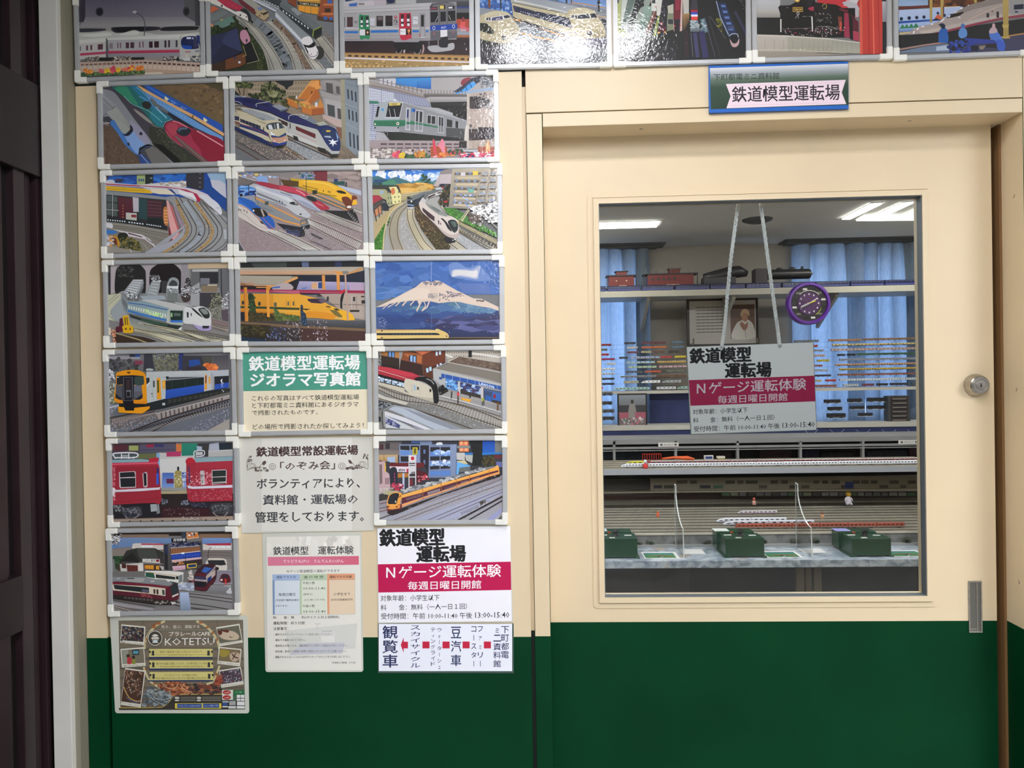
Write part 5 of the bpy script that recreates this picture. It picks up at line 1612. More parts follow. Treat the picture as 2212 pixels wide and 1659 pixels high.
ART['C2'] = '''
g 2a6cc8 4a90e0 100,100 2100,100 2100,400 100,420
s 26 44 1 eef2fa dce6f4 | 230,200 330,190 350,300 240,280
s 26 44 1 f4f6fc e4ecf8 | 420,230 520,220 540,320 430,320
s 22 40 1 f4f6fc dce8f4 | 570,180 640,180 650,320 570,320
s 20 34 1 f4f6fc e4ecf8 | 690,270 750,270 760,350 690,350
s 20 34 1 f4f6fc e4ecf8 | 790,270 870,270 870,330 790,330
s 30 30 1.4 e8f0fa b8d0f0 | 1000,240 1140,270 1140,330 1000,330
s 20 10 4 b8d4f4 | 700,190 1170,190 1170,280 900,270
p 3f6f78 170,290 250,275 380,330 460,310 520,290 640,330 740,370 740,410 170,440
p 2c4c74 200,330 380,330 520,400 170,430
p 4c8a6c 300,380 420,340 480,330 560,410 300,410
p 5a8a88 740,380 900,320 1060,360 1160,330 1180,400 760,410
s 60 26 1 28483c 1f3a34 386048 | 890,260 930,250 1040,340 1080,440 900,440
s 40 20 1 28483c 35585c | 180,380 320,390 320,430 180,430
p c69440 540,420 880,400 1080,400 1060,470 860,500 590,545
s 120 40 3 d8a850 b88434 e0b868 | 560,420 880,400 1060,420 1040,470 600,530
g c8b890 b8a878 590,550 1040,480 1100,540 600,660
k 7a7868 6 600,560 820,535 1050,490
k 7a7868 6 600,590 820,560 1080,510
k 7a7868 6 600,620 760,585 1100,530
k 7a7868 8 600,650 700,620 760,600
p a8a6a2 170,860 560,700 900,540 1250,480 1400,1000 2030,1360 2030,1400 170,1400
s 300 7 1 c8c4c0 8a8884 b4b0b0 d8d4d4 | 620,740 700,780 700,950 850,1370 650,1370 560,1100 560,900
p 4b3a26 800,720 870,700 1000,900 1350,1270 1320,1380 1120,1380 900,1080 800,880
s 420 10 1 5c4a30 3c3020 8a7048 6c5a3c a08858 | 790,700 860,760 960,940 1340,1300 1300,1380 1130,1380 900,1080 800,880
s 180 12 1 2c3a1c 3c4a26 4a3c28 | 920,1050 1100,1080 1340,1300 1290,1380 1130,1380 930,1110
p bca878 190,960 360,820 520,700 690,650 560,740 430,860 380,960 330,1380 190,1220
p 356a24 200,1390 200,1240 360,980 370,1100 330,1390
s 160 14 1 4c8a30 2c5a1c 5c9a3c | 205,1250 350,1000 340,1380 205,1380
s 40 12 1 4c8a30 2c3a1c | 380,940 440,880 430,1000 390,1020
k d8c898 18 620,690 480,790 400,930 350,1130 330,1390
p b8a47c 190,1000 320,880 420,800 340,940 200,1200
t 5c5444 c8bc9c 40 9 9 | 700,680 530,800 450,960 430,1150 490,1390 | 720,700 600,830 550,980 550,1180 630,1390
t 4c4438 d0c4a4 44 11 10 | 690,780 700,930 760,1100 850,1270 940,1390 | 770,780 780,920 860,1100 960,1270 1090,1390
t 3c3428 d0c8b0 10 12 10 | 1330,1290 1400,1340 1460,1390 | 1420,1250 1500,1310 1590,1380
t 4c4034 - 1 5 10 | 1460,1080 1700,1200 2040,1360 | 1470,1120 1700,1260 1920,1390
p a8aaac 1440,1170 1480,1160 1860,1380 1600,1390 1430,1230
s 160 7 1 c8c8c8 8c9090 | 1450,1180 1480,1170 1840,1370 1620,1380
t 4c4034 c8b894 14 9 9 | 1480,1060 1720,1180 2040,1330 | 1460,1100 1700,1230 2000,1390
k cfc4ac 22 1160,650 1240,780 1460,960
p 1d1d20 690,590 810,580 960,520 800,700 780,760 700,760
p 6c7274 720,600 900,530 1180,480 1250,490 960,570 800,640
p 2c3540 800,660 940,560 960,580 860,700 790,740
p 23262a 690,640 790,640 790,770 700,760
p a8b4c0 690,700 790,715 790,730 690,715
p 3a7ac0 700,712 785,724 785,735 700,722
o f4f4f8 755,662,12,12
p cfc8cc 690,750 790,745 780,775 705,770
l c8d0d8 6 690,640 790,640
p c2b4b6 1180,230 1230,200 1330,180 1360,200 1360,400 1180,400
p 8c8280 1180,220 1240,190 1350,170 1360,250 1180,260
p b8aaa8 1080,430 1180,260 1180,400 1150,450
c 1a1a1a 1185,440 1200,405 1230,400 1255,440
c 1a1a1a 1290,440 1310,405 1340,405 1345,440
p b8c0c4 1100,460 1260,440 1260,480 1120,490
o a03848 1225,455,26,16
s 120 26 1 2c2c1c 3c3a24 5a4a2c 1c1c14 | 1280,420 1340,400 1320,720 1200,740 1170,660 1190,540
p c83038 1230,660 1300,650 1270,690
p c8c4c0 870,680 920,600 1000,540 1180,500 1220,510 1180,560 1000,620 960,700 900,720
p 6c6c6c 920,600 1000,530 1180,490 1200,500 1010,570 970,640
p 38262c 1000,590 1110,545 1110,570 1000,620
p 38262c 1145,530 1200,515 1200,530 1150,550
c d6c8c0 870,680 960,690 1100,760 1240,850 1390,900 1450,970 1460,1120 1430,1220 1340,1210 1250,1150 1130,1020 1000,900 900,800
p 8a8e88 960,690 1060,720 1180,790 1310,860 1280,890 1160,860 1020,760
p 6c706c 1030,740 1100,750 1190,800 1160,830 1100,790
p 3a2428 920,750 1100,890 1100,960 1010,900 920,800
m 5c3c40 1 7 .1 1 920,750 1100,890 1100,960 920,810
c 201c1e 1190,910 1230,920 1310,1010 1360,1110 1300,1070 1250,980
c 1c2424 1300,960 1380,930 1440,980 1450,1060 1420,1120 1380,1120 1330,1040
c 4c5c58 1340,970 1400,960 1430,1020 1390,1040
p 221c1e 1150,940 1170,950 1170,1010 1155,1000
p 221c1e 1185,975 1198,985 1195,1015 1185,1010
k eee4dc 10 1180,900 1290,920 1400,930
c bcaca4 1130,1020 1250,1110 1350,1160 1460,1130 1450,1180 1420,1225 1340,1210 1230,1140
p 1c1820 1260,1180 1420,1225 1410,1270 1330,1290 1240,1230
o e8e8f0 1405,1230,12,10 1375,1240,8,8
p 3c3c3a 170,420 560,420 600,520 440,450 380,440 170,480
p a8a880 175,480 360,480 410,520 470,560 480,720 400,750 380,640 180,570
p e4dc9c 400,450 540,440 600,560 600,680 480,710 450,540
p 3c3c3a 170,430 400,430 480,560 470,560 380,450 360,480 170,480
l 34342e 12 400,430 475,560
l 34342e 12 530,430 590,540
p 9cb4d4 285,505 340,505 340,545 285,545
m 3c3c3c 3 2 .25 .4 380,490 460,490 480,720 400,740
m 54503c 3 2 .25 .35 470,490 590,490 600,690 490,710
o d8784c 480,510,30,50
p a83444 175,570 270,570 330,620 240,680 180,700
p 4a4440 180,700 330,620 330,700 200,800 180,790
l 6c6258 4 190,760 330,660
p 262c34 320,690 380,680 420,740 420,800 330,790
p c8845c 200,800 300,720 310,830 200,900
l 322c28 14 205,800 235,960
l 322c28 12 260,760 280,900
l 322c28 10 300,740 320,850
g b4a894 8f877c 1360,180 2040,160 2040,800 1310,760
m 6c6050 5 1 1 .34 1400,200 1800,190 1690,770 1370,740
m c8b898 5 1 .95 .3 1430,260 1780,255 1690,780 1370,760
m 7c90b4 5 4 .4 .3 1400,190 1780,190 1680,740 1350,730
m 4a443c 5 2 .75 .2 1790,230 2030,230 2030,720 1700,740
m 8c9cb8 5 2 .6 .22 1800,190 2030,190 2030,690 1720,700
l 5c5448 6 1960,180 1810,780
r e8c848 1670,210,1750,270
r 6ab0a0 1600,475,1680,530
r d8d0d8 1490,230,1560,280
s 20 16 1.5 9ab4e0 7094d0 c8d4f0 | 1400,550 1700,560 1690,770 1380,740
p 3f7a2c 1230,760 1400,760 2030,1140 2030,1190 1500,960 1300,850
s 200 13 1 58983c 2f5c20 70aa48 48702c | 1240,780 1450,780 1540,940 2020,1120 2020,1200 1500,970 1300,850
p 4c443c 1640,820 1760,840 1800,960 1700,1000 1600,940
s 90 16 1.5 5c4a3c 8c8078 c8c4c0 3c302a | 1560,840 1760,820 1830,960 1780,1060 1600,950
l d8d0b0 12 1620,790 1510,960
l b8b090 8 1600,780 1480,940
m d8cca0 1 12 .3 1 1620,790 1500,970 1480,940 1600,770
s 220 22 1.4 e8e8ea f8f8f8 b0aeae 5c5a58 ffffff | 1640,760 2030,660 2035,980 1900,960 1800,860 1680,840
k 98948c 16 1800,850 1900,930 2030,1060
m d8c890 1 30 .3 1 1420,930 2030,1230 2030,1300 1440,980
l d8c890 6 1430,960 2030,1270
l d0bc80 6 1430,985 2030,1300
'''
ART['D0'] = '''
r 8a8886 100,100,2050,1450
p 232425 140,200 205,200 210,700 140,700
p b8adb0 200,210 270,210 265,640 200,660
p b0a6aa 260,200 1260,180 1260,420 1260,560 720,640 270,640
c 232222 275,340 330,240 450,200 610,205 700,280 725,360 720,640 640,640 400,610 270,640
s 60 18 1.4 3c3c3a 54544e 2c2c2a | 300,260 560,240 540,400 300,420
c 1c1416 785,340 860,240 980,195 1110,200 1210,260 1255,350 1255,640 960,640 800,640
p 3c3a3c 960,460 1060,460 1040,640 960,640
p 9a9498 1255,190 1360,190 1400,840 1300,820 1250,620
p c8b090 1360,190 1960,180 1960,270 1355,280
p 686868 1400,285 1960,270 1960,560 1400,560
p b8b8b4 1420,290 1810,285 1800,320 1420,325
r 2b2b2e 1530,330,1810,500
r 7c7c84 1540,420,1680,510
r 8a7860 1560,530,1790,625
r c8c0a8 1650,515,1790,535
p 6a6a6e 1820,290 1960,280 1960,760 1860,720 1830,600
l 36363a 18 1850,290 1860,700
p a8a8a8 1400,560 1530,480 1530,840 1400,830
p 3c3c40 1530,640 1830,640 1870,800 1700,880 1530,830
s 50 13 1 1c1c1c 2c2c2a | 1330,420 1390,420 1400,540 1300,560
c 443836 1255,650 1320,640 1390,660 1380,760 1300,780 1260,720
s 100 10 1.3 d8dce0 ffffff 6a7078 4a5058 | 1260,560 1560,570 1530,640 1400,700 1260,700
s 260 12 1 8a8a70 6c6c58 a8a690 4c4c40 | 1700,660 1830,640 1870,760 1850,1040 1720,1030 1680,880
s 120 10 1.2 d8d8dc f4f4f4 8c8c90 | 1860,760 1960,600 1965,1000 1880,920
p 5c5058 1850,900 1960,890 1960,1070 1870,1050
p c9c9ac 160,670 360,650 360,720 200,900 200,960 330,1080 160,1040
l 8a8a70 8 170,820 330,680
l 8a8a70 8 160,780 300,660
p a2a9ac 200,900 380,700 420,900 460,960 640,1060 1000,1180 600,1180 340,1100 220,1000
k 7a7c74 8 170,920 190,990 330,1090
p 9ba0a4 400,620 540,440 690,440 700,500 600,700 640,760 380,650
m d8dcdc 7 1 .9 .4 540,440 690,440 580,700 400,640
p 788084 600,690 690,500 700,560 640,700
m 3c4446 1 8 .4 .7 590,680 695,530 700,580 620,720
p 9aa0a2 730,640 830,450 950,450 940,560 900,700 780,740 690,760
m c0c4c4 5 1 .8 .4 830,450 950,450 900,690 740,640
p 8a9090 690,640 740,660 800,740 700,760
s 60 14 1.2 d8dcdc 8a8e8e 5c6060 | 790,380 930,380 950,470 820,460
c 9aa0a0 1065,470 1090,425 1150,410 1210,440 1225,500 1215,570 1210,700 1050,720 1040,560
c 404442 1080,500 1130,450 1190,480 1200,530 1130,550 1080,530
p e0e4e4 1045,540 1215,540 1215,580 1045,575
s 60 13 1.3 d8dcdc 5c6462 8a9290 | 1050,580 1210,580 1220,760 1050,750
p 78807c 1050,640 1210,640 1210,770 1050,770
p a4b0b8 640,690 1000,680 1040,740 700,760
p 8a9294 370,640 470,760 460,960 400,900 365,760
m 3a4042 1 4 .4 .7 375,690 460,790 450,920 380,820
s 30 18 1.3 d8dcdc 5c6064 | 430,610 600,690 640,750 470,740
p c6c6c4 640,750 860,740 1300,830 1450,880 1580,840 1680,920 1700,1000 1705,1120 1680,1200 1540,1200 1450,1120 1300,1100 1290,900 1080,890
c dcdcda 1320,860 1420,860 1560,845 1660,920 1700,1000 1705,1120 1680,1180 1580,1180 1440,1100 1300,1090 1300,920
p b0b2b0 1150,770 1340,800 1420,830 1420,850 1200,820
p 23282a 1340,930 1370,930 1370,1010 1345,1010
p 23282a 1400,940 1416,945 1414,990 1402,985
c 23282a 1410,872 1450,880 1540,960 1580,1010 1500,960
c 2a302c 1515,890 1560,862 1630,870 1680,950 1675,1015 1610,1020 1560,960
c 8a908a 1540,890 1620,885 1660,950 1600,960
k e8e8e8 8 1500,880 1590,850 1690,940 1700,1020
c b0a0cc 1440,1110 1560,1140 1700,1130 1690,1200 1560,1205 1480,1160
p 2c2c34 1575,1130 1675,1135 1670,1170 1580,1175
p 8ea4ac 460,770 700,760 1080,870 1080,1080 860,1040 640,980 450,940
p 9ab0ac 640,860 1080,900 1070,1080 640,960
l 3c66a8 14 470,790 700,820 1070,900
m e8ecd8 1 16 .5 .6 465,810 1040,940 1040,1030 465,890
s 26 22 1 b8e8a0 d8f0a8 | 720,880 980,960 980,1010 720,950
p 3f78c0 455,890 640,940 1060,1040 1060,1070 640,975 460,920
p c8c8b8 1060,890 1090,895 1100,1100 1040,1090
c b0b8b0 1080,895 1280,905 1300,960 1290,1100 1250,1130 1090,1110 1075,1000
p 1f2f2a 1095,905 1285,910 1280,1050 1100,1050
p 5c6c64 1150,940 1250,945 1250,990 1150,990
r a8d898 1105,940,1128,1000
p 3878d0 1100,1050 1282,1050 1278,1085 1100,1080
p e8ecec 1060,1150 1100,1145 1150,1190 1080,1180
p e8ecec 1210,1170 1270,1150 1265,1190 1210,1195
p 2c352e 480,960 640,1010 1080,1110 1270,1130 1200,1200 900,1130 640,1070 500,1000
p 3c5444 660,1010 1060,1110 1060,1140 660,1080
g 8a8e90 a8a890 480,1000 1050,1180 1960,1340 560,1180
s 140 8 1 8a8e90 b0b4b4 6a6e70 | 500,1020 1040,1180 1950,1310 1600,1350 700,1180
t 5c5038 d8d4b8 44 9 9 | 560,1170 1000,1260 1420,1370 | 560,1215 900,1300 1150,1390
t 5c5038 d8d4b8 44 8 9 | 700,1110 1200,1200 1900,1350 | 1100,1230 1500,1320 1750,1380
t 6a6048 - 1 9 8 | 1300,1190 1600,1230 1960,1290 | 1300,1210 1600,1260 1960,1320
m 9a5a50 1 8 .1 1 1715,1040 1960,1100 1960,1140 1715,1080
l 9a5a50 7 1715,1040 1960,1100
l 9a5a50 9 1715,1085 1960,1145
t 5c4038 d0c4b0 12 8 8 | 1710,1120 1960,1180 | 1710,1150 1960,1225
p 3c2c20 270,1240 700,1300 900,1360 700,1390 270,1390
l a89870 20 280,1240 600,1330 760,1390
r e8dcc0 165,1160,210,1270
s 50 16 1 c88060 e8b090 a85c48 | 210,1190 280,1200 280,1380 250,1380
p 5a1f30 340,1030 385,1010 400,1140 385,1220 280,1230 285,1150 340,1140
p eab41c 385,985 470,975 500,1130 545,1140 550,1230 510,1245 400,1240 380,1140 410,1130
p 4a3a10 415,1010 430,1008 440,1120 425,1120
p 4a3a10 445,1005 458,1005 470,1120 458,1122
o 6a4a10 435,1180,13,18 500,1180,10,20
'''
ART['D1'] = '''
r 1b1c1e 100,150,2060,320
p 3c4440 310,210 860,205 860,300 380,300
p 5c6a8a 1080,200 1190,200 1190,290 1090,290
p 2c3458 1580,200 1680,200 1680,290 1580,290
r b8aa98 100,300,2060,410
g b4aa9c a89c8c 100,300 2010,285 1960,320 100,330
m d89a68 1 60 .55 1 160,345 1580,345 1580,400 160,405
l 8a6a50 8 160,405 1580,400
p e0984c 1570,345 1690,360 1700,415 1640,410 1590,385
p 8a8478 1680,350 1780,350 1790,400 1710,400
p c8935c 1790,370 1990,290 1980,330 1900,380 1820,405 1750,405
p dc9c5c 1780,380 1910,360 1820,405 1750,405
r 1c1a1e 170,408,2060,640
p 1e2232 1020,410 1720,410 2060,330 2060,700 1000,700
p 9a9284 160,415 1010,430 1030,460 760,560 300,560 160,520
p aaa292 160,415 940,425 880,500 700,545 360,545 160,500
p e0a060 350,560 720,560 960,450 1020,430 1030,460 800,560 660,600 420,600
m c8885c 1 12 .5 1 165,520 370,515 370,570 165,570
l 2c1c1c 14 165,575 560,580
g b0a8c8 8c8cb4 1050,500 2060,520 2060,640 1000,640
p c8b8c8 1230,520 1400,510 1400,620 1230,620
p 4a78b8 1100,600 1170,590 1150,610 1080,620
p d8a878 1230,530 1310,515 1320,620 1230,610
p 2c4a80 1330,520 1390,515 1390,610 1330,610
p b8a0b8 1800,520 2020,530 2020,640 1800,640
c b8a8a8 640,600 740,540 880,530 960,590 900,640 700,640
p 4a6ab0 620,590 760,575 760,600 640,610
g a02c48 8a2440 100,620 2060,640 2060,700 100,660
p b85c74 660,640 1050,640 1050,700 660,660
l c86a80 8 160,650 1050,660 2020,680
c c42c40 1640,660 1740,620 1740,640 1690,690
p ad9c90 1350,690 2060,690 2060,1090 1800,1040
p b4a498 1700,680 2060,690 2060,1060 1720,1010 1680,900
p 232220 1660,760 1680,700 1730,650 1710,730 1690,820 1690,920 1660,900
l 6c6058 10 1480,840 1650,850
l 6c6058 10 1710,850 2010,855
r 302c2c 1460,730,1488,792 1850,735,1882,800 1976,785,2030,835
r 2c2826 1805,930,1945,960
r 3a3030 1315,708,1380,728 1970,722,2020,742
l b0a090 5 1430,710 1430,840
l b0a090 5 1500,705 1505,850
l d8cabc 5 1830,720 1830,910
l 6c6058 5 1900,720 1905,910
g dc9a30 d48c24 100,690 1060,690 1560,1060 100,1000
p e8a838 660,690 1060,700 1340,760 1500,860 1660,920 1800,970 1870,1060 1860,1080 1700,1080 1550,1070 1260,1050 1060,1040 670,990
c f0b42c 1480,860 1660,920 1820,980 1875,1070 1840,1085 1700,1080 1600,1000 1500,900
c e09428 1160,960 1380,960 1560,1000 1570,1075 1300,1050 1160,1030
k d08820 7 1470,900 1560,960 1600,1060
p 7c6c38 1500,930 1600,930 1690,1020 1690,1060 1580,1010
r d8b060 1580,1040,1690,1070
p 3c2c40 1170,765 1280,760 1400,765 1480,800 1380,835 1230,825 1175,790
p 6c5c6c 1330,780 1400,765 1480,805 1380,830
p 4a3a30 1440,872 1500,875 1530,895 1460,890
p 3c3434 1560,905 1620,910 1660,940 1590,935
p 30442a 660,885 1050,900 1050,930 670,920
p 30442a 160,870 660,885 660,915 160,905
p 2c3a28 1050,905 1220,915 1150,935
l e8c070 5 660,945 1050,955
r 2c3034 190,795,225,850 435,810,470,865
r 585c54 672,820,712,880 872,805,895,865 950,805,972,865
l b87c20 5 850,780 850,900
l b87c20 5 915,780 915,900
l b87c20 5 975,780 985,900
p c8781c 160,930 290,950 660,960 1060,1020 1060,1060 660,1030 160,1010
g 2c2a1c 4c4428 160,960 700,990 1060,1120 160,1100
r 20252e 170,960,240,1090
c 2c3822 285,700 350,690 380,790 400,900 380,990 320,980 300,860
s 60 22 1 34482c 4a5c38 283820 | 300,700 380,720 400,980 310,980
c 4c6a3c 660,900 720,930 760,990 700,1010 680,960
p 52602c 690,990 1060,1020 1040,1150 820,1130 700,1100
s 130 18 1.5 5c6c38 707c44 48542c | 660,960 1050,1020 1030,1160 700,1120
s 110 18 1.2 4a4024 5c4c2c 33301c | 290,970 660,970 650,1110 300,1100
l d89038 50 245,600 265,1100
l e8a040 42 575,590 590,1030
l c87c2c 18 228,600 248,1100
p d89038 560,580 640,580 600,640 560,640
l e0984c 44 1410,420 1418,620
l e0984c 46 1628,415 1635,625
l c0a090 26 1736,400 1780,1170
o 8a8884 1740,362,50,16
l ccb0a4 30 1765,1150 1795,1170
g 4a4444 2c2428 100,1100 2060,1090 2060,1450 100,1450
p 7c6248 100,1100 850,1150 2060,1210 2060,1250 850,1190 100,1130
g 5c5c60 3c4044 1060,1080 2060,1095 2060,1200 1060,1170
p 4c3430 1060,1200 2060,1260 2060,1450 1060,1450
g 3c3424 2c2418 170,1140 620,1160 600,1380 180,1330
s 120 18 2 54502c 4a4028 2c2818 | 190,1160 540,1170 520,1340 200,1320
p 1f3048 175,1330 560,1370 560,1420 175,1420
s 60 16 .8 4c5c88 7c8cb4 2c3450 | 600,1220 840,1180 840,1390 540,1390
s 70 16 .8 8a7c80 b8a8a8 5c5450 a8a0a8 | 860,1080 1100,1100 1120,1390 860,1390
s 70 14 .9 a89498 c8b8c0 6c5c60 | 1180,1080 1460,1100 1490,1390 1180,1390
c 2c3c50 1070,870 1105,870 1110,950 1150,1000 1160,1140 1120,1160 1080,1080
s 40 13 1 4a6a90 24303c | 1070,880 1110,880 1160,1160 1090,1140
'''
ART['D2'] = '''
g 3f66a8 4c70b4 100,100 2100,100 2100,700 100,700
s 50 90 2 466cae 3a60a6 5276b4 | 180,200 900,200 900,560 180,600
s 40 90 2 3c62a8 4a70b4 4268a8 | 1100,200 2000,200 2000,660 1400,600
s 40 60 3 5c80b8 4a74b0 | 200,620 650,600 500,700 200,780
k 6a88c0 10 190,690 400,660 620,640
k 5878b4 16 820,430 1000,380 1140,440
c 6c88c0 1280,260 1400,220 1560,300 1720,260 1820,360 1900,480 1700,500 1560,480 1320,430
c a8b0cc 1310,400 1340,330 1520,320 1620,330 1740,270 1740,330 1720,400 1700,470 1560,450 1420,430 1330,440
c d8d4d4 1330,400 1360,340 1500,340 1640,350 1700,340 1690,440 1580,430 1440,410 1340,430
g 5c74b0 5a74ae 1380,530 1880,540 1900,700 1500,680
p 33508c 190,900 500,740 760,590 880,510 1100,490 1200,530 1640,750 1760,760 2020,880 2020,1380 190,1380
g 46669c 2c4278 190,900 900,760 2020,950 190,1150
g 34508a 2c3f74 190,1000 2020,960 2020,1200 190,1220
g 32446e 2e3050 190,1190 2020,1100 2020,1390 190,1390
s 60 60 3 587aa0 4c6c98 3f5c90 5c8094 | 400,860 900,800 1400,830 1980,960 1700,1000 600,1000
s 60 60 4 3c5488 34467c 4a5c8c | 200,1000 1900,1000 1900,1180 200,1200
s 60 50 4 5c6090 484a78 3c3c60 | 1040,1080 2010,1020 2010,1250 1100,1200
p 3c4570 1040,1080 1600,1020 2015,960 2015,1000 1500,1080
s 50 40 2 5c80a0 6c8ca8 | 1400,840 1980,940 1960,960 1450,930
p ddc9b8 190,890 420,780 640,660 780,590 870,515 960,495 1030,525 1070,492 1120,492 1200,530 1400,640 1640,755 1760,762 2020,885 2020,945 1900,900 1700,870 1420,810 1300,810 1130,830 1000,800 880,810 800,790 640,800 420,830 300,880
p e4d2c0 300,850 560,720 800,600 980,620 1000,760 820,770 560,800 400,840
p e0ccba 1080,560 1180,560 1500,740 1700,820 1400,790 1150,790
l ddc9b8 12 420,810 290,915
l ddc9b8 14 500,810 370,890
l ddc9b8 16 560,800 480,870
l ddc9b8 22 650,790 585,865
l ddc9b8 16 760,790 700,860
p ddc9b8 800,780 890,780 840,880 800,960 790,930 830,850
l ddc9b8 12 900,790 930,870 870,945
l ddc9b8 20 990,790 950,890 880,940
l c8c0b8 9 1370,810 1440,900
s 44 16 1.2 8a8088 6c6878 a89890 | 900,510 1180,520 1160,560 920,560
s 40 14 1.4 8a8490 786c74 | 1240,650 1480,690 1500,720 1250,740
s 30 12 1.2 7c7884 9a8c88 | 1120,680 1300,720 1280,790 1130,790
s 20 14 1.6 7c7070 | 1690,780 1800,790 1800,805 1690,800
s 20 30 2 a89c98 c4b4a8 | 980,700 1080,700 1080,750 990,740
l 8ca0cc 10 1014,195 1014,520
l 5c74a8 6 1018,960 1020,1210
s 20 5 1 c8d0e8 ffffff | 200,1100 2000,850 2000,1300 300,1280
s 50 9 1.4 6a7ca8 8090b8 | 200,1020 340,1060 350,1200 240,1180
p 2c2418 190,1345 2020,1335 2020,1400 190,1400
l 6c5c4c 18 1270,1345 2015,1342
c e0c078 120,1240 400,1235 1080,1230 1160,1235 1240,1270 1275,1310 1270,1345 1240,1352 900,1352 120,1352
g d8b890 e4ca88 190,1225 975,1222 1080,1240 190,1245
p b89468 190,1215 400,1225 975,1222 1080,1232 190,1240
c d8c080 1075,1225 1100,1212 1140,1222 1170,1245 1100,1250
p 262c38 190,1275 1090,1272 1130,1285 1145,1305 190,1308
m 4c5868 1 12 .5 .5 420,1282 1040,1280 1040,1300 420,1302
l f0dc9c 6 290,1268 1100,1266
r 20181c 268,1230,290,1250 262,1338,290,1352
o 1c1814 1243,1322,9,11
'''
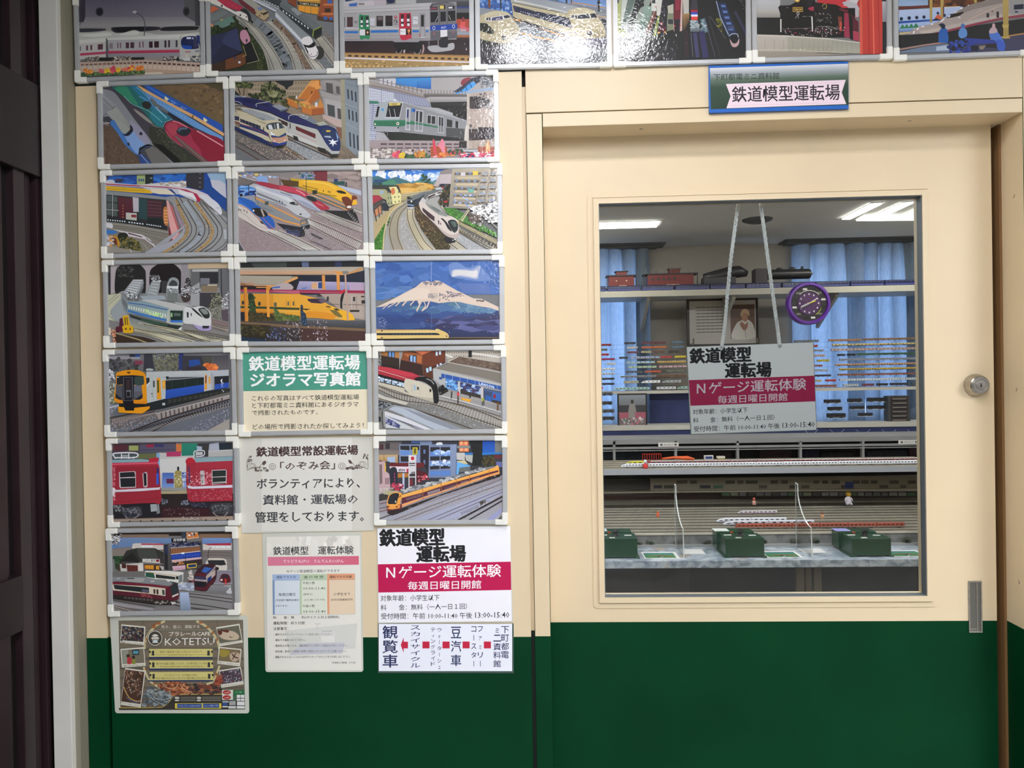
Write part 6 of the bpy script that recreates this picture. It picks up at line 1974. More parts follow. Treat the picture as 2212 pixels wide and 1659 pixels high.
ART['E0'] = '''
g 7c7a80 6a6868 100,100 2050,100 2050,560 100,560
g 9a949c a8a4ac 165,225 640,215 640,280 165,280
s 80 40 1 4a4a4c 38383a 5c5c5e | 170,290 600,280 620,460 200,460
r 343844 480,200,600,250
p 30549c 560,200 640,195 640,250 570,250
p 3c3c46 700,200 820,200 860,460 690,460
r 8a3c50 560,305,680,360
s 240 24 1 6c6c5c 7c7c68 88886c 5c5c50 | 840,220 1220,200 1230,460 880,470
s 50 7 1 c8d0d0 e0e8e8 | 840,200 1210,190 1200,240 860,290
r 2c3c78 1220,190,1290,440
p 3c3c44 1270,230 1720,230 1720,300 1700,460 1270,460
p 2a509c 1370,300 1520,285 1545,360 1380,400
r 3a2c34 1340,400,1560,440
p 505048 1560,240 1720,240 1720,340 1600,360
g 4c4a50 6c686c 1720,230 1960,220 1970,450 1740,460
s 26 26 1.8 e8784a f09048 d86838 | 1590,350 1780,360 1780,440 1660,440
s 60 24 1 c8ccd0 e8ecf0 6a6c70 a0a4a8 | 170,430 250,460 280,620 175,600
s 120 20 1 8a8c7c b0ae84 5c5e54 c8ccc4 | 170,640 280,660 270,940 180,940
p 6c7078 300,930 1990,740 1990,1370 190,1370
s 300 9 1 9c9cac 7c7c88 b0b0bc 606068 | 190,960 340,960 200,1100 190,1160
p c8d0d8 175,1000 330,960 330,980 180,1020
p 6c6864 200,1160 860,1080 1990,760 1990,860 300,1330 200,1330
l 3c2c2c 16 190,1160 500,1100 1000,1010 1980,760
l 4a3430 16 220,1220 600,1130 860,1060
m b8a8a4 1 26 .45 1 230,1180 900,1070 880,1100 220,1240
s 260 9 1 9a9aa8 7c7c8c b4b4c4 c8a898 | 200,1240 880,1120 900,1190 500,1340 200,1350
p a39a96 880,1090 1000,1060 1980,820 1980,870 1180,1100 930,1190
m 5c5450 1 15 .35 1 930,1090 1900,850 1900,890 940,1180
l b8b0ac 14 880,1095 1980,822
l 3c2f2c 20 480,1370 1000,1170 1980,880
l 3c2f2c 20 800,1380 1200,1160 1980,960
m a09894 1 34 .35 1 640,1360 1980,930 1980,990 720,1380
m 2c2422 1 34 .4 1 560,1340 1970,900 1970,930 640,1360
s 320 8 1 a8a8b8 8888a0 c8c8d4 70708c | 1180,1370 1980,1010 1980,1160 1640,1350
p a8a098 1640,1355 1980,1170 1980,1370
p 23292a 600,880 1030,820 1990,720 1980,760 1000,1010 700,1060 560,1060
m 3c3c34 1 12 .7 .8 1060,880 1980,740 1980,780 1040,960
r c8ccc8 980,935,1022,970
g c4c8d0 b4bac0 740,470 1970,445 1970,540 740,560
p c0c4c4 740,480 840,470 1040,470 1700,450 1710,500 1010,540 760,560
p c0c6c4 720,540 1040,560 1030,870 750,940 740,560
c b8c4bc 740,430 790,420 840,430 840,455 750,455
p 1f2a28 1025,600 1600,548 1600,660 1030,745
g 2f5cc0 2a4fa8 1030,745 1600,660 1600,770 1025,880
l c8ccd4 5 1030,600 1600,548
m 3c4c48 1 3 .03 1 1030,600 1600,550 1600,660 1030,745
r 252a30 1035,540,1075,568
p f0a020 895,565 950,560 965,880 900,885
p 4c5c20 903,600 930,595 932,780 906,785
r 20282c 845,605,865,700
p f0a830 975,605 1028,600 1020,725 985,725
p f4c048 988,620 1012,618 1010,680 990,680
l a0a4a8 5 890,590 895,880
l a0a4a8 5 835,570 845,900
p 243038 740,560 790,560 790,620 745,660
p e8ecec 740,680 795,620 795,640 745,695
o 303430 826,800,8,14 830,835,7,7
p c0c2c4 1600,520 1700,500 1720,740 1605,765
p f0a020 1615,518 1645,515 1645,735 1615,740
p 6c3020 1622,530 1640,528 1638,640 1622,645
r e8a848 1670,545,1698,650
p a8aaae 1700,480 1720,470 1750,500 1755,730 1720,745
p b8bcc4 1700,455 1970,440 1970,530 1750,540
p 23252c 1765,540 1970,530 1970,630 1765,660
p 2f54b4 1765,660 1970,630 1975,700 1765,740
s 20 12 .6 c8ccf0 ffffff | 1850,580 1890,590 1900,780 1870,760
c f09c14 290,510 340,470 460,445 600,445 700,480 735,540 745,700 750,860 745,945 600,945 400,940 275,910 265,800 290,650
p 22252a 300,530 540,520 700,535 705,570 700,665 570,665 400,660 300,665
c 3c4c46 570,560 640,545 700,560 700,660 580,665
o 5c3810 480,483,28,14
p e0e0d8 300,548 335,546 335,556 300,558
p 55565e 290,665 385,670 400,880 340,880 285,800
p 60616a 550,672 670,672 690,860 600,890 555,890
p 6c7080 560,672 660,672 665,760 560,770
p 25262c 285,790 400,900 330,885 280,860
p 25262c 560,890 690,800 680,870 640,890
p 14141c 385,540 560,530 550,1050 420,1050 390,900
p 55555f 395,548 540,548 545,905 400,905
p 1c1a20 410,560 525,558 530,895 415,895
p 3a2c30 440,580 505,580 505,730 440,735
p 6c6c74 440,745 515,740 515,850 445,855
p 1c1a1c 448,770 500,770 500,840 452,845
o 3c3c40 568,860,12,12 368,858,9,9
p e89018 275,890 390,905 385,950 280,925
p e89018 560,905 745,910 745,950 560,945
p 1c1c1c 330,940 740,950 700,1000 640,1010 340,1000
p f0a018 320,990 410,1000 430,1050 560,1050 560,1010 650,1000 800,985 790,1020 680,1095 330,1080
p 14141a 410,940 570,940 560,1050 430,1050
'''
ART['E2'] = '''
r 9a9694 100,150,2100,1420
p b8b0a4 1180,190 2030,185 2030,360 1240,380
m 7c6c58 2 24 .4 .35 1200,190 2030,190 2030,300 1200,300
l d8d4cc 30 1190,250 1300,290
l d8d4cc 30 1590,230 2030,290
l 8c7c68 10 1200,330 1340,290
p 20221f 1535,190 1585,190 1585,290 1535,290
p 5c4838 1240,360 1400,280 2020,380 2020,500 1800,450
p 6c5a4c 1270,360 1410,290 2010,385 2010,470
s 60 16 2 7c6a5c 5c4c44 | 1300,350 1420,300 2000,390 2000,470
p 6c645c 1040,460 1220,370 2020,520 2020,670 1700,580
m 9a9488 1 60 .4 1 1230,380 2020,530 2030,665 1050,460
l b8b0a4 14 1030,460 2020,690
l c0b8ac 10 1220,365 2020,520
p b4b4b4 1010,460 2020,690 2020,760 1130,530 1120,620 1190,600 1190,760 1010,610
p 4a2c20 540,190 860,200 1190,190 1190,370 1000,460 1010,620 860,570 860,400
p 8a4c2c 560,195 850,260 850,390 700,370 530,320
p b86c3c 570,230 840,270 830,380 700,350
p 6c3824 850,260 1000,200 1185,190 1185,350 990,430 860,570
p e07850 700,190 1010,190 850,250
l b8683c 8 560,195 850,255
p 5c3424 850,400 990,430 1010,615 870,570
r 2c2c34 645,260,760,370
r 90b8e8 665,265,700,360 715,275,745,370
r 2c2c38 325,205,435,290
r 6c9cd8 345,205,380,285 395,210,425,285
p a8703c 215,200 330,200 330,280 250,260
p b87c40 435,205 500,210 500,300 440,290
p 2c2420 220,260 500,310 500,540 240,430
m 4a3828 9 1 1 .25 230,270 490,320 490,430 240,380
p 382420 525,320 850,390 860,570 650,540 500,490
l 8a4c38 10 525,320 850,395
l 8a5c48 6 220,258 500,305
p 5c5c5a 180,200 220,260 240,430 180,420
s 60 13 1 7c7c78 3c3c38 a8a8a4 | 185,220 225,280 240,420 185,410
r c8d8ec 1045,205,1075,265 1095,195,1125,250 1060,395,1085,430 1105,375,1135,405
p b8dcf0 900,455 935,450 940,510 910,520
p b8dcf0 948,435 982,430 985,490 952,495
p 2c56a4 1130,530 2020,720 2020,775 1130,590
m d8d8dc 1 8 .03 1 1130,530 2020,720 2020,775 1130,590
x d8e8ff .03 1690,660 1915,715 0,45 | LAWSON
p 24488c 1095,585 1140,590 1140,620 1100,615
p 5a8ac0 1190,600 1380,650 1380,790 1200,760
s 40 24 1 7ab4e8 4a80c8 a8d0f0 384c80 | 1195,610 1375,655 1375,780 1200,750
p 2c3c68 1410,660 1720,730 1720,900 1410,830
s 60 26 1.4 3c5488 6c84b8 2c2c44 503c58 a8c0e0 | 1415,670 1715,740 1715,880 1415,800
p 3a3430 1410,770 1720,850 1720,910 1410,830
p c8c0bc 1380,645 1408,650 1415,830 1380,820
p c8c0bc 1720,730 1755,735 1755,900 1720,890
p 3c4a6c 1760,750 2020,800 2020,980 1880,980 1760,930
p 3868b4 1890,790 2020,820 2020,1000 1890,970
p 2f60a8 1790,850 1880,880 1880,980 1790,950
r 8a2c38 1905,840,1945,900
p 38302c 1890,920 2020,950 2020,1000 1890,970
p 4c6088 1770,760 2020,810 2020,830 1770,790
s 110 20 1 201c1c 2c2c2a 141414 | 1090,720 1150,710 1230,780 1230,880 1110,850
p a09c98 1100,870 1250,790 1700,900 2020,1000 2020,1110 1600,1000
g a8a4a4 8e8c8c 1200,840 1700,940 2020,1010 2020,1090
l c8c8c8 16 1100,860 1500,960 2020,1110
p e8a82c 1420,890 1580,920 1560,960 1430,920
l c88820 7 1430,900 1440,950
l c88820 7 1560,930 1565,970
c 4a3c38 1370,810 1395,810 1390,870 1390,970 1370,970
o d84050 1380,840,20,26
l 3c3c38 22 1285,800 1280,900
p a8b838 1740,890 1765,890 1765,940 1735,950
l 2c2c2c 14 1745,950 1740,1010
l 2c2c2c 14 1765,930 1765,1005
l 6a4a2c 26 1975,960 1970,1080
l 3c3434 26 1550,830 1560,890
p 82807c 190,700 600,880 1000,1000 2020,1300 2020,1380 190,1380
s 320 8 1 a0a4a8 84888c b8bcc0 6c7074 | 640,960 900,950 1300,1130 2010,1340 1640,1360 900,1080
t 4a3c2c c0b8a8 46 12 11 | 190,720 560,850 1100,930 1600,1060 2030,1230 | 190,770 560,930 1050,1000 1560,1180 2030,1340
l 4a4438 8 1100,930 1500,1010 2020,1170
p c8c4b8 190,830 300,880 640,965 600,1000 300,930 190,900
p a8a498 190,880 300,930 600,1000 580,1005 190,920
t 4c4038 - 1 4 12 | 190,900 600,1020 1200,1220 1620,1370 | 190,930 500,1010 900,1130 1200,1230
p 4c5054 190,930 420,990 400,1040 190,1060
s 50 18 1.4 7c8084 34383c a8acb0 | 195,940 400,1000 380,1050 200,1060
g a8aeb8 8c9094 420,1000 700,1050 1500,1380 760,1380
p b4bcc8 400,1020 700,1080 1100,1230 1450,1370 1050,1370 700,1210 330,1060
p 8c929c 560,1050 800,1120 1200,1260 1440,1370 1300,1370 900,1220
p d8d8dc 285,1090 560,1180 1000,1370 860,1370 560,1250 285,1150
l 3c4c80 7 290,1160 560,1250 880,1370
p c8ccd0 285,1150 600,1290 760,1370 300,1340
p 2c3054 300,1180 500,1290 510,1350 300,1280
s 26 20 1.4 4c548c 9a9cb8 | 310,1190 500,1300 500,1340 310,1270
p 28282c 190,1170 230,1180 230,1260 190,1240
k 5c605c 34 400,1010 280,1080 255,1130 260,1240 275,1340
k a8aaa8 14 420,1005 290,1070 270,1130 280,1330
p a8303c 190,420 350,440 700,520 830,580 730,630 580,640 190,540
p c43c4c 190,425 350,445 700,525 820,580 600,575 190,470
l e8c0b8 8 190,480 400,540 600,600
p 1c1a1e 190,545 580,645 580,750 190,660
m b8cce0 1 4 .82 .75 190,570 585,665 585,750 190,650
s 30 18 1.3 7c8ca0 dce8f0 4c5468 | 200,590 570,680 570,730 200,640
p c8c0ac 190,655 580,750 580,800 900,900 1000,960 700,870 190,700
c d0c8b4 590,620 640,610 760,640 880,680 970,730 1010,800 1020,950 900,920 700,850 580,750
p b8b0a0 700,860 900,890 1020,900 1020,955 900,930
p 9cb8cc 715,700 748,705 750,790 725,785
p 3c4448 768,730 795,730 795,775 770,775
l a8a090 5 690,700 700,820
l a8a090 5 810,760 815,840
c 1b1a1c 730,610 800,580 920,585 1020,640 1070,720 1090,860 1085,960 1030,975 1010,900 1000,790 960,720 860,670 760,640
k b8b4b8 10 770,640 880,670 980,740
k a0a0a0 14 910,610 980,640 1020,690
o 2c2424 968,785,16,26
'''
ART['F0'] = '''
r 8a8890 100,150,2050,1400
p 4c4048 180,200 1140,180 1140,330 180,330
c 5c3038 200,250 250,215 400,210 420,260 380,300 220,300
r a4ac68 440,225,580,300
p 5c586c 600,200 1130,190 1130,320 600,325
r 9c2c48 700,205,810,250
r 3c3c70 820,205,960,245
x 33305c .04 820,200 960,245 0,2 | タイム
m 4c4860 1 9 .8 .5 615,275 1120,265 1120,305 615,310
p 50585c 180,330 850,320 840,440 180,440
p 6c7048 560,350 850,340 840,420 560,420
p c8c8c4 880,330 1420,330 1420,860 900,860
p 84b4d8 850,340 900,340 905,640 880,640
p d87c48 1140,200 1225,200 1225,330 1150,330
p b83c68 1000,320 1220,310 1215,385 1000,390
g 2f8c74 2a7c6c 1225,190 1460,190 1450,370 1225,380
p 3c3c3c 1460,190 1990,180 1990,380 1460,390
p b0bcd0 1450,230 1530,240 1530,300 1460,300
p b0b4c4 1640,200 1780,180 1790,300 1630,300
p 24303a 1790,190 1960,190 1960,290 1790,290
p b8b6b4 1625,300 1990,280 1990,380 1625,395
l d8d6d4 6 1630,310 1990,290
p d8d8d4 900,430 1310,400 1310,640 900,640
g 4c6cb8 7c9cd8 940,630 1110,630 1110,850 930,850
p 6a2c50 1000,720 1110,720 1110,790 1000,790
p 8aa0d8 1220,620 1310,620 1310,860 1220,860
s 60 14 1 d8dce8 4c5c90 a8b4d8 | 1220,640 1310,640 1310,840 1220,840
p 1c1c20 1160,540 1190,540 1190,610 1160,610
c a89858 1130,610 1220,610 1220,680 1240,760 1220,900 1140,900 1120,760
s 90 13 1 c8c088 8a7c40 e8e0b8 | 1120,640 1230,640 1220,900 1130,890
p 9a9c98 930,850 1310,850 1310,900 930,900
p b8a880 910,910 1320,900 1320,940 910,950
g 2a2220 35262a 180,950 2000,940 2000,1300 180,1310
p 3c1c20 930,1150 1640,1150 1640,1280 930,1290
s 110 9 1 8a8084 5c484c 3c2c2c | 940,1160 1500,1160 1520,1270 960,1280
p 8cb0b8 180,440 640,425 780,445 780,470 180,480
k eaeaf0 20 225,390 225,340 540,335 540,400 225,405
l eaeaf0 16 330,350 330,420
l eaeaf0 16 440,345 440,420
r a8b0b0 340,365,430,390
l eaeaf0 14 240,420 250,400
l eaeaf0 14 510,420 510,390
c c02c40 740,440 800,410 880,405 885,450 870,480 900,560 910,800 925,1000 915,1070 850,1090 740,640
p a82c3c 180,490 640,470 800,465 870,520 900,700 930,1020 900,1080 640,1085 180,1110
g d8405a b83048 180,485 860,465 860,510 180,530
l e8788c 10 180,505 860,485
g 9c2838 a42c3c 180,540 880,540 920,1070 180,1100
s 120 16 .8 c86070 d8808c b84050 | 180,520 240,530 240,1040 190,1050
s 60 14 1 f0f0f4 e8d8dc | 185,860 240,860 230,980 190,970
p d8c8cc 295,620 530,605 545,620 548,850 320,860 300,840
p 24262a 308,628 525,615 538,690 310,700
p 24262a 312,712 538,705 538,838 322,845
p d8c8cc 645,640 700,615 718,640 722,830 700,850 660,840
p 24242a 658,635 702,635 708,820 670,830
p 2c3470 860,560 890,550 895,800 855,800
r 3c64d0 852,640,885,805
p e0dce4 185,890 600,865 880,850 905,840 905,880 600,905 185,920
k 8a2030 5 190,1060 500,1050 900,1000
c c02838 1290,470 1310,420 1380,405 1420,440 1430,480 1330,520
p a82c3c 1300,500 1440,470 1990,440 1990,1050 1380,1065 1320,1030 1300,800
g b03444 a02838 1440,475 1990,455 1990,700 1440,700
p 8cacb4 1420,410 1990,385 1990,450 1440,475
s 190 13 1 d8808c c85c6c e8a8b0 b03c4c | 1310,620 1700,620 1700,820 1320,820
s 150 12 1.3 c86070 b84858 | 1320,880 1980,870 1980,1030 1340,1040
k eaeaf0 14 1420,380 1425,310 1560,300 1560,370 1450,390
p c8c8cc 1440,320 1545,315 1545,365 1445,370
m 44426c 6 1 .7 .7 1320,540 1360,540 1370,780 1330,780
p d8c8cc 1510,600 1570,598 1578,800 1560,812 1520,810
s 40 9 1 5c6c64 3c4844 c8c8c8 | 1522,615 1562,615 1565,795 1525,795
p d8c8cc 1680,590 1890,578 1905,600 1900,790 1700,805 1685,790
p 28322e 1690,600 1892,590 1892,680 1692,690
p 28322e 1692,700 1892,692 1890,760 1692,770
r 28322e 1694,778,1888,792
p e0dce8 1310,815 1400,835 1990,810 1990,850 1400,870 1330,860
p 222026 180,1110 900,1090 930,1290 180,1310
c 44444c 340,1180 440,1150 540,1130 620,1150 640,1260 560,1290 480,1300 380,1280
p 2c2c3c 400,1190 560,1190 560,1280 400,1280
k a89c9c 12 390,1270 420,1305 500,1312 570,1280 600,1240
s 60 15 1.2 5c5c64 3c3c44 7c7c84 | 350,1150 620,1140 640,1250 360,1260
s 30 15 1.5 6c6c70 9a9a9c | 215,1120 330,1110 320,1210 220,1200
p a8aeb0 765,1100 860,1095 870,1200 775,1210
p 888c90 870,1100 895,1095 910,1230 860,1245
p 26262e 1340,1080 1660,1070 1640,1150 1380,1150
s 40 13 1.4 3c3c5c 4c4c54 | 1340,1080 1640,1075 1600,1140 1390,1140
c 3c3c40 1660,1110 1800,1080 1990,1090 1990,1240 1780,1250 1680,1200
s 90 15 1.2 54545c 34343c 6c6c74 | 1670,1110 1980,1090 1980,1220 1700,1230
k a8a09c 12 1700,1220 1760,1270 1860,1275 1920,1220
s 50 15 1.2 6c7484 8a909c 404048 | 930,1020 1020,1040 1010,1100 950,1090
s 50 15 1.2 6c7484 8a909c 404048 | 1220,1060 1320,1040 1330,1100 1240,1110
p a89484 180,1320 2000,1270 2000,1330 180,1360
l 6c5c58 10 180,1320 2000,1272
m 1c1818 1 10 .18 .5 380,1340 2000,1310 2000,1345 380,1365
s 60 13 1.3 b8a8a0 8c7c74 | 1240,1290 1540,1290 1540,1330 1240,1340
'''
ART['F2'] = '''
r 3c3c44 100,150,2100,1420
p 6c6464 195,210 540,200 500,380 195,370
r 4a2c34 195,240,265,330
r 3a3438 295,220,360,310
g 7c7470 8a8078 195,320 500,330 500,400 195,400
g c8a878 b08c5c 195,400 480,395 480,520 195,480
l 8a6c48 8 270,400 280,500
p a8bcdc 320,430 440,425 440,510 330,510
p 7886a8 500,240 1360,240 1350,740 950,740 940,560 500,520
p 8898b8 510,255 805,255 805,510 510,500
p 2c2a2c 515,260 655,260 655,330 518,320
p 2c2a2c 670,260 800,260 800,330 670,320
p 6890d0 520,335 655,335 655,400 525,400
p 6890d0 670,340 800,335 800,400 690,400
p 2c2a2c 520,420 650,420 650,500 525,500
p 4c6cb0 840,170 790,160 680,170 680,220 800,220
r 7c8cac 810,170,990,260
p 2c2830 815,255 945,255 945,700 900,600 815,500
r 6878a8 862,320,892,380 862,475,890,540
m 2c2c30 3 2 .94 .5 960,250 1265,250 1265,630 955,650
m 5c88d0 3 2 .94 .45 960,320 1265,310 1265,740 955,745
s 26 22 1.6 c8dcf8 8ab0ec | 970,330 1260,320 1260,400 970,390
s 26 22 1.6 c8dcf8 8ab0ec e8f4ff | 970,500 1260,480 1260,560 970,560
l 9098b8 14 955,240 945,740
l 9098b8 12 1112,250 1110,640
l 8898c0 8 955,405 1265,400
l 8898c0 8 955,560 1265,550
g 8a98b8 8290b0 1265,245 1355,240 1330,730 1270,730
c e0e4e8 1050,250 1070,215 1130,210 1150,240 1120,250
c f4f4f4 1150,500 1165,465 1200,475 1190,505
r e87c50 1395,185,1535,260 1395,290,1540,350
o f8b080 1430,222,24,26 1495,222,24,26 1430,320,26,20 1500,320,26,20
p 8a8c88 1365,260 1560,260 1560,300 1365,300
p 222222 1550,185 1745,185 1745,400 1730,560 1580,560 1600,400
g 1c4ca8 2c64c0 1745,190 1930,185 1930,380 1745,370
p 2f7cc4 1480,370 1600,365 1600,395 1480,400
p 2f7cc4 1740,365 2035,360 2035,385 1740,400
r 7c7c78 1930,190,2040,360
p c8c4c0 1355,365 1480,365 1480,480 1360,470
p b8b8b0 1480,400 1600,400 1590,520 1500,480
p d8c898 1360,490 1480,480 1530,540 1370,510
p 6cb0e8 1360,500 1560,555 1560,575 1400,590 1385,700 1355,700
p 6c7070 1400,590 1560,570 1560,640 1400,660
s 90 22 1 3c3420 5a4828 2c2c1c 4c5430 | 1740,430 1900,400 1940,560 1800,580 1740,520
r 6c2c30 1920,400,2040,450
r 6a70a8 1950,500,2040,580
p 6a2428 350,520 880,515 870,580 780,600 360,570
p 5a1c24 760,620 900,660 940,740 780,820 760,800
p e8dce4 355,570 740,575 740,660 380,650
x 1c1c20 .03 490,600 585,600 0,44 | atsu
p c04058 610,605 700,595 700,650 610,660
c 2c2c34 370,600 440,580 470,640 470,780 460,860 390,840 370,700
p b87830 480,670 640,670 640,730 480,740
p c8a8ac 195,500 290,490 300,640 350,680 370,900 360,960 200,980
p 7c6c6c 205,540 245,540 250,820 210,840
p cfb0b4 290,690 355,690 365,860 290,860
m 5c3c40 1 3 .5 .9 290,735 355,735 355,840 290,845
p e8b830 285,520 310,510 300,650 285,660
p 3a3434 300,500 355,495 355,570 320,560
r 3c3c40 300,500,355,570
p 2c2c38 360,620 470,620 480,880 380,850
m b83c70 4 1 .5 .8 420,660 440,660 445,840 425,840
r b8c4dc 550,670,580,900
r c8b838 700,285,775,395
r 5c5420 722,300,752,380
r d8d4d8 640,400,755,890
p 3c3438 655,680 740,675 740,720 655,720
p 3c3438 655,735 740,735 740,870 655,870
r 7c3038 655,760,700,860
o f0f0f4 695,455,38,42
o c8303c 700,450,28,30
p 1c1c20 650,520 740,515 740,530 650,535
r 1c1c20 655,550,740,562
m 38343c 2 2 .8 .8 680,650 740,645 740,690 680,695
s 50 22 1.3 d05068 b83050 e8c8d0 8c2c40 | 400,820 560,830 540,940 400,920
s 40 20 1.3 c04050 e8a8b0 70202c | 780,720 900,700 940,760 800,800
s 30 20 1.3 c8c0b8 a89c98 | 200,900 400,870 400,970 200,980
p b8b088 250,970 330,930 480,930 540,1000 340,1000
p 3c3834 200,1000 330,1000 320,1100 200,1110
g 948c94 a8a8b0 195,1090 2040,700 2040,1370 200,1370
p a4a4b0 200,1370 540,1240 2040,770 2040,1000 1400,1370
p a8acc4 700,1370 1300,1160 2040,900 2040,990 1370,1370
s 260 8 1 b0a49c 8c8484 c8bcb0 988078 | 540,1320 1200,1040 2030,800 2030,860 1300,1130 560,1360
s 160 8 1 b0a49c 8c7c78 c8b0a0 | 1280,1370 1600,1200 2030,960 2030,1020 1450,1360
l 7c6c68 10 560,1370 1300,1090 2040,830
l 7c6c68 10 420,1370 1000,1150 2040,760
l 74686c 10 930,1370 1500,1130 2040,910
l 74686c 10 1060,1370 1600,1140 2040,950
m 4c3c38 1 12 .25 1 1410,1260 1680,1140 1690,1180 1430,1290
s 24 14 1 4c4434 5c5440 | 1700,1100 1800,1070 1800,1110 1720,1140
l 2c2628 26 1380,1370 2040,1020
l 2c2628 20 1540,1370 2040,1080
p 9a9cc8 1800,1370 2030,1190 2030,1250 1900,1370
p 4c504c 1960,1370 2030,1300 2030,1370
l 7c5c5c 10 200,1130 330,1100
l 7c5c5c 10 200,1200 320,1170
l 7c5c5c 12 200,1250 330,1215
l 3c3434 14 210,1350 400,1280
p 24201f 330,1250 540,1190 2010,680 2010,720 1100,1010 540,1250 400,1300 330,1270
s 90 12 1.6 5c5450 8c8480 3c3430 | 560,1180 2000,680 2000,720 900,1080 580,1230
p 8a8c90 480,940 800,870 1050,800 1350,700 1700,600 1950,560 1930,575 850,900 560,980
s 60 26 2 b4b4b4 9a9ca0 c8c8c8 6c7074 | 500,930 800,850 1200,740 1700,600 1900,570 1200,800 560,970
p f0a84c 520,1000 850,900 1130,820 1350,760 1550,700 1850,620 1960,570 1990,580 2000,680 1550,800 1130,920 860,1010 530,1060
p f4b45c 520,1000 850,905 1130,825 1550,705 1930,580 1960,550 1990,570 1850,630 1130,850 560,1030
p 5a2838 540,1040 850,960 1120,870 1350,800 1550,745 1840,660 1980,625 1985,650 1850,690 1350,850 1130,930 860,1020 540,1130
m 8a7c8c 1 9 .45 .6 600,1035 840,965 840,1025 610,1090
m c0b8c0 1 9 .5 .6 920,940 1110,885 1110,945 930,1010
m 6c5c70 1 7 .45 .6 1170,875 1330,825 1330,880 1180,930
m 9a8c98 1 9 .5 .6 1420,795 1530,765 1530,800 1420,835
m 9a8c98 1 9 .5 .6 1580,750 1700,715 1700,750 1580,785
p f0a468 510,1140 860,1030 1130,940 1350,870 1550,800 1850,700 2000,660 2000,680 1850,720 1350,890 860,1050 510,1190
l b06a30 8 852,900 860,1060
l b06a30 8 1128,825 1135,960
l b06a30 8 1350,760 1358,880
l b06a30 8 1548,700 1555,810
l b06a30 8 1845,620 1850,720
c f4a848 325,1080 350,1000 420,960 520,960 545,1000 520,1100 510,1200 400,1240 325,1200
c 23242a 335,1120 360,1010 420,970 490,970 500,1010 480,1060 460,1125 400,1130
p 1c1c22 500,1030 530,990 530,1010 505,1035
r c8c0a8 440,1080,460,1110
c 6c2430 325,1150 420,1165 530,1130 540,1180 500,1260 380,1280 330,1250
p f0a04c 330,1150 420,1160 520,1140 510,1190 400,1210 330,1200
r 1c1414 330,1165,355,1180 450,1165,485,1180
c 2c1c20 330,1240 400,1220 530,1210 500,1265 400,1290 340,1270
'''
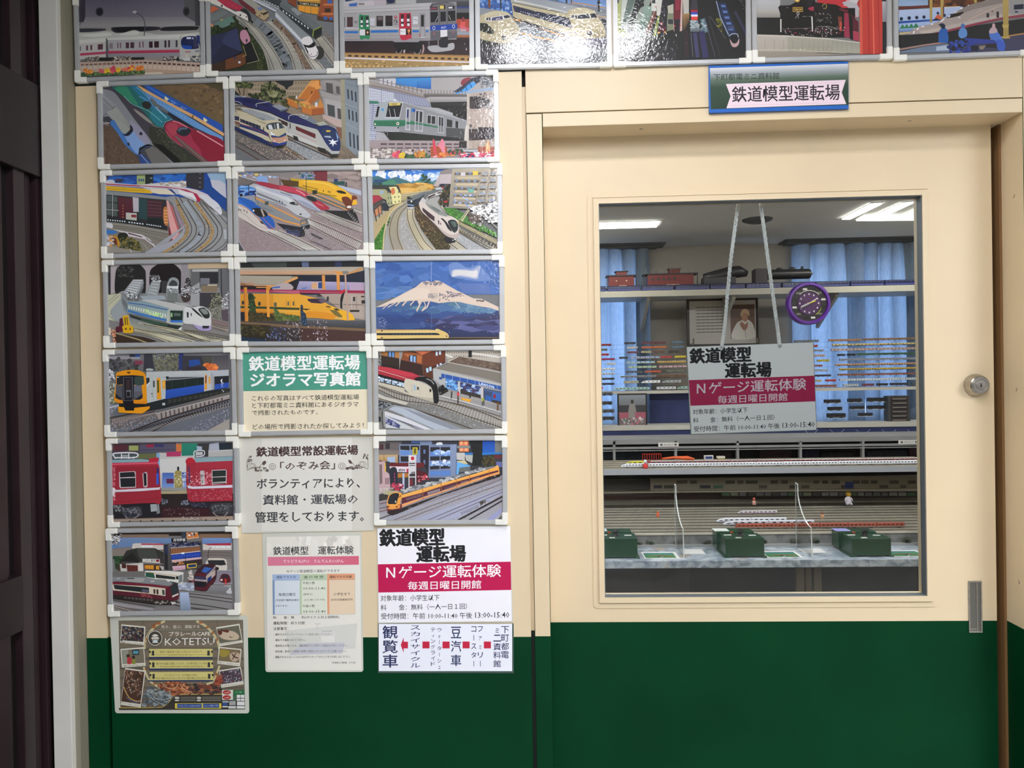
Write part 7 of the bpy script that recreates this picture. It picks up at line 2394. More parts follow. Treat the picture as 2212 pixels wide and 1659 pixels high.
ART['G0'] = '''
r 7c7878 100,150,2000,1400
r 2a2420 100,180,1960,260
p 8a7464 280,240 1000,235 1000,290 300,290
r 8a6c54 1450,230,1960,300
g 7690b8 6a86b4 270,285 1040,290 1040,380 230,440
g 7a98c8 6c8cc0 1500,290 1940,290 1940,370 1500,380
s 150 9 1 f4f4f8 ffffff 3c3c4c 20202a | 140,230 290,230 285,330 200,400 145,420
p 5c84b8 145,390 230,390 230,440 150,450
r c8303c 160,485,240,522
s 60 30 1 28482c 345a34 1c3420 | 190,540 300,500 300,680 220,760 190,640
p 4a3830 225,680 265,680 275,780 235,780
p 8c8078 140,460 460,430 430,470 330,560 150,560
c d8d0c8 460,400 520,370 920,380 920,460 500,460
p b83048 590,372 920,375 920,395 590,392
m e8f0f4 1 3 .9 .8 590,400 765,400 765,430 590,430
p d8d0c8 1510,380 1940,370 1940,470 1510,470
p b02c44 1510,378 1930,366 1930,400 1600,400
m e8f0f4 1 4 .85 .7 1620,410 1930,408 1930,440 1620,440
p 7c7470 1510,470 1930,470 1940,600 1600,600 1520,560
k 5c504c 8 1510,520 1700,500 1930,520
k 5c504c 8 1510,560 1700,540 1930,560
p 8a8480 1850,600 1940,600 1950,780 1860,780
k 1c1c1c 8 1590,620 1595,480 1640,425
p 33332f 370,480 520,440 790,440 930,510 930,640 560,650 260,660
p 4c4e48 520,440 790,440 860,640 610,650 540,540
m 40423c 9 1 1 .3 525,445 790,445 855,640 600,650
p 222220 260,650 460,500 560,650 540,680 280,680
p 3c3a38 860,520 930,560 930,680 870,660
p 4a4644 280,650 330,640 540,650 500,690 300,680
p e4e0d8 610,600 865,605 870,665 610,650
x 3c3434 .01 625,608 800,608 0,42 | こけし寿司
r 8a2430 812,610,858,648
p d0ccc4 270,680 620,660 620,790 290,800
p 4c2420 300,670 365,680 365,745 300,740
p 6a3028 370,690 540,700 540,810 385,810
m 3c1a18 1 5 .2 1 375,695 535,702 535,808 385,808
p 3c2828 630,680 930,690 930,780 640,760
p e8a030 640,695 780,695 780,760 645,750
p e8a838 810,705 860,705 860,765 812,760
m 3c2420 1 6 .12 1 640,695 860,700 860,765 645,750
c e8e0d8 550,690 600,680 620,740 610,790 560,780
l e8b040 20 565,790 570,840
p b8b4ac 860,700 960,720 960,770 900,770
g 5c5a58 4c4848 920,380 1500,330 1510,760 930,770
p 26242a 935,395 985,390 990,770 940,750
r 2c3c6c 955,410,978,530
r 1c2c58 1030,370,1470,410
s 60 16 2 2c3050 1c2038 5c6080 8a8490 | 1030,370 1470,340 1470,410 1030,430
p 6a4438 1030,450 1470,420 1470,490 1030,530
m c8844c 1 18 .4 1 1035,450 1465,425 1465,485 1035,525
p 2344a8 1035,545 1475,495 1480,570 1045,615
m 3c5cc0 1 10 .6 .6 1050,555 1465,510 1465,560 1055,600
l e0d8dc 10 1035,535 1475,485
p e8dce0 1045,620 1490,575 1495,600 1055,655
m c86070 1 36 .4 1 1045,622 1490,577 1495,600 1055,652
l d8d4d0 8 1030,440 1460,405
p 3c2c2c 1060,655 1490,610 1500,690 1060,720
s 20 14 1.4 e8a860 c87840 | 1100,650 1240,640 1230,680 1110,690
r f0f8ff 1190,505,1235,530
r 16161a 1042,295,1270,355
x e8e8e8 .03 1070,300 1250,295 0,44 | 月刊宇宙
p e8b890 1262,205 1435,200 1450,285 1280,310
p d87828 1275,220 1430,212 1438,275 1285,292
s 20 18 1.2 c83c28 2c2c3c e8e0d0 | 1300,215 1420,210 1420,260 1310,270
r 3c4450 1195,205,1258,290
p e0b8c8 1055,710 1250,695 1260,755 1070,780
m c06080 1 20 .4 .4 1060,740 1250,722 1255,755 1070,778
r d8c838 1275,680,1420,700
p e8c840 1270,680 1415,665 1420,730 1280,745
p 24386c 1290,690 1408,678 1410,720 1295,732
l 1c1c20 8 1250,560 1260,780
l 1c1c20 8 1420,720 1440,790
g 74726e 807c7c 140,790 1940,770 1960,1380 160,1380
p 9a96a0 1540,740 1940,760 1950,980 1620,980
c d8d0c4 1590,600 1640,590 1840,600 1870,680 1860,770 1740,770 1560,700
p 2c2e30 1580,620 1830,620 1860,690 1780,700 1600,680
o 1c1c1c 1728,745,24,24
p 8a8490 1560,760 1940,780 1940,960 1700,960
c 5c1c20 1770,880 1800,830 1880,830 1920,880 1920,950 1820,960 1760,930
p 2c2c38 1800,840 1880,840 1895,880 1800,880
p d84038 1840,900 1860,895 1865,990 1845,990
o e8e8e8 1790,915,18,14
p c8c0b8 1320,760 1350,770 1370,920 1300,930
s 30 14 1.4 d8ccc4 a89c94 e8dcd4 | 1310,780 1350,780 1380,920 1300,920
p 4c2428 1290,920 1380,920 1370,950 1300,950
p 8c4450 1340,940 1390,900 1400,930 1360,950
p e8e8e8 1820,1000 1930,1000 1930,1060 1830,1050
c c8c8cc 1860,1060 1900,1050 1940,1070 1940,1120 1870,1110
g a8b0c0 b0b8c8 1140,960 1380,960 1380,1080 1150,1050
s 30 24 1.8 c8d0e0 9aa4b8 | 1150,960 1370,960 1370,1060 1160,1060
c e8e4dc 655,790 720,780 980,780 1210,800 1220,830 1210,960 1150,970 940,930 680,880
p 2c5a48 655,800 780,810 800,890 660,870
p 2a302c 810,830 1100,870 1100,910 810,885
l c8a060 8 700,800 1100,850 1180,860
p 283430 1110,860 1150,862 1150,910 1110,905
p 7c8484 1155,850 1210,830 1210,940 1150,970
p 9a9084 830,900 960,910 1000,950 850,930
p 2c5c4c 1020,930 1150,960 1140,980 1020,960
c 3c1f26 1390,830 1500,700 1550,680 1700,690 1710,900 1600,1050 1540,1085 1420,1070 1390,1040
p 3a68b8 1490,790 1540,720 1650,740 1560,810
p 5c2028 1400,820 1560,810 1560,870 1400,850
p 3c3c60 1395,860 1550,870 1550,900 1395,890
p c8c0c4 1390,900 1560,915 1560,940 1390,925
m 4c4c5c 1 6 .6 .7 1400,905 1530,915 1530,930 1400,920
p 1c1c24 1400,940 1550,955 1545,1020 1400,1010
p c0b0a8 1560,870 1700,760 1700,840 1570,960
p 283878 1580,890 1640,850 1640,910 1580,950
p 5c1c28 1400,1020 1550,1030 1690,880 1700,910 1560,1070 1420,1060
p b8a89c 1560,860 1700,700 1700,740 1570,890
m 3c4c90 1 5 .7 .8 1560,820 1690,720 1690,740 1570,850
g 8c8c90 7c7c7c 1640,990 1940,1010 1860,1090 1560,1100
p 8a8888 1150,1080 1950,1150 1950,1380 1130,1290
t 3a3430 - 1 4 12 | 1150,1110 1500,1140 1950,1200 | 1150,1140 1500,1185 1950,1250
t 3a3430 - 1 4 14 | 1130,1250 1500,1290 1940,1360 | 1100,1290 1400,1340 1700,1375
g b8c8e8 7c8ca0 1170,1100 1300,1100 1340,1380 1180,1380
p a09ca0 160,1240 780,1340 770,1370 160,1300
l 5c4844 10 165,1290 600,1375
t 4a3c38 a8a098 22 10 9 | 165,1290 380,1340 540,1385 | 165,1320 300,1350 420,1390
t 3a2c28 80807c 30 10 9 | 165,1190 500,1240 900,1290 | 165,1215 500,1270 800,1320
p 8a8e90 150,870 640,870 1060,950 1020,1000 700,970 150,930
p a8a8a4 345,920 400,880 640,890 640,920 600,950 350,935
p 3c3c40 385,885 490,885 490,900 385,900
p b8b8b4 730,925 780,920 800,945 740,950
p b8b8b4 220,890 280,880 290,895 230,905
c 5c1f2c 150,945 700,975 1000,1010 1080,960 1130,970 1150,1040 1155,1180 1100,1220 900,1210 150,1130
p 7c2434 150,945 700,975 1000,1015 1000,1040 700,1000 150,970
p dcd0bc 165,980 700,1010 955,1040 955,1155 700,1120 175,1070
p 252a2a 180,985 710,1030 712,1110 200,1050
p 5c5c70 600,1050 700,1060 700,1100 610,1090
p 3c2424 775,1050 805,1055 805,1125 780,1120
p 3c2424 820,1052 850,1058 852,1130 825,1125
p 3c4c4c 905,1060 942,1065 945,1140 912,1135
c 2a3438 1040,1020 1080,970 1130,980 1145,1060 1130,1110 1070,1140 1040,1100
p dcd4cc 1055,1150 1150,1110 1150,1135 1060,1175
s 30 14 1 8c3c44 a85c60 | 580,1110 700,1120 760,1180 600,1170
p 2c2624 165,1130 560,1170 1000,1220 1150,1230 1080,1290 800,1290 165,1200
m 5c5450 1 8 .7 .8 330,1160 780,1200 780,1240 330,1190
s 40 14 1.3 8a8078 4c4440 b0a8a0 | 760,1220 1020,1230 1020,1270 780,1270
p d0ccc8 1030,1240 1100,1240 1120,1260 1060,1285
'''
ART['E1'] = '''
r ece0c4 100,100,2100,1450
p 4f9c86 100,100 2100,100 2100,730 100,762
x fbfbf8 .03 262,240 1915,215 0,222 | 鉄道模型運転場
x fbfbf8 .035 285,490 1922,468 0,210 | ジオラマ写真館
x 38342c .006 305,828 1905,805 0,82 | これらの写真はすべて鉄道模型運転場
x 38342c .006 305,934 1898,912 0,82 | と下町都電ミニ資料館にあるジオラマ
x 38342c .006 305,1046 1290,1032 0,78 | で撮影されたものです。
x 38342c .006 312,1254 1975,1228 0,84 | どの場所で撮影されたか探してみよう！
'''
ART['F1'] = '''
r d9d6cc 100,80,2150,1560
r e4e1d8 450,100,1800,1500
l 6a90a8 6 150,118 450,116
x 4a3436 .035 372,248 1888,216 0,145 | 鉄道模型常設運転場
x 54403e .02 728,470 1545,448 0,130 | 「のぞみ会」
x 3c3e40 .022 380,722 1918,705 0,150 | ボランティアにより、
x 44464c .022 470,962 1885,945 0,150 | 資料館・運転場の
x 3c3e40 .022 355,1215 1975,1195 0,160 | 管理をしております。
o 5c4c4a 300,530,62,46 612,540,52,50 1955,505,56,48 1650,530,54,50
o dedad0 300,530,56,40 612,540,46,44 1955,505,50,42 1650,530,48,44
o 5c4c4a 305,525,34,26 610,542,26,26 1955,500,32,26 1648,532,28,26
o dedad0 305,525,28,20 610,542,20,20 1955,500,26,20 1648,532,22,20
k 5c4c4a 7 235,600 300,560 380,545 450,560 560,590
k 5c4c4a 7 235,590 232,480 250,420 285,380
k 5c4c4a 6 400,560 440,520 480,470
k 5c4c4a 7 2040,575 1960,545 1880,535 1800,560 1700,580
k 5c4c4a 7 2040,560 2035,440 2010,380 1980,345
k 5c4c4a 6 1860,545 1820,500 1770,450
c 5c4c4a 460,480 500,450 520,480 480,520
c 5c4c4a 1745,440 1780,445 1805,490 1765,490
s 40 15 1.8 5c4c4a 8a7c78 d9d6cc | 350,540 560,560 560,605 340,600
s 20 15 1 5c4c4a 8a7c78 | 235,370 290,380 310,450 240,470
s 40 15 1.8 5c4c4a 8a7c78 d9d6cc | 1700,560 1900,510 1960,560 1700,590
s 20 15 1 5c4c4a 8a7c78 | 1960,340 2040,350 2040,430 1960,410
'''
TITLE = '''
x 17171a .045 142,128 1105,112 0,255 | 鉄道模型
x 17171a .045 695,378 1418,362 0,245 | 運転場
p c2004f 90,650 2200,608 2200,1030 90,1072
x fdf8fb .012 238,678 1950,648 0,188 | Ｎゲージ運転体験
x fdf8fb .008 560,905 1655,885 0,128 | 毎週日曜日開館
x 26262c .004 152,1112 1032,1100 0,92 | 対象年齢：小学生以下
x 26262c .004 155,1252 1445,1232 0,88 | 料_金：無料（一人一日１回）
x 26262c .004 158,1380 1520,1366 0,92 | 受付時間：午前 10:00-11:40 午後
x 26262c .004 1565,1366 2075,1362 0,84 | 13:00-15:40
'''
ART['G2'] = 'r #f6f4fa 50,20,2250,1600\n' + TITLE.replace('料_金：無料（一人一日１回）', '料__金：無料（一人一日１回）')
ART['Hs'] = '''
r fcfaf6 30,60,2150,1600
x 17171a .045 142,228 1052,198 0,226 | 鉄道模型
x 17171a .045 670,448 1352,425 0,222 | 運転場
p bc1e55 124,700 1998,632 2013,1016 148,1082
x f6e4ea .012 245,738 1875,668 0,176 | Ｎゲージ運転体験
x f6e4ea .008 556,930 1597,888 0,120 | 毎週日曜日開館
x 2c2c2e .004 182,1134 1003,1102 0,82 | 対象年齢：小学生以下
x 2c2c2e .004 188,1262 1405,1212 0,80 | 料__金：無料（一人一日１回）
x 2c2c2e .004 198,1390 1482,1338 0,84 | 受付時間：午前 10:00-11:40 午後
x 2c2c2e .004 1522,1336 2003,1318 0,80 | 13:00-15:40
'''
ART['G3'] = '''
r f0f2fc 50,100,2250,950
v 222a5c .018 297,185 226 192 215 | 観覧車
v 222a5c .004 672,180 140 66 94 | スカイサイクル
v 222a5c .004 1030,215 62 62 92 | ウォーターシュー
v 222a5c .004 936,215 66 60 85 | ティングライド
v 222a5c .012 1280,200 152 170 208 | 豆汽車
v 222a5c .006 1642,192 74 84 129 | ファミリー
v 222a5c .006 1545,192 74 84 129 | コースター
v 222a5c .006 2012,190 118 106 125 | 下町都電
v 222a5c .006 1893,190 112 104 127 | ミニ資料館
r c8183f 498,422,562,522 778,420,884,522 1078,420,1184,522 1377,420,1483,522 1695,420,1801,522
p c8183f 455,472 498,358 498,588
'''
ART['S'] = '''
r 1f62b8 60,60,2200,900
p 1a2438 104,190 2160,122 2160,735 108,800
g d4d6dc 9aa0a4 92,188 2158,122 2158,215 96,280
g 9aa0a4 5a6c5c 96,280 2158,215 2158,300 98,365
g 5a6c5c 2c4434 98,365 2158,300 2158,420 98,480
g 2c4434 223828 98,480 2158,420 2162,738 106,802
p e9d3dc 332,425 2122,362 2062,552 2130,725 340,788 402,605
m c8a0b0 1 40 .55 .25 420,445 2040,392 2040,412 420,465
m c8a0b0 1 40 .55 .25 420,738 2040,690 2040,710 420,760
x 1c2420 .0 152,275 1130,250 0,100 | 下町都電ミニ資料館
x 28222a .012 424,462 2032,425 0,240 | 鉄道模型運転場
'''
ART['G1'] = '''
r e9e6dc 60,40,2200,3000
s 20 160 .5 efece4 e4dfd6 | 220,200 2000,200 2000,500 220,500
x 3c3c3c .016 325,378 1920,358 0,168 | 鉄道模型_運転体験
h e0809c d8607c 215,582 2030,562 2030,736 218,758
x f8e4ec .008 520,636 1730,628 0,70 | てつどうもけい_うんてんたいけん
x 5c5c5a .006 598,838 1650,824 0,62 | Ｎゲージ鉄道模型の運転ができます
p a8bcdc 308,930 852,926 852,1046 308,1050
p c0d0b0 856,924 1395,918 1395,1036 856,1042
p e8a47c 1398,916 1948,912 1948,1030 1398,1036
p d8e0e8 345,1050 852,1046 852,1728 352,1732
p 7c98bc 310,1050 350,1050 356,1732 318,1732
p b8cca8 852,1046 892,1044 892,1728 856,1728
p dfe4d2 892,1044 1395,1038 1395,1724 892,1728
p e8a47c 1398,1036 1440,1036 1446,1722 1402,1724
p ead2b4 1440,1036 1948,1030 1954,1718 1446,1722
l c8a890 5 1950,912 1954,1718
l a8a0a0 4 310,1732 1954,1718
l 7c8c9c 4 308,1050 1948,1032
x 4c5c7c .006 388,958 768,952 0,54 | 運転できる日
x 4c5c44 .006 932,956 1320,950 0,56 | 運 行 時 間
x 4c3428 .008 1445,950 1895,946 0,54 | 運転できる年齢
x 505850 .006 912,1074 1152,1070 0,54 | 午前の部
x 505850 .006 930,1184 1368,1180 0,50 | 10:00-11:40
x 606860 .004 918,1304 1108,1300 0,48 | (昼休み)
x 606860 .004 940,1416 1350,1410 0,48 | (11:40-13:00)
x 505850 .006 912,1532 1152,1528 0,54 | 午後の部
x 505850 .006 932,1644 1372,1640 0,50 | 13:00-15:40
x 4c5460 .008 432,1300 762,1296 0,60 | 毎週日曜日
x 4c5460 .004 370,1422 830,1416 0,50 | (不定期で臨時会場日
x 4c5460 .004 370,1536 606,1532 0,48 | があります)
x 5c4c40 .008 1525,1292 1858,1286 0,60 | 小学生まで
x 5c4c40 .004 1470,1412 1915,1406 0,50 | (幼児は保護者同伴)
x 484848 .006 322,1760 1640,1748 0,62 | 料__金：無__料(ひとり１日１回限定)
x 484848 .006 325,1868 948,1864 0,62 | 運転時間：約５分間
x 484848 .006 328,1980 625,1976 0,60 | 注意事項：
p d8d8d0 560,2050 2000,1900 1960,2400 640,2500
p d0d0c8 680,2180 900,2170 880,2440 640,2460
p dcdad6 1260,2060 1560,2050 1550,2280 1280,2290
p c4c4c0 1290,2050 1500,2044 1500,2070 1290,2076
p e6e4de 1280,2160 1540,2150 1540,2270 1290,2275
p c8c8d0 900,2300 1750,2280 1700,2500 640,2530
k c8c8c4 12 1150,1910 1210,1912 1270,1908
k c8c8c4 10 1210,1912 1190,2020
x 54524e .002 338,2104 1500,2096 0,44 | ・場内ではボランティアスタッフの指示に従ってください。
x 54524e .002 338,2214 980,2210 0,44 | ・運転する電車はえらべません。
x 54524e .002 338,2326 1806,2318 0,46 | ・感染防止対策のため、運転場内での大声での会話はお控えください。
x 54524e .002 338,2438 1790,2430 0,46 | ・急加速、急停止は脱線や故障の原因になりますのでご注意ください。
x 54524e .002 338,2550 1865,2542 0,46 | ・運転やわからないことなどはボランティアスタッフまでお申し出ください。
x 4c4a48 .002 1485,2668 1965,2664 0,36 | 下町都電ミニ資料館_のぞみ会
'''
ART['H0'] = '''
r d4d1c4 40,60,2160,1560
g 5c5850 6a5c4c 180,140 2040,130 2070,1470 210,1480
p 857d6c 180,140 2038,132 2042,300 184,310
m 716a5a 8 1 1 .85 180,140 2038,132 2068,1290 208,1290
m 7c705e 8 3 .96 .6 180,140 2038,132 2068,1290 208,1290
l 4c463c 5 540,140 560,200
l 4c463c 5 1650,136 1660,230
p 3c3830 180,1440 820,1440 960,1330 1060,1255 2080,1245 2100,1480 184,1478
k d8b850 8 190,1445 700,1442 850,1425 950,1340 1040,1252 1740,1245
s 160 22 1.5 7c8890 5c6870 9aa4a4 4c5454 | 570,1160 760,1120 980,1200 960,1320 860,1420 540,1430
s 160 26 1.4 8a4a30 a86040 6c3424 c88858 | 760,1110 900,1060 1180,1060 1280,1230 1000,1250 900,1190
s 90 26 1.8 7c4030 5c3c34 a0684c 3c3434 | 1200,1100 1720,1090 1720,1240 1260,1230
k a8b4b8 7 620,1200 700,1320 860,1400
k a8b4b8 7 660,1160 760,1260 900,1360
k b0bcc0 7 700,1280 800,1320 960,1300
k d0b090 10 820,1060 900,1140 1020,1150 1080,1070
k d0b090 10 1100,1090 1180,1180 1280,1210
k d9cc9c 34 870,150 740,220 640,330 585,450 570,560
k d9cc9c 34 1350,150 1480,220 1590,330 1660,450 1690,570
k d9cc9c 30 560,840 600,950 660,1050 760,1120
k d9cc9c 30 1690,820 1640,950 1590,1050 1500,1090
s 6 22 1.6 a06038 | 700,200 820,160 790,190 720,260
r a86a40 680,225,725,258 760,165,815,200 1385,150,1440,185 1485,225,1530,255 1570,310,1605,345 590,400,612,440 1640,400,1665,450 575,850,600,880 1625,920,1660,965 700,1070,735,1100
x cfcabc .02 818,208 1395,205 0,52 | 見る、遊ぶ、運転する
x f0ece0 .02 935,305 1552,298 0,68 | プラレールCAFE
x f4f0e6 .0 875,405 1615,396 0,106 | KOTETSU
o 3c3830 728,402,118,122
o e8e4d8 728,402,110,114
o 4a463c 728,402,100,104
m e8e4d8 1 1 1 1 680,388 780,388 790,412 670,412
o e8e4d8 730,366,46,14
r e8e4d8 705,345,755,362 690,415,700,440 715,415,724,440 738,415,747,440 762,415,772,440
p e8e4d8 700,448 760,448 778,472 684,472
p c8dce8 712,425 750,425 765,450 698,450
p d8cc80 640,562 1588,562 1588,682 640,682
p d8cc80 645,735 1592,735 1595,852 650,855
p d8cc80 650,908 1598,905 1600,1025 655,1030
l b0a458 6 642,650 1588,650
l b0a458 6 648,824 1594,822
l b0a458 6 652,998 1600,994
r 3c3a38 680,590,716,662 1508,588,1545,662 685,762,720,838 1514,762,1550,836 690,935,724,1010 1518,934,1554,1008
r 2c2c2c 640,590,664,625 1566,588,1590,622 645,765,668,798 1570,762,1594,796 650,938,674,970 1576,936,1600,968
r 2c3c68 640,684,1590,706 645,856,1596,882 620,1030,1600,1048
x 8a7c44 .004 800,592 1430,588 0,32 | 電車で運転車で遊んだ後はKOTETSUで
x 8a7c44 .004 935,640 1290,638 0,28 | のんびりカフェタイム。
x 7c7040 .004 745,764 1495,760 0,36 | 積み木も遊具に用意しています。お子様が遊んでいる間
x 7c7040 .004 800,812 1450,808 0,32 | ママはのんびりとおくつろぎいただけます。
x 7c7040 .004 870,938 1370,936 0,34 | キッズスペース、お子様用の椅子、
x 7c7040 .004 745,984 1500,980 0,34 | おむつ替えスペース、ベビーカー置き場もございます。
p e2decf 228,195 585,230 570,508 208,472
p 3c3834 236,218 566,248 552,458 222,432
s 130 18 1 2c3c54 7c5c44 a08468 1c2026 5c2c28 8a9098 | 240,225 555,252 545,450 230,430
x 5c584c .004 225,446 550,478 0,26 | 数種のプラレールがいっぱい
p e2decf 212,562 565,535 590,815 236,840
p 7c7462 228,580 556,558 574,768 244,790
p 98988a 230,582 330,574 340,780 244,788
c 3c2c24 305,650 340,640 355,665 340,690 310,690
c b83c40 320,690 370,690 385,740 380,780 320,784
c 3c2c24 385,670 420,665 430,700 400,715
c 8a9040 390,720 430,715 440,780 390,784
p 2c3434 385,575 490,566 495,650 395,655
r 5c9cb0 402,590,480,635
x 5c584c .004 262,804 565,786 0,26 | 運転できるんだぞ遊んじゃえ
p e2decf 285,845 590,885 515,1438 218,1395
p 4c3428 288,868 570,905 512,1385 228,1345
s 150 16 .9 8a5c44 c0a48c 3c2c24 a88468 4c5454 | 290,880 560,915 520,1300 270,1180
k c09858 16 262,1130 340,1280 450,1340 515,1330
k 5c6c8c 12 300,1280 400,1350 510,1350
x 5c584c .004 232,1350 505,1400 0,28 | ちゃんと走るしかけが
p e2decf 1640,240 1990,185 2040,465 1700,522
p 6c6858 1650,262 1980,208 2025,430 1695,480
c c8b49c 1680,330 1780,290 1900,300 1980,360 1960,420 1840,430 1720,400
c 5c4030 1840,370 1890,390 1910,350 1900,380 1860,395
s 16 22 1.4 8a3028 5c2c24 | 1670,300 1780,270 1830,300 1700,340
x 5c584c .004 1715,478 2000,440 0,26 | てんしゃのかたちプレート
p e2decf 1685,530 2022,562 1998,822 1660,782
p 7c6c50 1698,548 2008,578 1988,768 1675,738
c a08c3c 1710,570 1810,580 1850,620 1780,680 1700,660
c c0a890 1850,640 1920,610 2000,640 1980,720 1900,750 1850,700
k 3c1c18 16 1880,640 1920,680 1970,700
k 3c1c18 12 1940,620 1900,690 1890,720
x 5c584c .004 1672,748 1980,784 0,26 | 季節のケーキもあるんだよ♪
p e2decf 1686,880 2010,828 2055,1088 1722,1142
p 4c404c 1698,898 2000,850 2040,1040 1720,1090
s 130 14 .8 8a8c98 5c4450 2c2830 b0b4bc 7c3c44 | 1710,910 1990,862 2030,1030 1730,1080
x 5c584c .004 1730,1102 2035,1060 0,26 | わざわざジオラマのうえ
s 30 30 1.4 a05038 7c3828 | 1640,1000 1720,960 1710,1100 1640,1090
p d8d8d0 1730,1175 1895,1172 1895,1320 1735,1322
o b02c24 1803,1208,62,32 1803,1284,62,34
x e8d0c0 .01 1765,1198 1845,1196 0,24 | café
x e8d0c0 .01 1765,1274 1845,1272 0,24 | café
p 2c7044 1900,1175 2070,1168 2070,1255 1905,1260
x c8e0c8 .004 1930,1198 2025,1196 0,14 | あらかわ遊園
p 4c6850 1895,1262 1950,1260 1950,1330 1895,1330
r e4e4e0 1952,1245,2005,1290 2012,1245,2068,1290 1952,1300,2005,1335 2012,1300,2068,1335 1955,1345,2068,1402 1952,1412,2070,1450
r a8a8a8 1738,1335,1830,1360 1840,1335,1935,1400
r 34508c 1738,1362,1815,1405
r d0d0cc 1738,1412,1820,1432 1828,1412,1940,1450
r d8c848 1030,1370,1722,1450
r 2c4c90 1062,1378,1428,1440 1446,1376,1690,1438
x c0cce0 .004 1072,1396 1410,1394 0,28 | アメブロ プラレールCAFE KOTETSU
x c0cce0 .004 1458,1394 1680,1392 0,26 | facebook 鉄道／荒川
o d0ccc0 1062,1290,36,18 1388,1290,36,18 1062,1328,36,12 1388,1328,36,12
m a8a498 3 16 .7 .4 1110,1270 1340,1268 1340,1342 1110,1344
m a8a498 3 18 .7 .4 1436,1268 1720,1266 1720,1340 1436,1342
'''
FR = [
 ('A0', (150, 0), [(155.4, -16), (440.5, -25), (443.7, 166.4), (160.8, 178.7)], 'framed photo of a silver train with a red stripe above a wall and tulips'),
 ('A1', (430, 0), [(440.9, -24), (729.9, -31), (732.4, 158.4), (444.5, 164.9)], 'framed photo looking down on model trains curving past a blue-roofed house'),
 ('A2', (720, 0), [(730.5, -30), (1023.8, -36), (1025.2, 151.9), (733.7, 158.4)], 'framed photo of a silver train with green and red doors numbered 8637'),
 ('A3', (1010, 0), [(1024.5, -36), (1320.3, -42), (1323.2, 144.7), (1026.6, 150.5)], 'framed photo of two cream round-nosed bullet trains with a large glare'),
 ('A4', (1310, 0), [(1322.3, -44), (1622.5, -50), (1624.6, 136), (1324.5, 144.7)], 'framed dark photo of trains in a night yard seen from above'),
 ('A5', (1610, 0), [(1623, -52), (1927.5, -58), (1929, 127.3), (1625.2, 135.3)], 'framed photo of a black steam locomotive beside a red pillar'),
 ('A6', (1892, 0), [(1929.6, -56), (2232, -66), (2233, 118), (1931.3, 131)], 'framed photo of a sloping pinkish bullet train nose behind blue figures'),
 ('B0', (200, 150), [(207.5, 175.3), (492.2, 165.2), (495.8, 358.3), (210.9, 366.3)], 'framed photo of green and red trains nose to nose beside a blue one'),
 ('B1', (480, 150), [(494.5, 164.5), (783.8, 157.2), (786, 353.3), (495.9, 358.3)], 'framed photo of a navy express and a cream train beside an orange building'),
 ('B2', (770, 140), [(784.5, 156.2), (1076.7, 150.1), (1079.6, 349.8), (787.4, 353.8)], 'framed photo of a grey train with a green stripe and pink figures in front'),
 ('C0', (200, 345), [(215.2, 368.1), (498.7, 359.5), (503, 553.3), (218, 558.8)], 'framed photo of bullet trains rounding a viaduct with a salmon-pink bridge'),
 ('C1', (490, 340), [(500.8, 360), (790.9, 355.2), (796.7, 550.5), (503.7, 554.1)], 'framed photo of blue, white, red and yellow bullet trains side by side'),
 ('C2', (780, 340), [(791.3, 355.2), (1085.2, 351.6), (1086, 549), (797.4, 551.2)], 'framed photo of a white express on a bend below an apartment block and blue sky'),
 ('D0', (210, 540), [(219, 561.7), (503.7, 555.2), (507.3, 747.6), (223, 751.9)], 'framed photo of trains leaving two dark tunnel arches with a yellow machine'),
 ('D1', (495, 535), [(505.1, 555.3), (796.6, 551.6), (801, 747.7), (508.3, 748.4)], 'framed photo of a yellow inspection train under an orange station roof'),
 ('D2', (785, 535), [(798, 553.1), (1089.5, 550.2), (1090.5, 744), (801.6, 746.9)], 'framed photo of a snow-capped mountain with a small cream bullet train'),
 ('E0', (210, 735), [(220.8, 755.3), (508, 749.5), (512.4, 940.4), (225.2, 944.8)], 'framed photo of a grey and blue train with an orange-framed front'),
 ('E1', (500, 735), [(510.8, 750.2), (802.3, 747.3), (805.2, 938.3), (515.2, 944)], 'framed notice with white title on a green band over cream text panel'),
 ('E2', (790, 730), [(804.5, 748.1), (1093.1, 745.2), (1096, 937.6), (806.6, 939.8)], 'framed photo of a red and cream express passing a store with blue signs'),
 ('F0', (215, 930), [(227.3, 947.4), (513.7, 942.3), (518.8, 1135.4), (232.4, 1139.8)], 'framed photo of two crimson train cars end to end with white stripes'),
 ('F2', (790, 925), [(806.2, 942.1), (1095.5, 940.6), (1096.7, 1134), (807.4, 1135.5)], 'framed photo of a long orange and maroon train on wide tracks'),
 ('G0', (220, 1120), [(227, 1141.7), (511.9, 1137.1), (518, 1329), (232.7, 1332.7)], 'framed photo of a maroon tram, buses and a shop, lowest frame of the left column')]
for i, (k, o, q, lb) in enumerate(FR):
 frame(q, lb, ART[k], o[0], o[1], dep=.010 + (.0006 if i % 2 else 0), pmat=MATTE if k == 'E1' else PHOTO)
FILMEDGE = mat('clear_laminate_edge', '#cfd0c4', .3, coat=.5)
FILMDARK = mat('clear_laminate_on_green', '#2c4a40', .3, coat=.5)
sheet('laminated_notice', [(516.6, 946.6), (805, 943), (808.9, 1146.3), (521.7, 1152)], 'laminated grey notice with bold black Japanese text and rose line drawings', ART['F1'], 500, 930, mat_=FILM, edge=FILMEDGE,
  clipin=[(518, 948), (804, 944.6), (807.6, 1144.8), (523, 1150)])
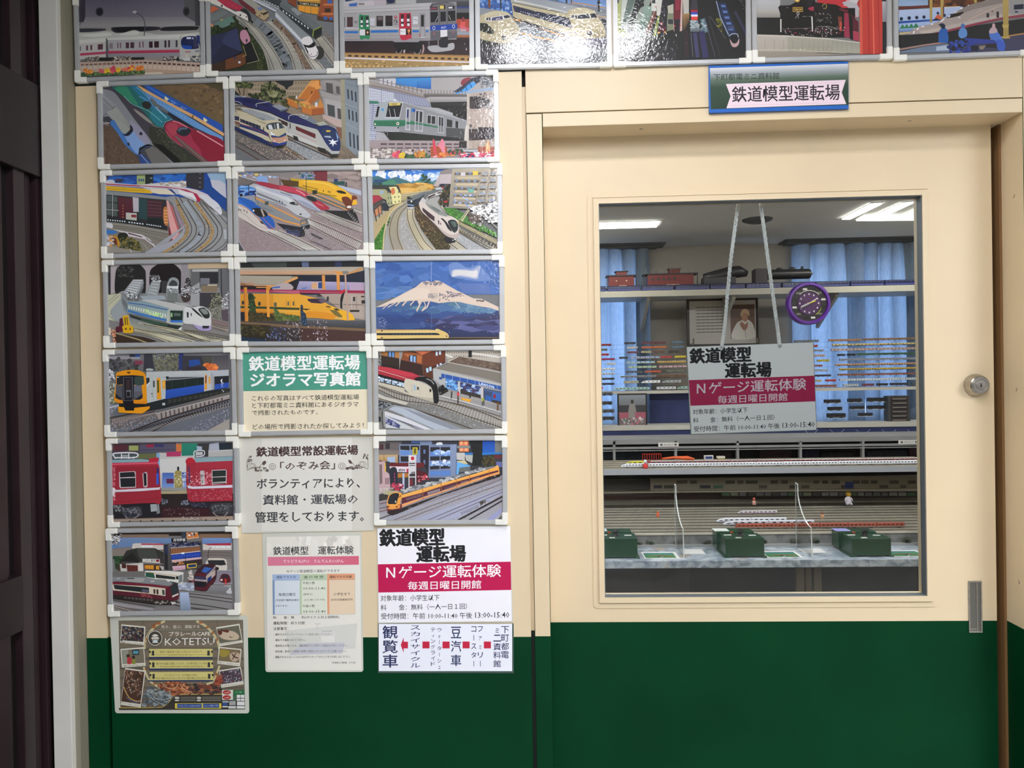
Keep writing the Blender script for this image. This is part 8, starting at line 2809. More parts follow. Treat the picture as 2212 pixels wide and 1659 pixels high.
sheet('laminated_notice', [(566.5, 1152), (781.2, 1148.7), (784.8, 1451.4), (573.5, 1451.9)], 'tall laminated notice with a pink band and a blue, green and orange table', ART['G1'], 555, 1140, sc=9.2167, mat_=FILM, edge=FILMEDGE, r=.006,
  clipin=[(576, 1160), (777.5, 1156.8), (781, 1447.5), (578, 1448)])
sheet('poster', [(814.5, 1139.5), (1102.4, 1135.1), (1108.1, 1343.4), (817, 1346.3)], 'white poster with black title and magenta band under the orange train photo', ART['G2'], 800, 1125, mat_=MATTE, edge=FILMEDGE, cat='poster',
  clipin=[(815.2, 1141.8), (1102, 1137), (1105.6, 1341.5), (818.2, 1344.6)])
sheet('direction_sign', [(816.5, 1346.8), (1109.5, 1346.8), (1110, 1454.3), (816.5, 1453.8)], 'white direction sign with vertical navy writing, red squares and a red arrow', ART['G3'], 800, 1325, mat_=MATTE, edge=FILMDARK, cat='sign',
  clipin=[(818, 1347.4), (1106.4, 1347.4), (1106.4, 1449.7), (818.5, 1449.7)])
sheet('cafe_poster', [(237.2, 1331), (534.5, 1329.4), (538.4, 1541), (248.8, 1540.6)], 'brown laminated cafe poster with snapshots round the edge, below the left column of frames', ART['H0'], 230, 1320, mat_=FILM, edge=FILMEDGE, r=.006, cat='poster', Y=-.0012,
  clipin=[(256, 1340.2), (525, 1338.8), (529.5, 1532.5), (257, 1534)])
sheet('sign_board', [(1531.3, 142.4), (1832.5, 133.3), (1833.2, 234.3), (1532.3, 243.7)], 'blue-edged sign with a pink ribbon and black Japanese title above the door', ART['S'], 1520, 120, mat_=MATTE, edge=mat('sign_edge', '#1f62b8', .4), Y=-.008, th=.007, cat='sign')
# sign hanging by a cord behind the glass of the door
YH = .125
t = sheet('hanging_sign', [(1482.3, 748.9), (1757.4, 738.6), (1764.6, 929.2), (1491.7, 939.4)], 'laminated sign with magenta band hanging on a white cord behind the door glass', ART['Hs'], 1470, 720, mat_=MATTE, edge=mat('clear_laminate_dark', '#8c938c', .3, coat=.6), Y=YH, th=.0008, r=.003, cat='sign',
  clipin=[(1483.7, 750), (1756.2, 739.6), (1763.4, 928.2), (1493.6, 937.4)])
CORD = mat('white_cord', '#f6f6f2', .8, bump=.6, bscale=300)
for pts in (((1559, 749), (1566, 700), (1578, 570), (1597, 425)), ((1684, 745), (1679, 705), (1662, 580), (1641, 423))):
 P0 = [U(x, y, YH - .002) for x, y in spline(pts, False, 12)]
 mb = MB()
 for ph in (0, 2.09, 4.19):
  L = []
  for i in range(len(P0) * 4 - 3):
   p = P0[i // 4].lerp(P0[min(i // 4 + 1, len(P0) - 1)], (i % 4) / 4); a = ph + i * .62
   L.append(p + Vector((math.cos(a) * .0022, math.sin(a) * .0022, 0)))
  mb.tube(L, .0026, CORD, n=5)
 mb.build('cord', parent=t, smooth=True)
 p = P0[0]; mb = MB(); mb.tube([p + Vector((math.cos(a) * .004, -.001, math.sin(a) * .005)) for a in [i * math.pi / 5 for i in range(11)]], .0015, CORD, n=5); mb.build('cord_loop', parent=t, smooth=True)
 p = P0[-1]; MB().box(p.x - .008, p.x + .008, YD + .034, YH + .002, p.z - .004, p.z + .006, STEELD).build('cord_hook', parent=t)
# ================================================================== the model railway room behind the door
YB = 3.65
ZR = U(1480, 532, YB).z
RX0, RX1 = -1.6, 3.4
WALLR = mat('room_wall', '#a39b90', .8, noise=.04, nscale=2); CEILR = mat('room_ceiling', '#d2d0ca', .85, noise=.03, nscale=3)
struct('floor', MB().box(RX0, RX1, .12, YB, -.05, 0, mat('room_floor', '#3a302a', .6)))
struct('ceiling', MB().box(RX0, RX1, .12, YB + .1, ZR, ZR + .05, CEILR))
struct('wall_left', MB().box(RX0 - .1, RX0, .12, YB, 0, ZR, WALLR)); struct('wall_right', MB().box(RX1, RX1 + .1, .12, YB, 0, ZR, WALLR))
px = lambda p, q=720, Y=YB: U(p, q, Y).x
pz = lambda q, p=1640, Y=YB: U(p, q, Y).z
zw0, zw1 = pz(908), pz(566)
mb = MB()
for a, b in ((RX0, px(1180)), (px(1362), px(1722)), (px(1826), px(1864)), (px(1946), RX1)): mb.box(a, b, YB, YB + .1, zw0, zw1, WALLR)
mb.box(RX0, RX1, YB, YB + .1, 0, zw0, WALLR); mb.box(RX0, RX1, YB, YB + .1, zw1, ZR, WALLR)
struct('wall_back', mb)
SKY = mat('daylight_pane', '#9cc0ff', .5, emit='#b4d0ff', es=DAYLIGHT); WF = mat('window_frame', '#c8ccd0', .4)
for n, (a, b) in enumerate(((1180, 1362), (1722, 1826), (1864, 1946)), 1):
 w = tag(bpy.data.objects.new('window_%d' % n, None), kind='structure'); COL.objects.link(w); w.location = ((px(a) + px(b)) / 2, YB + .08, zw0)
 MB().box(px(a), px(b), YB + .09, YB + .1, zw0, zw1, SKY).build('frosted_pane', parent=w)
 mb = MB(); rring(mb, px(a) + .02, px(b) - .02, zw0 + .02, zw1 - .02, .02, YB + .05, YB + .08, WF); mb.build('window_frame', parent=w)
def curtainmat():
 m = bpy.data.materials.new('curtain_cloth'); m.use_nodes = True; nt = m.node_tree; nt.nodes.remove(nt.nodes['Principled BSDF'])
 tc = nt.nodes.new('ShaderNodeTexCoord'); mp = nt.nodes.new('ShaderNodeMapping'); mp.inputs['Scale'].default_value = (60, 60, 8)
 n = nt.nodes.new('ShaderNodeTexNoise'); n.inputs['Scale'].default_value = 3; nt.links.new(tc.outputs['Object'], mp.inputs[0]); nt.links.new(mp.outputs[0], n.inputs['Vector'])
 r = nt.nodes.new('ShaderNodeValToRGB'); r.color_ramp.elements[0].color = (*lin('#77858f'), 1); r.color_ramp.elements[1].color = (*lin('#a9b5bf'), 1)
 nt.links.new(n.outputs['Fac'], r.inputs[0])
 d = nt.nodes.new('ShaderNodeBsdfDiffuse'); t = nt.nodes.new('ShaderNodeBsdfTranslucent'); mx = nt.nodes.new('ShaderNodeMixShader'); mx.inputs[0].default_value = .5
 nt.links.new(r.outputs[0], d.inputs[0]); nt.links.new(r.outputs[0], t.inputs[0]); nt.links.new(d.outputs[0], mx.inputs[1]); nt.links.new(t.outputs[0], mx.inputs[2])
 nt.links.new(mx.outputs[0], nt.nodes['Material Output'].inputs[0]); return m
CURT = curtainmat()
def curtain(p0, p1, label, seed, folds):
 rr = random.Random(seed); x0, x1 = px(p0), px(p1); z1, z0 = ZR - .032, pz(915)
 N = folds * 10; me_v, me_f = [], []; ph = [rr.uniform(.7, 1.3) for _ in range(folds + 2)]
 Z = 12
 for j in range(Z + 1):
  v = j / Z
  for i in range(N + 1):
   f = i / 10; k = int(f); w = f - k
   y = -.075 * ph[k] * (abs(math.sin(math.pi * w)) ** .45) * (1 - .25 * v * rr.uniform(.9, 1.1)) + .01 * math.sin(v * 5 + k)
   x = x0 + (x1 - x0) * (i / N) + .012 * math.sin(v * 3 + k * 2.1) * math.sin(math.pi * i / N)
   me_v.append((x, YB - .06 + y, z1 + (z0 - z1) * v))
 mb = MB()
 for j in range(Z):
  for i in range(N):
   a = j * (N + 1) + i; mb.f.append((a, a + 1, a + N + 2, a + N + 1)); mb.m.append(0)
 mb.v = me_v; mb.mats = [CURT]
 return tag(mb.build('curtain', smooth=True), label, 'curtain')
curtain(1170, 1402, 'blue-grey curtain at the window on the left side of the glass', 3, 8)
curtain(1706, 1858, 'blue-grey curtain right of the framed portrait, its left half', 5, 4)
curtain(1858, 2004, 'blue-grey curtain beside the right edge of the glass', 9, 5)
DK = mat('dark_rail_box', '#2c2c2c', .6)
for a, b, w in ((1160, 1432, 'left'), (1682, 2020, 'right')):
 mb = MB(); mb.box(px(a), px(b), YB - .19, YB - .02, ZR - .012, ZR, DK); mb.box(px(a) + .02, px(b) - .05, YB - .15, YB - .06, ZR - .028, ZR - .012, DK)  # dark box stands in for the shaded ceiling recess; the rail hangs below
 tag(mb.build('curtain_rail_recess'), 'curtain rail with a dark box for the shaded recess over the %s window' % w, 'curtain rail')
# ceiling lights
TUBE = mat('tube_glow', '#ffffff', .5, emit='#fffaf0', es=ROOM_LAMP); TRIM = mat('lamp_trim', '#b8b6b0', .5)
def strip(q, label, name='ceiling_light', grow=1.0):
 P = [UZ(x, y, ZR - .004) for x, y in q]; c = sum(P, Vector()) / 4; t = thing(name, (c.x, c.y, ZR), label, 'ceiling light', 'ceiling lights of the railway room')
 mb = MB(); top = [c + (p - c) * 1.04 + Vector((0, 0, .004)) for p in P]; bot = [c + (p - c) * 1.04 - Vector((0, 0, .0)) for p in P]
 mb.hexa(bot, top, TRIM); mb.build('housing', parent=t)
 mb = MB(); mb.hexa([p - Vector((0, 0, .006)) for p in P], [p - Vector((0, 0, .001)) for p in P], TUBE); mb.build('tube', parent=t)
strip([(1060, 486), (1425, 478), (1417.6, 489), (1050, 500)], 'long ceiling tube light at the upper left of the glass')
strip([(1850, 475), (1873, 463.5), (2120, 462), (2120, 473)], 'front ceiling tube running sideways at the upper right of the glass')
strip([(1819, 472), (1881, 440), (1905, 438.5), (1836, 472)], 'slanting ceiling tube, leftmost of the three at the upper right')
strip([(1897, 461.5), (1949, 438.6), (1973.4, 436), (1919, 461.5)], 'slanting ceiling tube, middle of the three at the upper right')
strip([(1960, 461), (1984, 450), (2030, 430), (1990, 461)], 'slanting ceiling tube cut by the right edge of the glass')
mb = MB(); p = UZ(1636, 474, ZR); mb.lathe((p.x, p.y, ZR - .02), [(.09, .02), (.085, .012), (.05, .0)], DK, n=20, axis='z'); tag(mb.build('ceiling_vent'), 'small dark round vent in the room ceiling between the cords', 'ceiling vent')
for x, w_ in ((-.6, 'left'), (.9, 'middle'), (2.2, 'right')):                    # tubes nearer the door, above the view, added to light the counter
 t = thing('ceiling_light', (x, 1.2, ZR), '%s added fill tube of the railway room near the door, out of view' % w_, 'ceiling light', 'added fill tubes near the door')
 MB().box(x - .42, x + .42, 1.0, 1.12, ZR - .012, ZR - .002, mat('door_fill_glow', '#ffffff', .5, emit='#f8faff', es=ROOM_LAMP * 3.3)).build('tube', parent=t); MB().box(x - .46, x + .46, .96, 1.16, ZR - .002, ZR, TRIM).build('housing', parent=t)

# ---------------------------------------------------------------- model trains
def cm(h): return mat('train_' + h.lstrip('#'), h, .4)
TDARK = mat('train_underframe', '#1c1b1c', .6); TWIN = mat('train_windows', '#23262c', .2); TLIT = mat('train_lit_windows', '#dfe3e6', .4)
def carmesh(mb, x0, x1, Y, z0, h, d, body, stripe, nw=5, nose=0, lit=False, roof=None):
 """one car: lofted rounded-box section with window band; nose -1 / 1 tapers that end"""
 B, S, RF = cm(body), cm(stripe), cm(roof or body); W = TLIT if lit else TWIN
 prof = [(.5, .14), (.5, .38), (.5, .52), (.5, .74), (.48, .86), (.3, 1), (-.3, 1), (-.5, .84), (-.5, .14)]; fm = [S, B, W, B, RF, RF, RF, B, TDARK]
 n = 2 * nw + 1; st = [i / n for i in range(n + 1)]
 rows = []
 for u in st:
  e = u if nose < 0 else 1 - u; k = 1 - (max(0, 1 - e / .3) ** 1.6 * .62 if nose else 0)
  rows.append([(x0 + (x1 - x0) * u, Y + d / 2 - a * d * (.5 + .5 * k), z0 + h * (.14 + (b - .14) * k)) for a, b in prof])
 for i in range(n):
  for j in range(9):
   m = fm[j]
   if j == 2 and i % 2 == 0: m = B
   mb.poly([rows[i][j], rows[i + 1][j], rows[i + 1][(j + 1) % 9], rows[i][(j + 1) % 9]], m)
 mb.poly(rows[0], B); mb.poly(list(reversed(rows[-1])), B)
 L = x1 - x0
 for a in (.16, .74): mb.box(x0 + L * a, x0 + L * (a + .12), Y + d * .1, Y + d * .9, z0, z0 + h * .16, TDARK)
 return mb
ORD = 'first second third fourth fifth sixth seventh eighth ninth tenth eleventh twelfth thirteenth fourteenth fifteenth sixteenth seventeenth eighteenth nineteenth twentieth twenty-first twenty-second twenty-third twenty-fourth twenty-fifth twenty-sixth twenty-seventh twenty-eighth twenty-ninth thirtieth'.split()
def train(p0, p1, ytop, ybot, Y, d, n, body, stripe, label, group, nose=False, lit=False, nw=4, roof=None, name='model_train'):
 xm, ym = (p0 + p1) / 2, (ytop + ybot) / 2; x0, x1 = U(p0, ym, Y).x, U(p1, ym, Y).x; z1, z0 = U(xm, ytop, Y).z, U(xm, ybot, Y).z
 t = thing(name, ((x0 + x1) / 2, Y + d / 2, z0), label, 'model train', group); L = (x1 - x0) / n
 for i in range(n):
  g = L * .025; mb = MB(); carmesh(mb, x0 + i * L + g, x0 + (i + 1) * L - g, Y, z0, z1 - z0, d, body, stripe, nw, nose=(-1 if i == 0 and nose else (1 if i == n - 1 and nose == 2 else 0)), lit=lit, roof=roof)
  mb.build('car', parent=t)
 return t
CN = {'#3a3438': 'dark', '#6a2c34': 'dark red', '#5a7890': 'steel blue', '#c8c4c0': 'white and red', '#c86a38': 'orange', '#703848': 'maroon', '#b8a878': 'cream', '#6a4438': 'brown', '#33302c': 'black',
  '#3050a0': 'blue', '#b83830': 'red', '#d8c030': 'yellow', '#3a90a8': 'teal', '#c8a040': 'yellow-orange', '#5a9040': 'green', '#983050': 'crimson', '#55585c': 'dark grey', '#c05a3c': 'orange-red', '#6c7060': 'olive grey',
  '#77777a': 'grey', '#6e4a30': 'brown', '#b0a890': 'cream', '#e0e0e0': 'white bullet', '#a0a4a8': 'grey bullet', '#a87850': 'tan', '#8a6a50': 'light brown', '#c8b478': 'pale yellow', '#b89888': 'pinkish', '#1c1a1c': 'black',
  '#3c5c40': 'dark green', '#8a8a94': 'grey', '#c89870': 'peach', '#c8a838': 'gold yellow', '#8a5848': 'red-brown', '#c8ccd0': 'white', '#b0b4b8': 'silver', '#98b8b0': 'pale teal', '#a83430': 'scarlet', '#8c5a50': 'dusty red', '#b0a030': 'mustard'}
YR = 3.28
LROWS = [740.6, 750.4, 760.6, 772, 782.5, 792.6, 802.8, 813, 825, 839]
LEFT = [(0, 1348, 1374, 1, '#3a3438', 0), (0, 1386, 1439, 2, '#6a2c34', 0), (0, 1451, 1477, 1, '#5a7890', 0), (1, 1355, 1378, 1, '#c8c4c0', 0), (1, 1386, 1440, 2, '#c86a38', 0), (1, 1451, 1478, 1, '#5a7890', 0),
 (2, 1354, 1380, 1, '#703848', 0), (2, 1385, 1407, 1, '#b8a878', 0), (2, 1413, 1436, 1, '#6a4438', 0), (2, 1444, 1467, 1, '#33302c', 0), (3, 1337, 1357, 1, '#33302c', 0), (3, 1362, 1425, 6, '#3050a0', 0), (3, 1427, 1452, 2, '#b83830', 0), (3, 1458, 1482, 2, '#d8c030', 0),
 (4, 1352, 1415, 6, '#3a90a8', 0), (4, 1420, 1482, 4, '#c8a040', 0), (5, 1357, 1419, 6, '#5a9040', 0), (5, 1423, 1484, 6, '#983050', 0), (6, 1352, 1388, 2, '#55585c', 0), (6, 1393, 1428, 2, '#c05a3c', 0), (6, 1440, 1476, 2, '#6c7060', 0),
 (7, 1340, 1418, 4, '#77777a', 0), (7, 1419, 1484, 3, '#6e4a30', 0), (8, 1347, 1380, 2, '#b0a890', 0), (8, 1385, 1427, 1, '#e0e0e0', 1), (8, 1430, 1472, 1, '#a0a4a8', 1), (9, 1325, 1404, 2, '#98b8b0', 1), (9, 1418, 1461, 1, '#c8ccd0', 0), (9, 1463, 1500, 1, '#98b8b0', 1)]
for r, a, b, n, c, nose in LEFT:
 y = LROWS[r] + (-.018 * ((a + b) / 2 - 1400)); h = 4.6 if r < 8 else 6
 side = 'sign end' if a > 1420 else ('curtain end' if b < 1385 else 'middle')
 train(a, b, y - h / 2, y + h / 2, YR, .02, n, c, '#d8d0c8' if c in ('#3050a0', '#3a90a8', '#5a9040', '#983050') else c, '%s model train, %s of the %s row, rack left of the sign' % (CN[c], side, ORD[r]),
   'model trains on the rack left of the hanging sign', nose=nose, nw=2 if n > 3 else 4, lit=(n > 4), roof='#c8c8c8' if n > 3 else None)
FAR = [(745, 1298, 1321, '#a83430'), (755.5, 1298, 1312, '#6c7060'), (766, 1298, 1316, '#b83830'), (776, 1298, 1329, '#983050'), (786, 1310, 1330, '#c8c4c0'), (797.5, 1298, 1329, '#e0e0e0'), (807.5, 1298, 1329, '#c8ccd0'), (818.5, 1298, 1328, '#33302c'), (829.5, 1298, 1328, '#3a3438'), (838, 1298, 1303, '#b83830')]
for i, (y, a, b, c) in enumerate(FAR):
 train(a, b, y - 2.4, y + 2.4, YR, .02, 1, c, c, '%s model train at the far left of the glass, %s down' % (CN[c], ORD[i]), 'model trains at the left edge of the glass', nose=(c == '#e0e0e0') * 2)
RROWS = [733, 744, 754, 765, 776, 787, 797, 808.5, 819.5, 831]
RIGHT = [(0, 1791, 1861, 2, '#a87850'), (0, 1864, 1992, 5, '#8a6a50'), (1, 1798, 1992, 4, '#c8b478'), (2, 1795, 1992, 4, '#b89888'), (3, 1810, 1827, 1, '#33302c'), (3, 1831, 1849, 1, '#1c1a1c'), (3, 1852, 1992, 5, '#3c5c40'), (4, 1814, 1992, 6, '#8a8a94'), (5, 1805, 1992, 5, '#c89870'),
 (6, 1814, 1992, 5, '#c8a838'), (7, 1811, 1992, 6, '#8a5848'), (8, 1814, 1992, 5, '#c8ccd0'), (9, 1822, 1855, 1, '#b0b4b8'), (9, 1864, 1889, 1, '#703848'), (9, 1895, 1919, 1, '#33302c'), (9, 1924, 1962, 2, '#3a3438'), (9, 1970, 1992, 1, '#55585c')]
MIDT = [(0, 1716, 1770, 2, '#77777a'), (1, 1752, 1767, 1, '#a83430'), (2, 1752, 1781, 1, '#8a8a94'), (3, 1752, 1783, 1, '#b89888'), (4, 1766, 1793, 1, '#b0a030'), (5, 1752, 1778, 1, '#8c5a50'), (6, 1752, 1790, 2, '#a0a4a8'), (7, 1752, 1796, 2, '#3a3438'), (8, 1752, 1776, 1, '#b8a878'), (8, 1784, 1807, 1, '#a83430'), (9, 1752, 1808, 3, '#8c5a50')]
for grp, L in (('right', RIGHT), ('mid', MIDT)):
 for r, a, b, n, c in L:
  y = RROWS[r] - .025 * ((a + b) / 2 - 1890); h = 4.8 if r < 9 else 5.6
  if r == 3 and n == 1 and grp == 'right': lb = '%s of the two black model engines on the right rack' % ('left' if a < 1830 else 'right')
  elif grp == 'right': lb = '%s model train in the rack by the right edge of the glass, %s row' % (CN[c], ORD[r])
  else: lb = '%s model train just right of the hanging sign, %s row' % (CN[c], ORD[r])
  train(a, b, y - h / 2, y + h / 2, YR, .02, n, c, '#5c4c40' if c in ('#c8b478', '#c89870', '#c8a838') else c, lb, 'model trains on the rack right of the hanging sign' if grp == 'right' else 'model trains beside the hanging sign', nw=5)
CLEAR = glassmat('clear_acrylic', (.93, .94, .94), 1.35); CLEARB = mat('acrylic_edge', '#b8bcc0', .3)
SHELFB = mat('shelf_board', '#b8b4aa', .5, noise=.04); WHITEB = mat('white_shelf_edge', '#a39f92', .6)
def rack(p0, p1, rows, slope, yb, label, ref):
 x0, x1 = px(p0, 780, YR), px(p1, 780, YR); t = thing('display_rack', ((x0 + x1) / 2, YR + .05, U(ref, yb, YR).z), label, 'display rack')
 for y in rows:
  yy = y + 3.0 - slope * ((p0 + p1) / 2 - ref); z = U((p0 + p1) / 2, yy, YR).z
  MB().box(x0, x1, YR - .004, YR + .03, z - .0025, z - .0005, CLEAR).build('shelf', parent=t)
 zt, zb = U(ref, rows[0] - 8, YR).z, U(ref, yb, YR).z
 for x in (x0, x1): MB().box(x - .003, x, YR - .004, YR + .045, zb, zt, CLEAR).build('side_panel', parent=t)
 MB().box(x0, x1, YR - .02, YR + .12, zb - .02, zb, SHELFB).build('base_board', parent=t)
rack(1270, 1500, LROWS, .018, 844, 'clear tiered rack of model trains left of the hanging sign', 1400)
rack(1640, 2010, RROWS, .025, 836, 'clear tiered rack of model trains right of the hanging sign', 1890)

# ---------------------------------------------------------------- top shelf and what stands on it
YS = 3.1
x0, x1 = px(1180, 630, YS), px(2060, 630, YS); zt, zb = U(1640, 622.5, YS).z, U(1640, 635.5, YS).z
t = thing('wall_shelf', ((x0 + x1) / 2, YS + .15, zb), 'long white-edged shelf high across the back of the room', 'shelf')
MB().box(x0, x1, YS + .008, YB - .13, zb + .01, zt, SHELFB).build('shelf_board', parent=t)
MB().box(x0, x1, YS, YS + .008, zb, zt, WHITEB).build('edge_strip', parent=t)
for p in (1403, 1590, 1815):
 x = px(p, 640, YS); mb = MB(); mb.hexa([(x - .01, YS + .05, zb + .01), (x + .01, YS + .05, zb + .01), (x + .01, YS + .05, zb - .02), (x - .01, YS + .05, zb - .02)],
  [(x - .01, YB - .15, zb + .01), (x + .01, YB - .15, zb + .01), (x + .01, YB - .15, zb - .2), (x - .01, YB - .15, zb - .2)], WHITEB); mb.build('bracket', parent=t)
zS = zt
def coach(p0, p1, i):
 x0, x1 = px(p0, 625, YS + .02), px(p1, 625, YS + .02); t = thing('model_coach', ((x0 + x1) / 2, YS + .04, zS), 'dark blue model coach on the front of the high shelf, %s from the left' % ORD[i], 'model train', 'dark blue coaches along the high shelf')
 mb = MB(); carmesh(mb, x0 + .003, x1 - .003, YS + .02, zS, .038, .04, '#1a1d4a', '#3c4178', 8, roof='#26283c'); mb.build('body', parent=t)
e = [1270, 1312, 1386, 1458, 1534, 1612, 1690, 1763, 1838, 1912, 1990]
for i in range(10): coach(e[i], e[i + 1] - 2, i)
RED = mat('caboose_red', '#661d17', .5, noise=.06); ROOFB = mat('caboose_roof', '#2a2226', .6); BLK = mat('loco_black', '#201d20', .4, noise=.1); IRON = mat('iron_grey', '#77726c', .5)
def caboose(p0, p1, py0, py1, cup, label, nwin, rail):
 Y = YS + .12; X = lambda p: px(p, 600, Y); Z = lambda q: U((p0 + p1) / 2, q, Y).z
 x0, x1, z1 = X(p0), X(p1), Z(py0); z0 = zS + .028; t = thing('model_caboose', ((x0 + x1) / 2, Y + .04, zS), label, 'model train'); D = .085; pl = (x1 - x0) * .08
 MB().box(x0 + pl, x1 - pl, Y, Y + D, z0 + .012, z1 - .008, RED).build('body', parent=t, bevel=.001)
 mb = MB(); mb.box(x0, x1, Y - .006, Y + D + .006, z1 - .008, z1, ROOFB); mb.build('roof', parent=t)
 c0, c1, cz = X(cup[0]), X(cup[1]), Z(cup[2]); cp = MB().box(c0, c1, Y + .01, Y + D - .01, z1, cz - .004, RED).build('cupola', parent=t)
 MB().box(c0 - .008, c1 + .008, Y + .004, Y + D - .004, cz - .004, cz, ROOFB).build('cupola_roof', parent=cp)
 mb = MB(); mb.box(x0, x1, Y, Y + D, z0, z0 + .012, ROOFB)
 for a in (.2, .8):
  for k in (-.018, .018): mb.lathe((x0 + (x1 - x0) * a + k, Y - .001, z0 - .008), [(.013, 0), (.013, .01)], IRON, n=12)
 mb.build('underframe', parent=t)
 for a in (x0 + .004, x1 - .004): MB().box(a - .0025, a + .0025, Y, Y + .005, z0 + .01, z1 - .006, ROOFB).build('end_post', parent=t)
 for i in range(nwin):
  x = x0 + (x1 - x0) * ((i + 1) / (nwin + 1)) if nwin < 4 else x0 + (x1 - x0) * (.17 + .1 * i)
  s = .004 if nwin < 4 else .009; MB().box(x - s, x + s, Y - .0015, Y, z0 + .05, z0 + .05 + 2 * s, mat('pane_dark', '#2c2220') if nwin > 3 else mat('pane_pale', '#c8b890')).build('side_window', parent=t)
 if rail:
  for j in range(9): MB().box(x0 + .02 + j * (x1 - x0 - .04) / 8 - .001, x0 + .02 + j * (x1 - x0 - .04) / 8 + .001, Y - .002, Y, z1, z1 + .028, IRON).build('rail_post', parent=t)
  mb = MB(); mb.tube([(x0 + .012, Y, z1), (x0 + .02, Y, z1 + .028), (x1 - .02, Y, z1 + .028), (x1 - .008, Y, z1 + .01)], .0011, IRON, n=5); mb.build('roof_rail', parent=t)
 MB().box(x0 + (x1 - x0) * .42, x0 + (x1 - x0) * .66, Y - .001, Y, z0 + .02, z0 + .024, mat('pane_pale', '#c8b890')).build('lettering', parent=t)
caboose(1310, 1375, 594, 618, (1332, 1355, 585), 'small red model caboose in front of the left curtain on the high shelf', 2, False)
caboose(1390, 1508, 590, 617, (1447, 1470, 579), 'larger red model caboose with roof rail on the high shelf', 5, True)
Y = YS + .12; X = lambda p: px(p, 600, Y); Z = lambda q: U(1640, q, Y).z
t = thing('model_steam_locomotive', ((X(1520) + X(1760)) / 2, Y + .045, zS), 'long black model steam locomotive with tender on the high shelf', 'model train')
MB().box(X(1520), X(1590), Y, Y + .085, zS + .03, Z(596), BLK).build('tender', parent=t, bevel=.003)
mb = MB(); mb.tube([(X(1524), Y + .042, Z(597)), (X(1545), Y + .042, Z(593)), (X(1580), Y + .042, Z(585.5)), (X(1600), Y + .042, Z(584)), (X(1618), Y + .042, Z(589))], [.03, .036, .04, .04, .02], BLK, n=12); mb.build('coal_load', parent=t, smooth=True)
MB().box(X(1632), X(1658), Y - .002, Y + .09, zS + .035, Z(580), mat('cab_brown', '#33282a', .5)).build('cab', parent=t, bevel=.002)
mb = MB(); zc = Z(592); mb.tube([(X(1655), Y + .042, zc), (X(1752), Y + .042, zc)], .033, BLK, n=20); mb.tube([(X(1752), Y + .042, zc), (X(1755), Y + .042, zc)], .028, BLK, n=20); mb.build('boiler', parent=t, smooth=False)
for p_, r_, h_ in ((1689, .022, .014), (1716, .02, .016), (1738, .01, .02)):
 mb = MB(); mb.lathe((X(p_), Y + .042, zc + .03), [(r_, 0), (r_, h_ * .6), (r_ * .6, h_)], BLK, n=14, axis='z'); mb.build('dome', parent=t)
MB().box(X(1590), X(1757), Y + .002, Y + .08, zS + .03, zS + .048, BLK).build('running_board', parent=t)
mb = MB(); mb.tube([(X(1755), Y + .042, zc), (X(1760), Y + .042, zc)], .008, IRON, n=10); mb.build('headlamp', parent=t)
for p_ in (1530, 1545, 1565, 1580, 1668, 1684, 1700, 1716, 1738):
 r_ = .021 if 1660 < p_ < 1720 else .013; mb = MB(); mb.lathe((X(p_), Y - .004, zS + .006 + r_), [(r_, 0), (r_, .008)], IRON, n=18); mb.build('wheel', parent=t)
mb = MB(); mb.tube([(X(1668), Y - .008, zS + .022), (X(1730), Y - .008, zS + .026)], .0025, IRON, n=6); mb.build('side_rod', parent=t)
# clock
YC = 2.96; c = U(1749, 655, YC); rr_ = (U(1796, 655, YC).x - U(1702, 655, YC).x) / 2
PUR = mat('purple_plastic', '#5a1f94', .3, coat=.5); t = thing('wall_clock', (c.x, YC, c.z - rr_), 'round purple wall clock hanging in front of the high shelf', 'clock')
mb = MB(); mb.lathe((c.x, YC, c.z), [(rr_ * .95, .07), (rr_, .05), (rr_, .012), (rr_ * .96, 0), (rr_ * .86, 0), (rr_ * .82, .014)], PUR, n=48); mb.build('rim', parent=t, smooth=False)
mb = MB(); mb.lathe((c.x, YC + .012, c.z), [(rr_ * .83, 0), (rr_ * .83, .004)], mat('clock_dark', '#2a2228', .5), n=40); mb.build('dial', parent=t)
mb = MB(); mb.lathe((c.x, YC + .009, c.z), [(rr_ * .53, 0), (rr_ * .53, .003)], mat('clock_purple', '#4a2458', .5), n=36); mb.build('inner_dial', parent=t)
WH = mat('white_print', '#dcdad6', .5)
for i in range(12):
 a = math.radians(90 - 30 * i); mb = MB(); q = (c.x + rr_ * .43 * math.cos(a), c.z + rr_ * .43 * math.sin(a)); mb.box(q[0] - .0035, q[0] + .0035, YC + .007, YC + .009, q[1] - .005, q[1] + .005, WH); mb.build('numeral', parent=t)
 b = a + .26; mb = MB(); q = (c.x + rr_ * .69 * math.cos(b), c.z + rr_ * .69 * math.sin(b)); mb.box(q[0] - .013, q[0] + .013, YC + .010, YC + .012, q[1] - .006, q[1] + .006, (WH, mat('train_underframe', '#1c1b1c'), mat('iron_grey', '#77726c'))[i % 3]); mb.build('picture_mark', parent=t)
for a0, a1, st_ in ((40, 140, WH), (300, 345, mat('lime_mark', '#a0b030', .5))):
 mb = MB(); mb.tube([(c.x + rr_ * .6 * math.cos(math.radians(a)), YC + .009, c.z + rr_ * .6 * math.sin(math.radians(a))) for a in range(a0, a1, 8)], .0025, st_, n=5); mb.build('lettering_arc', parent=t)
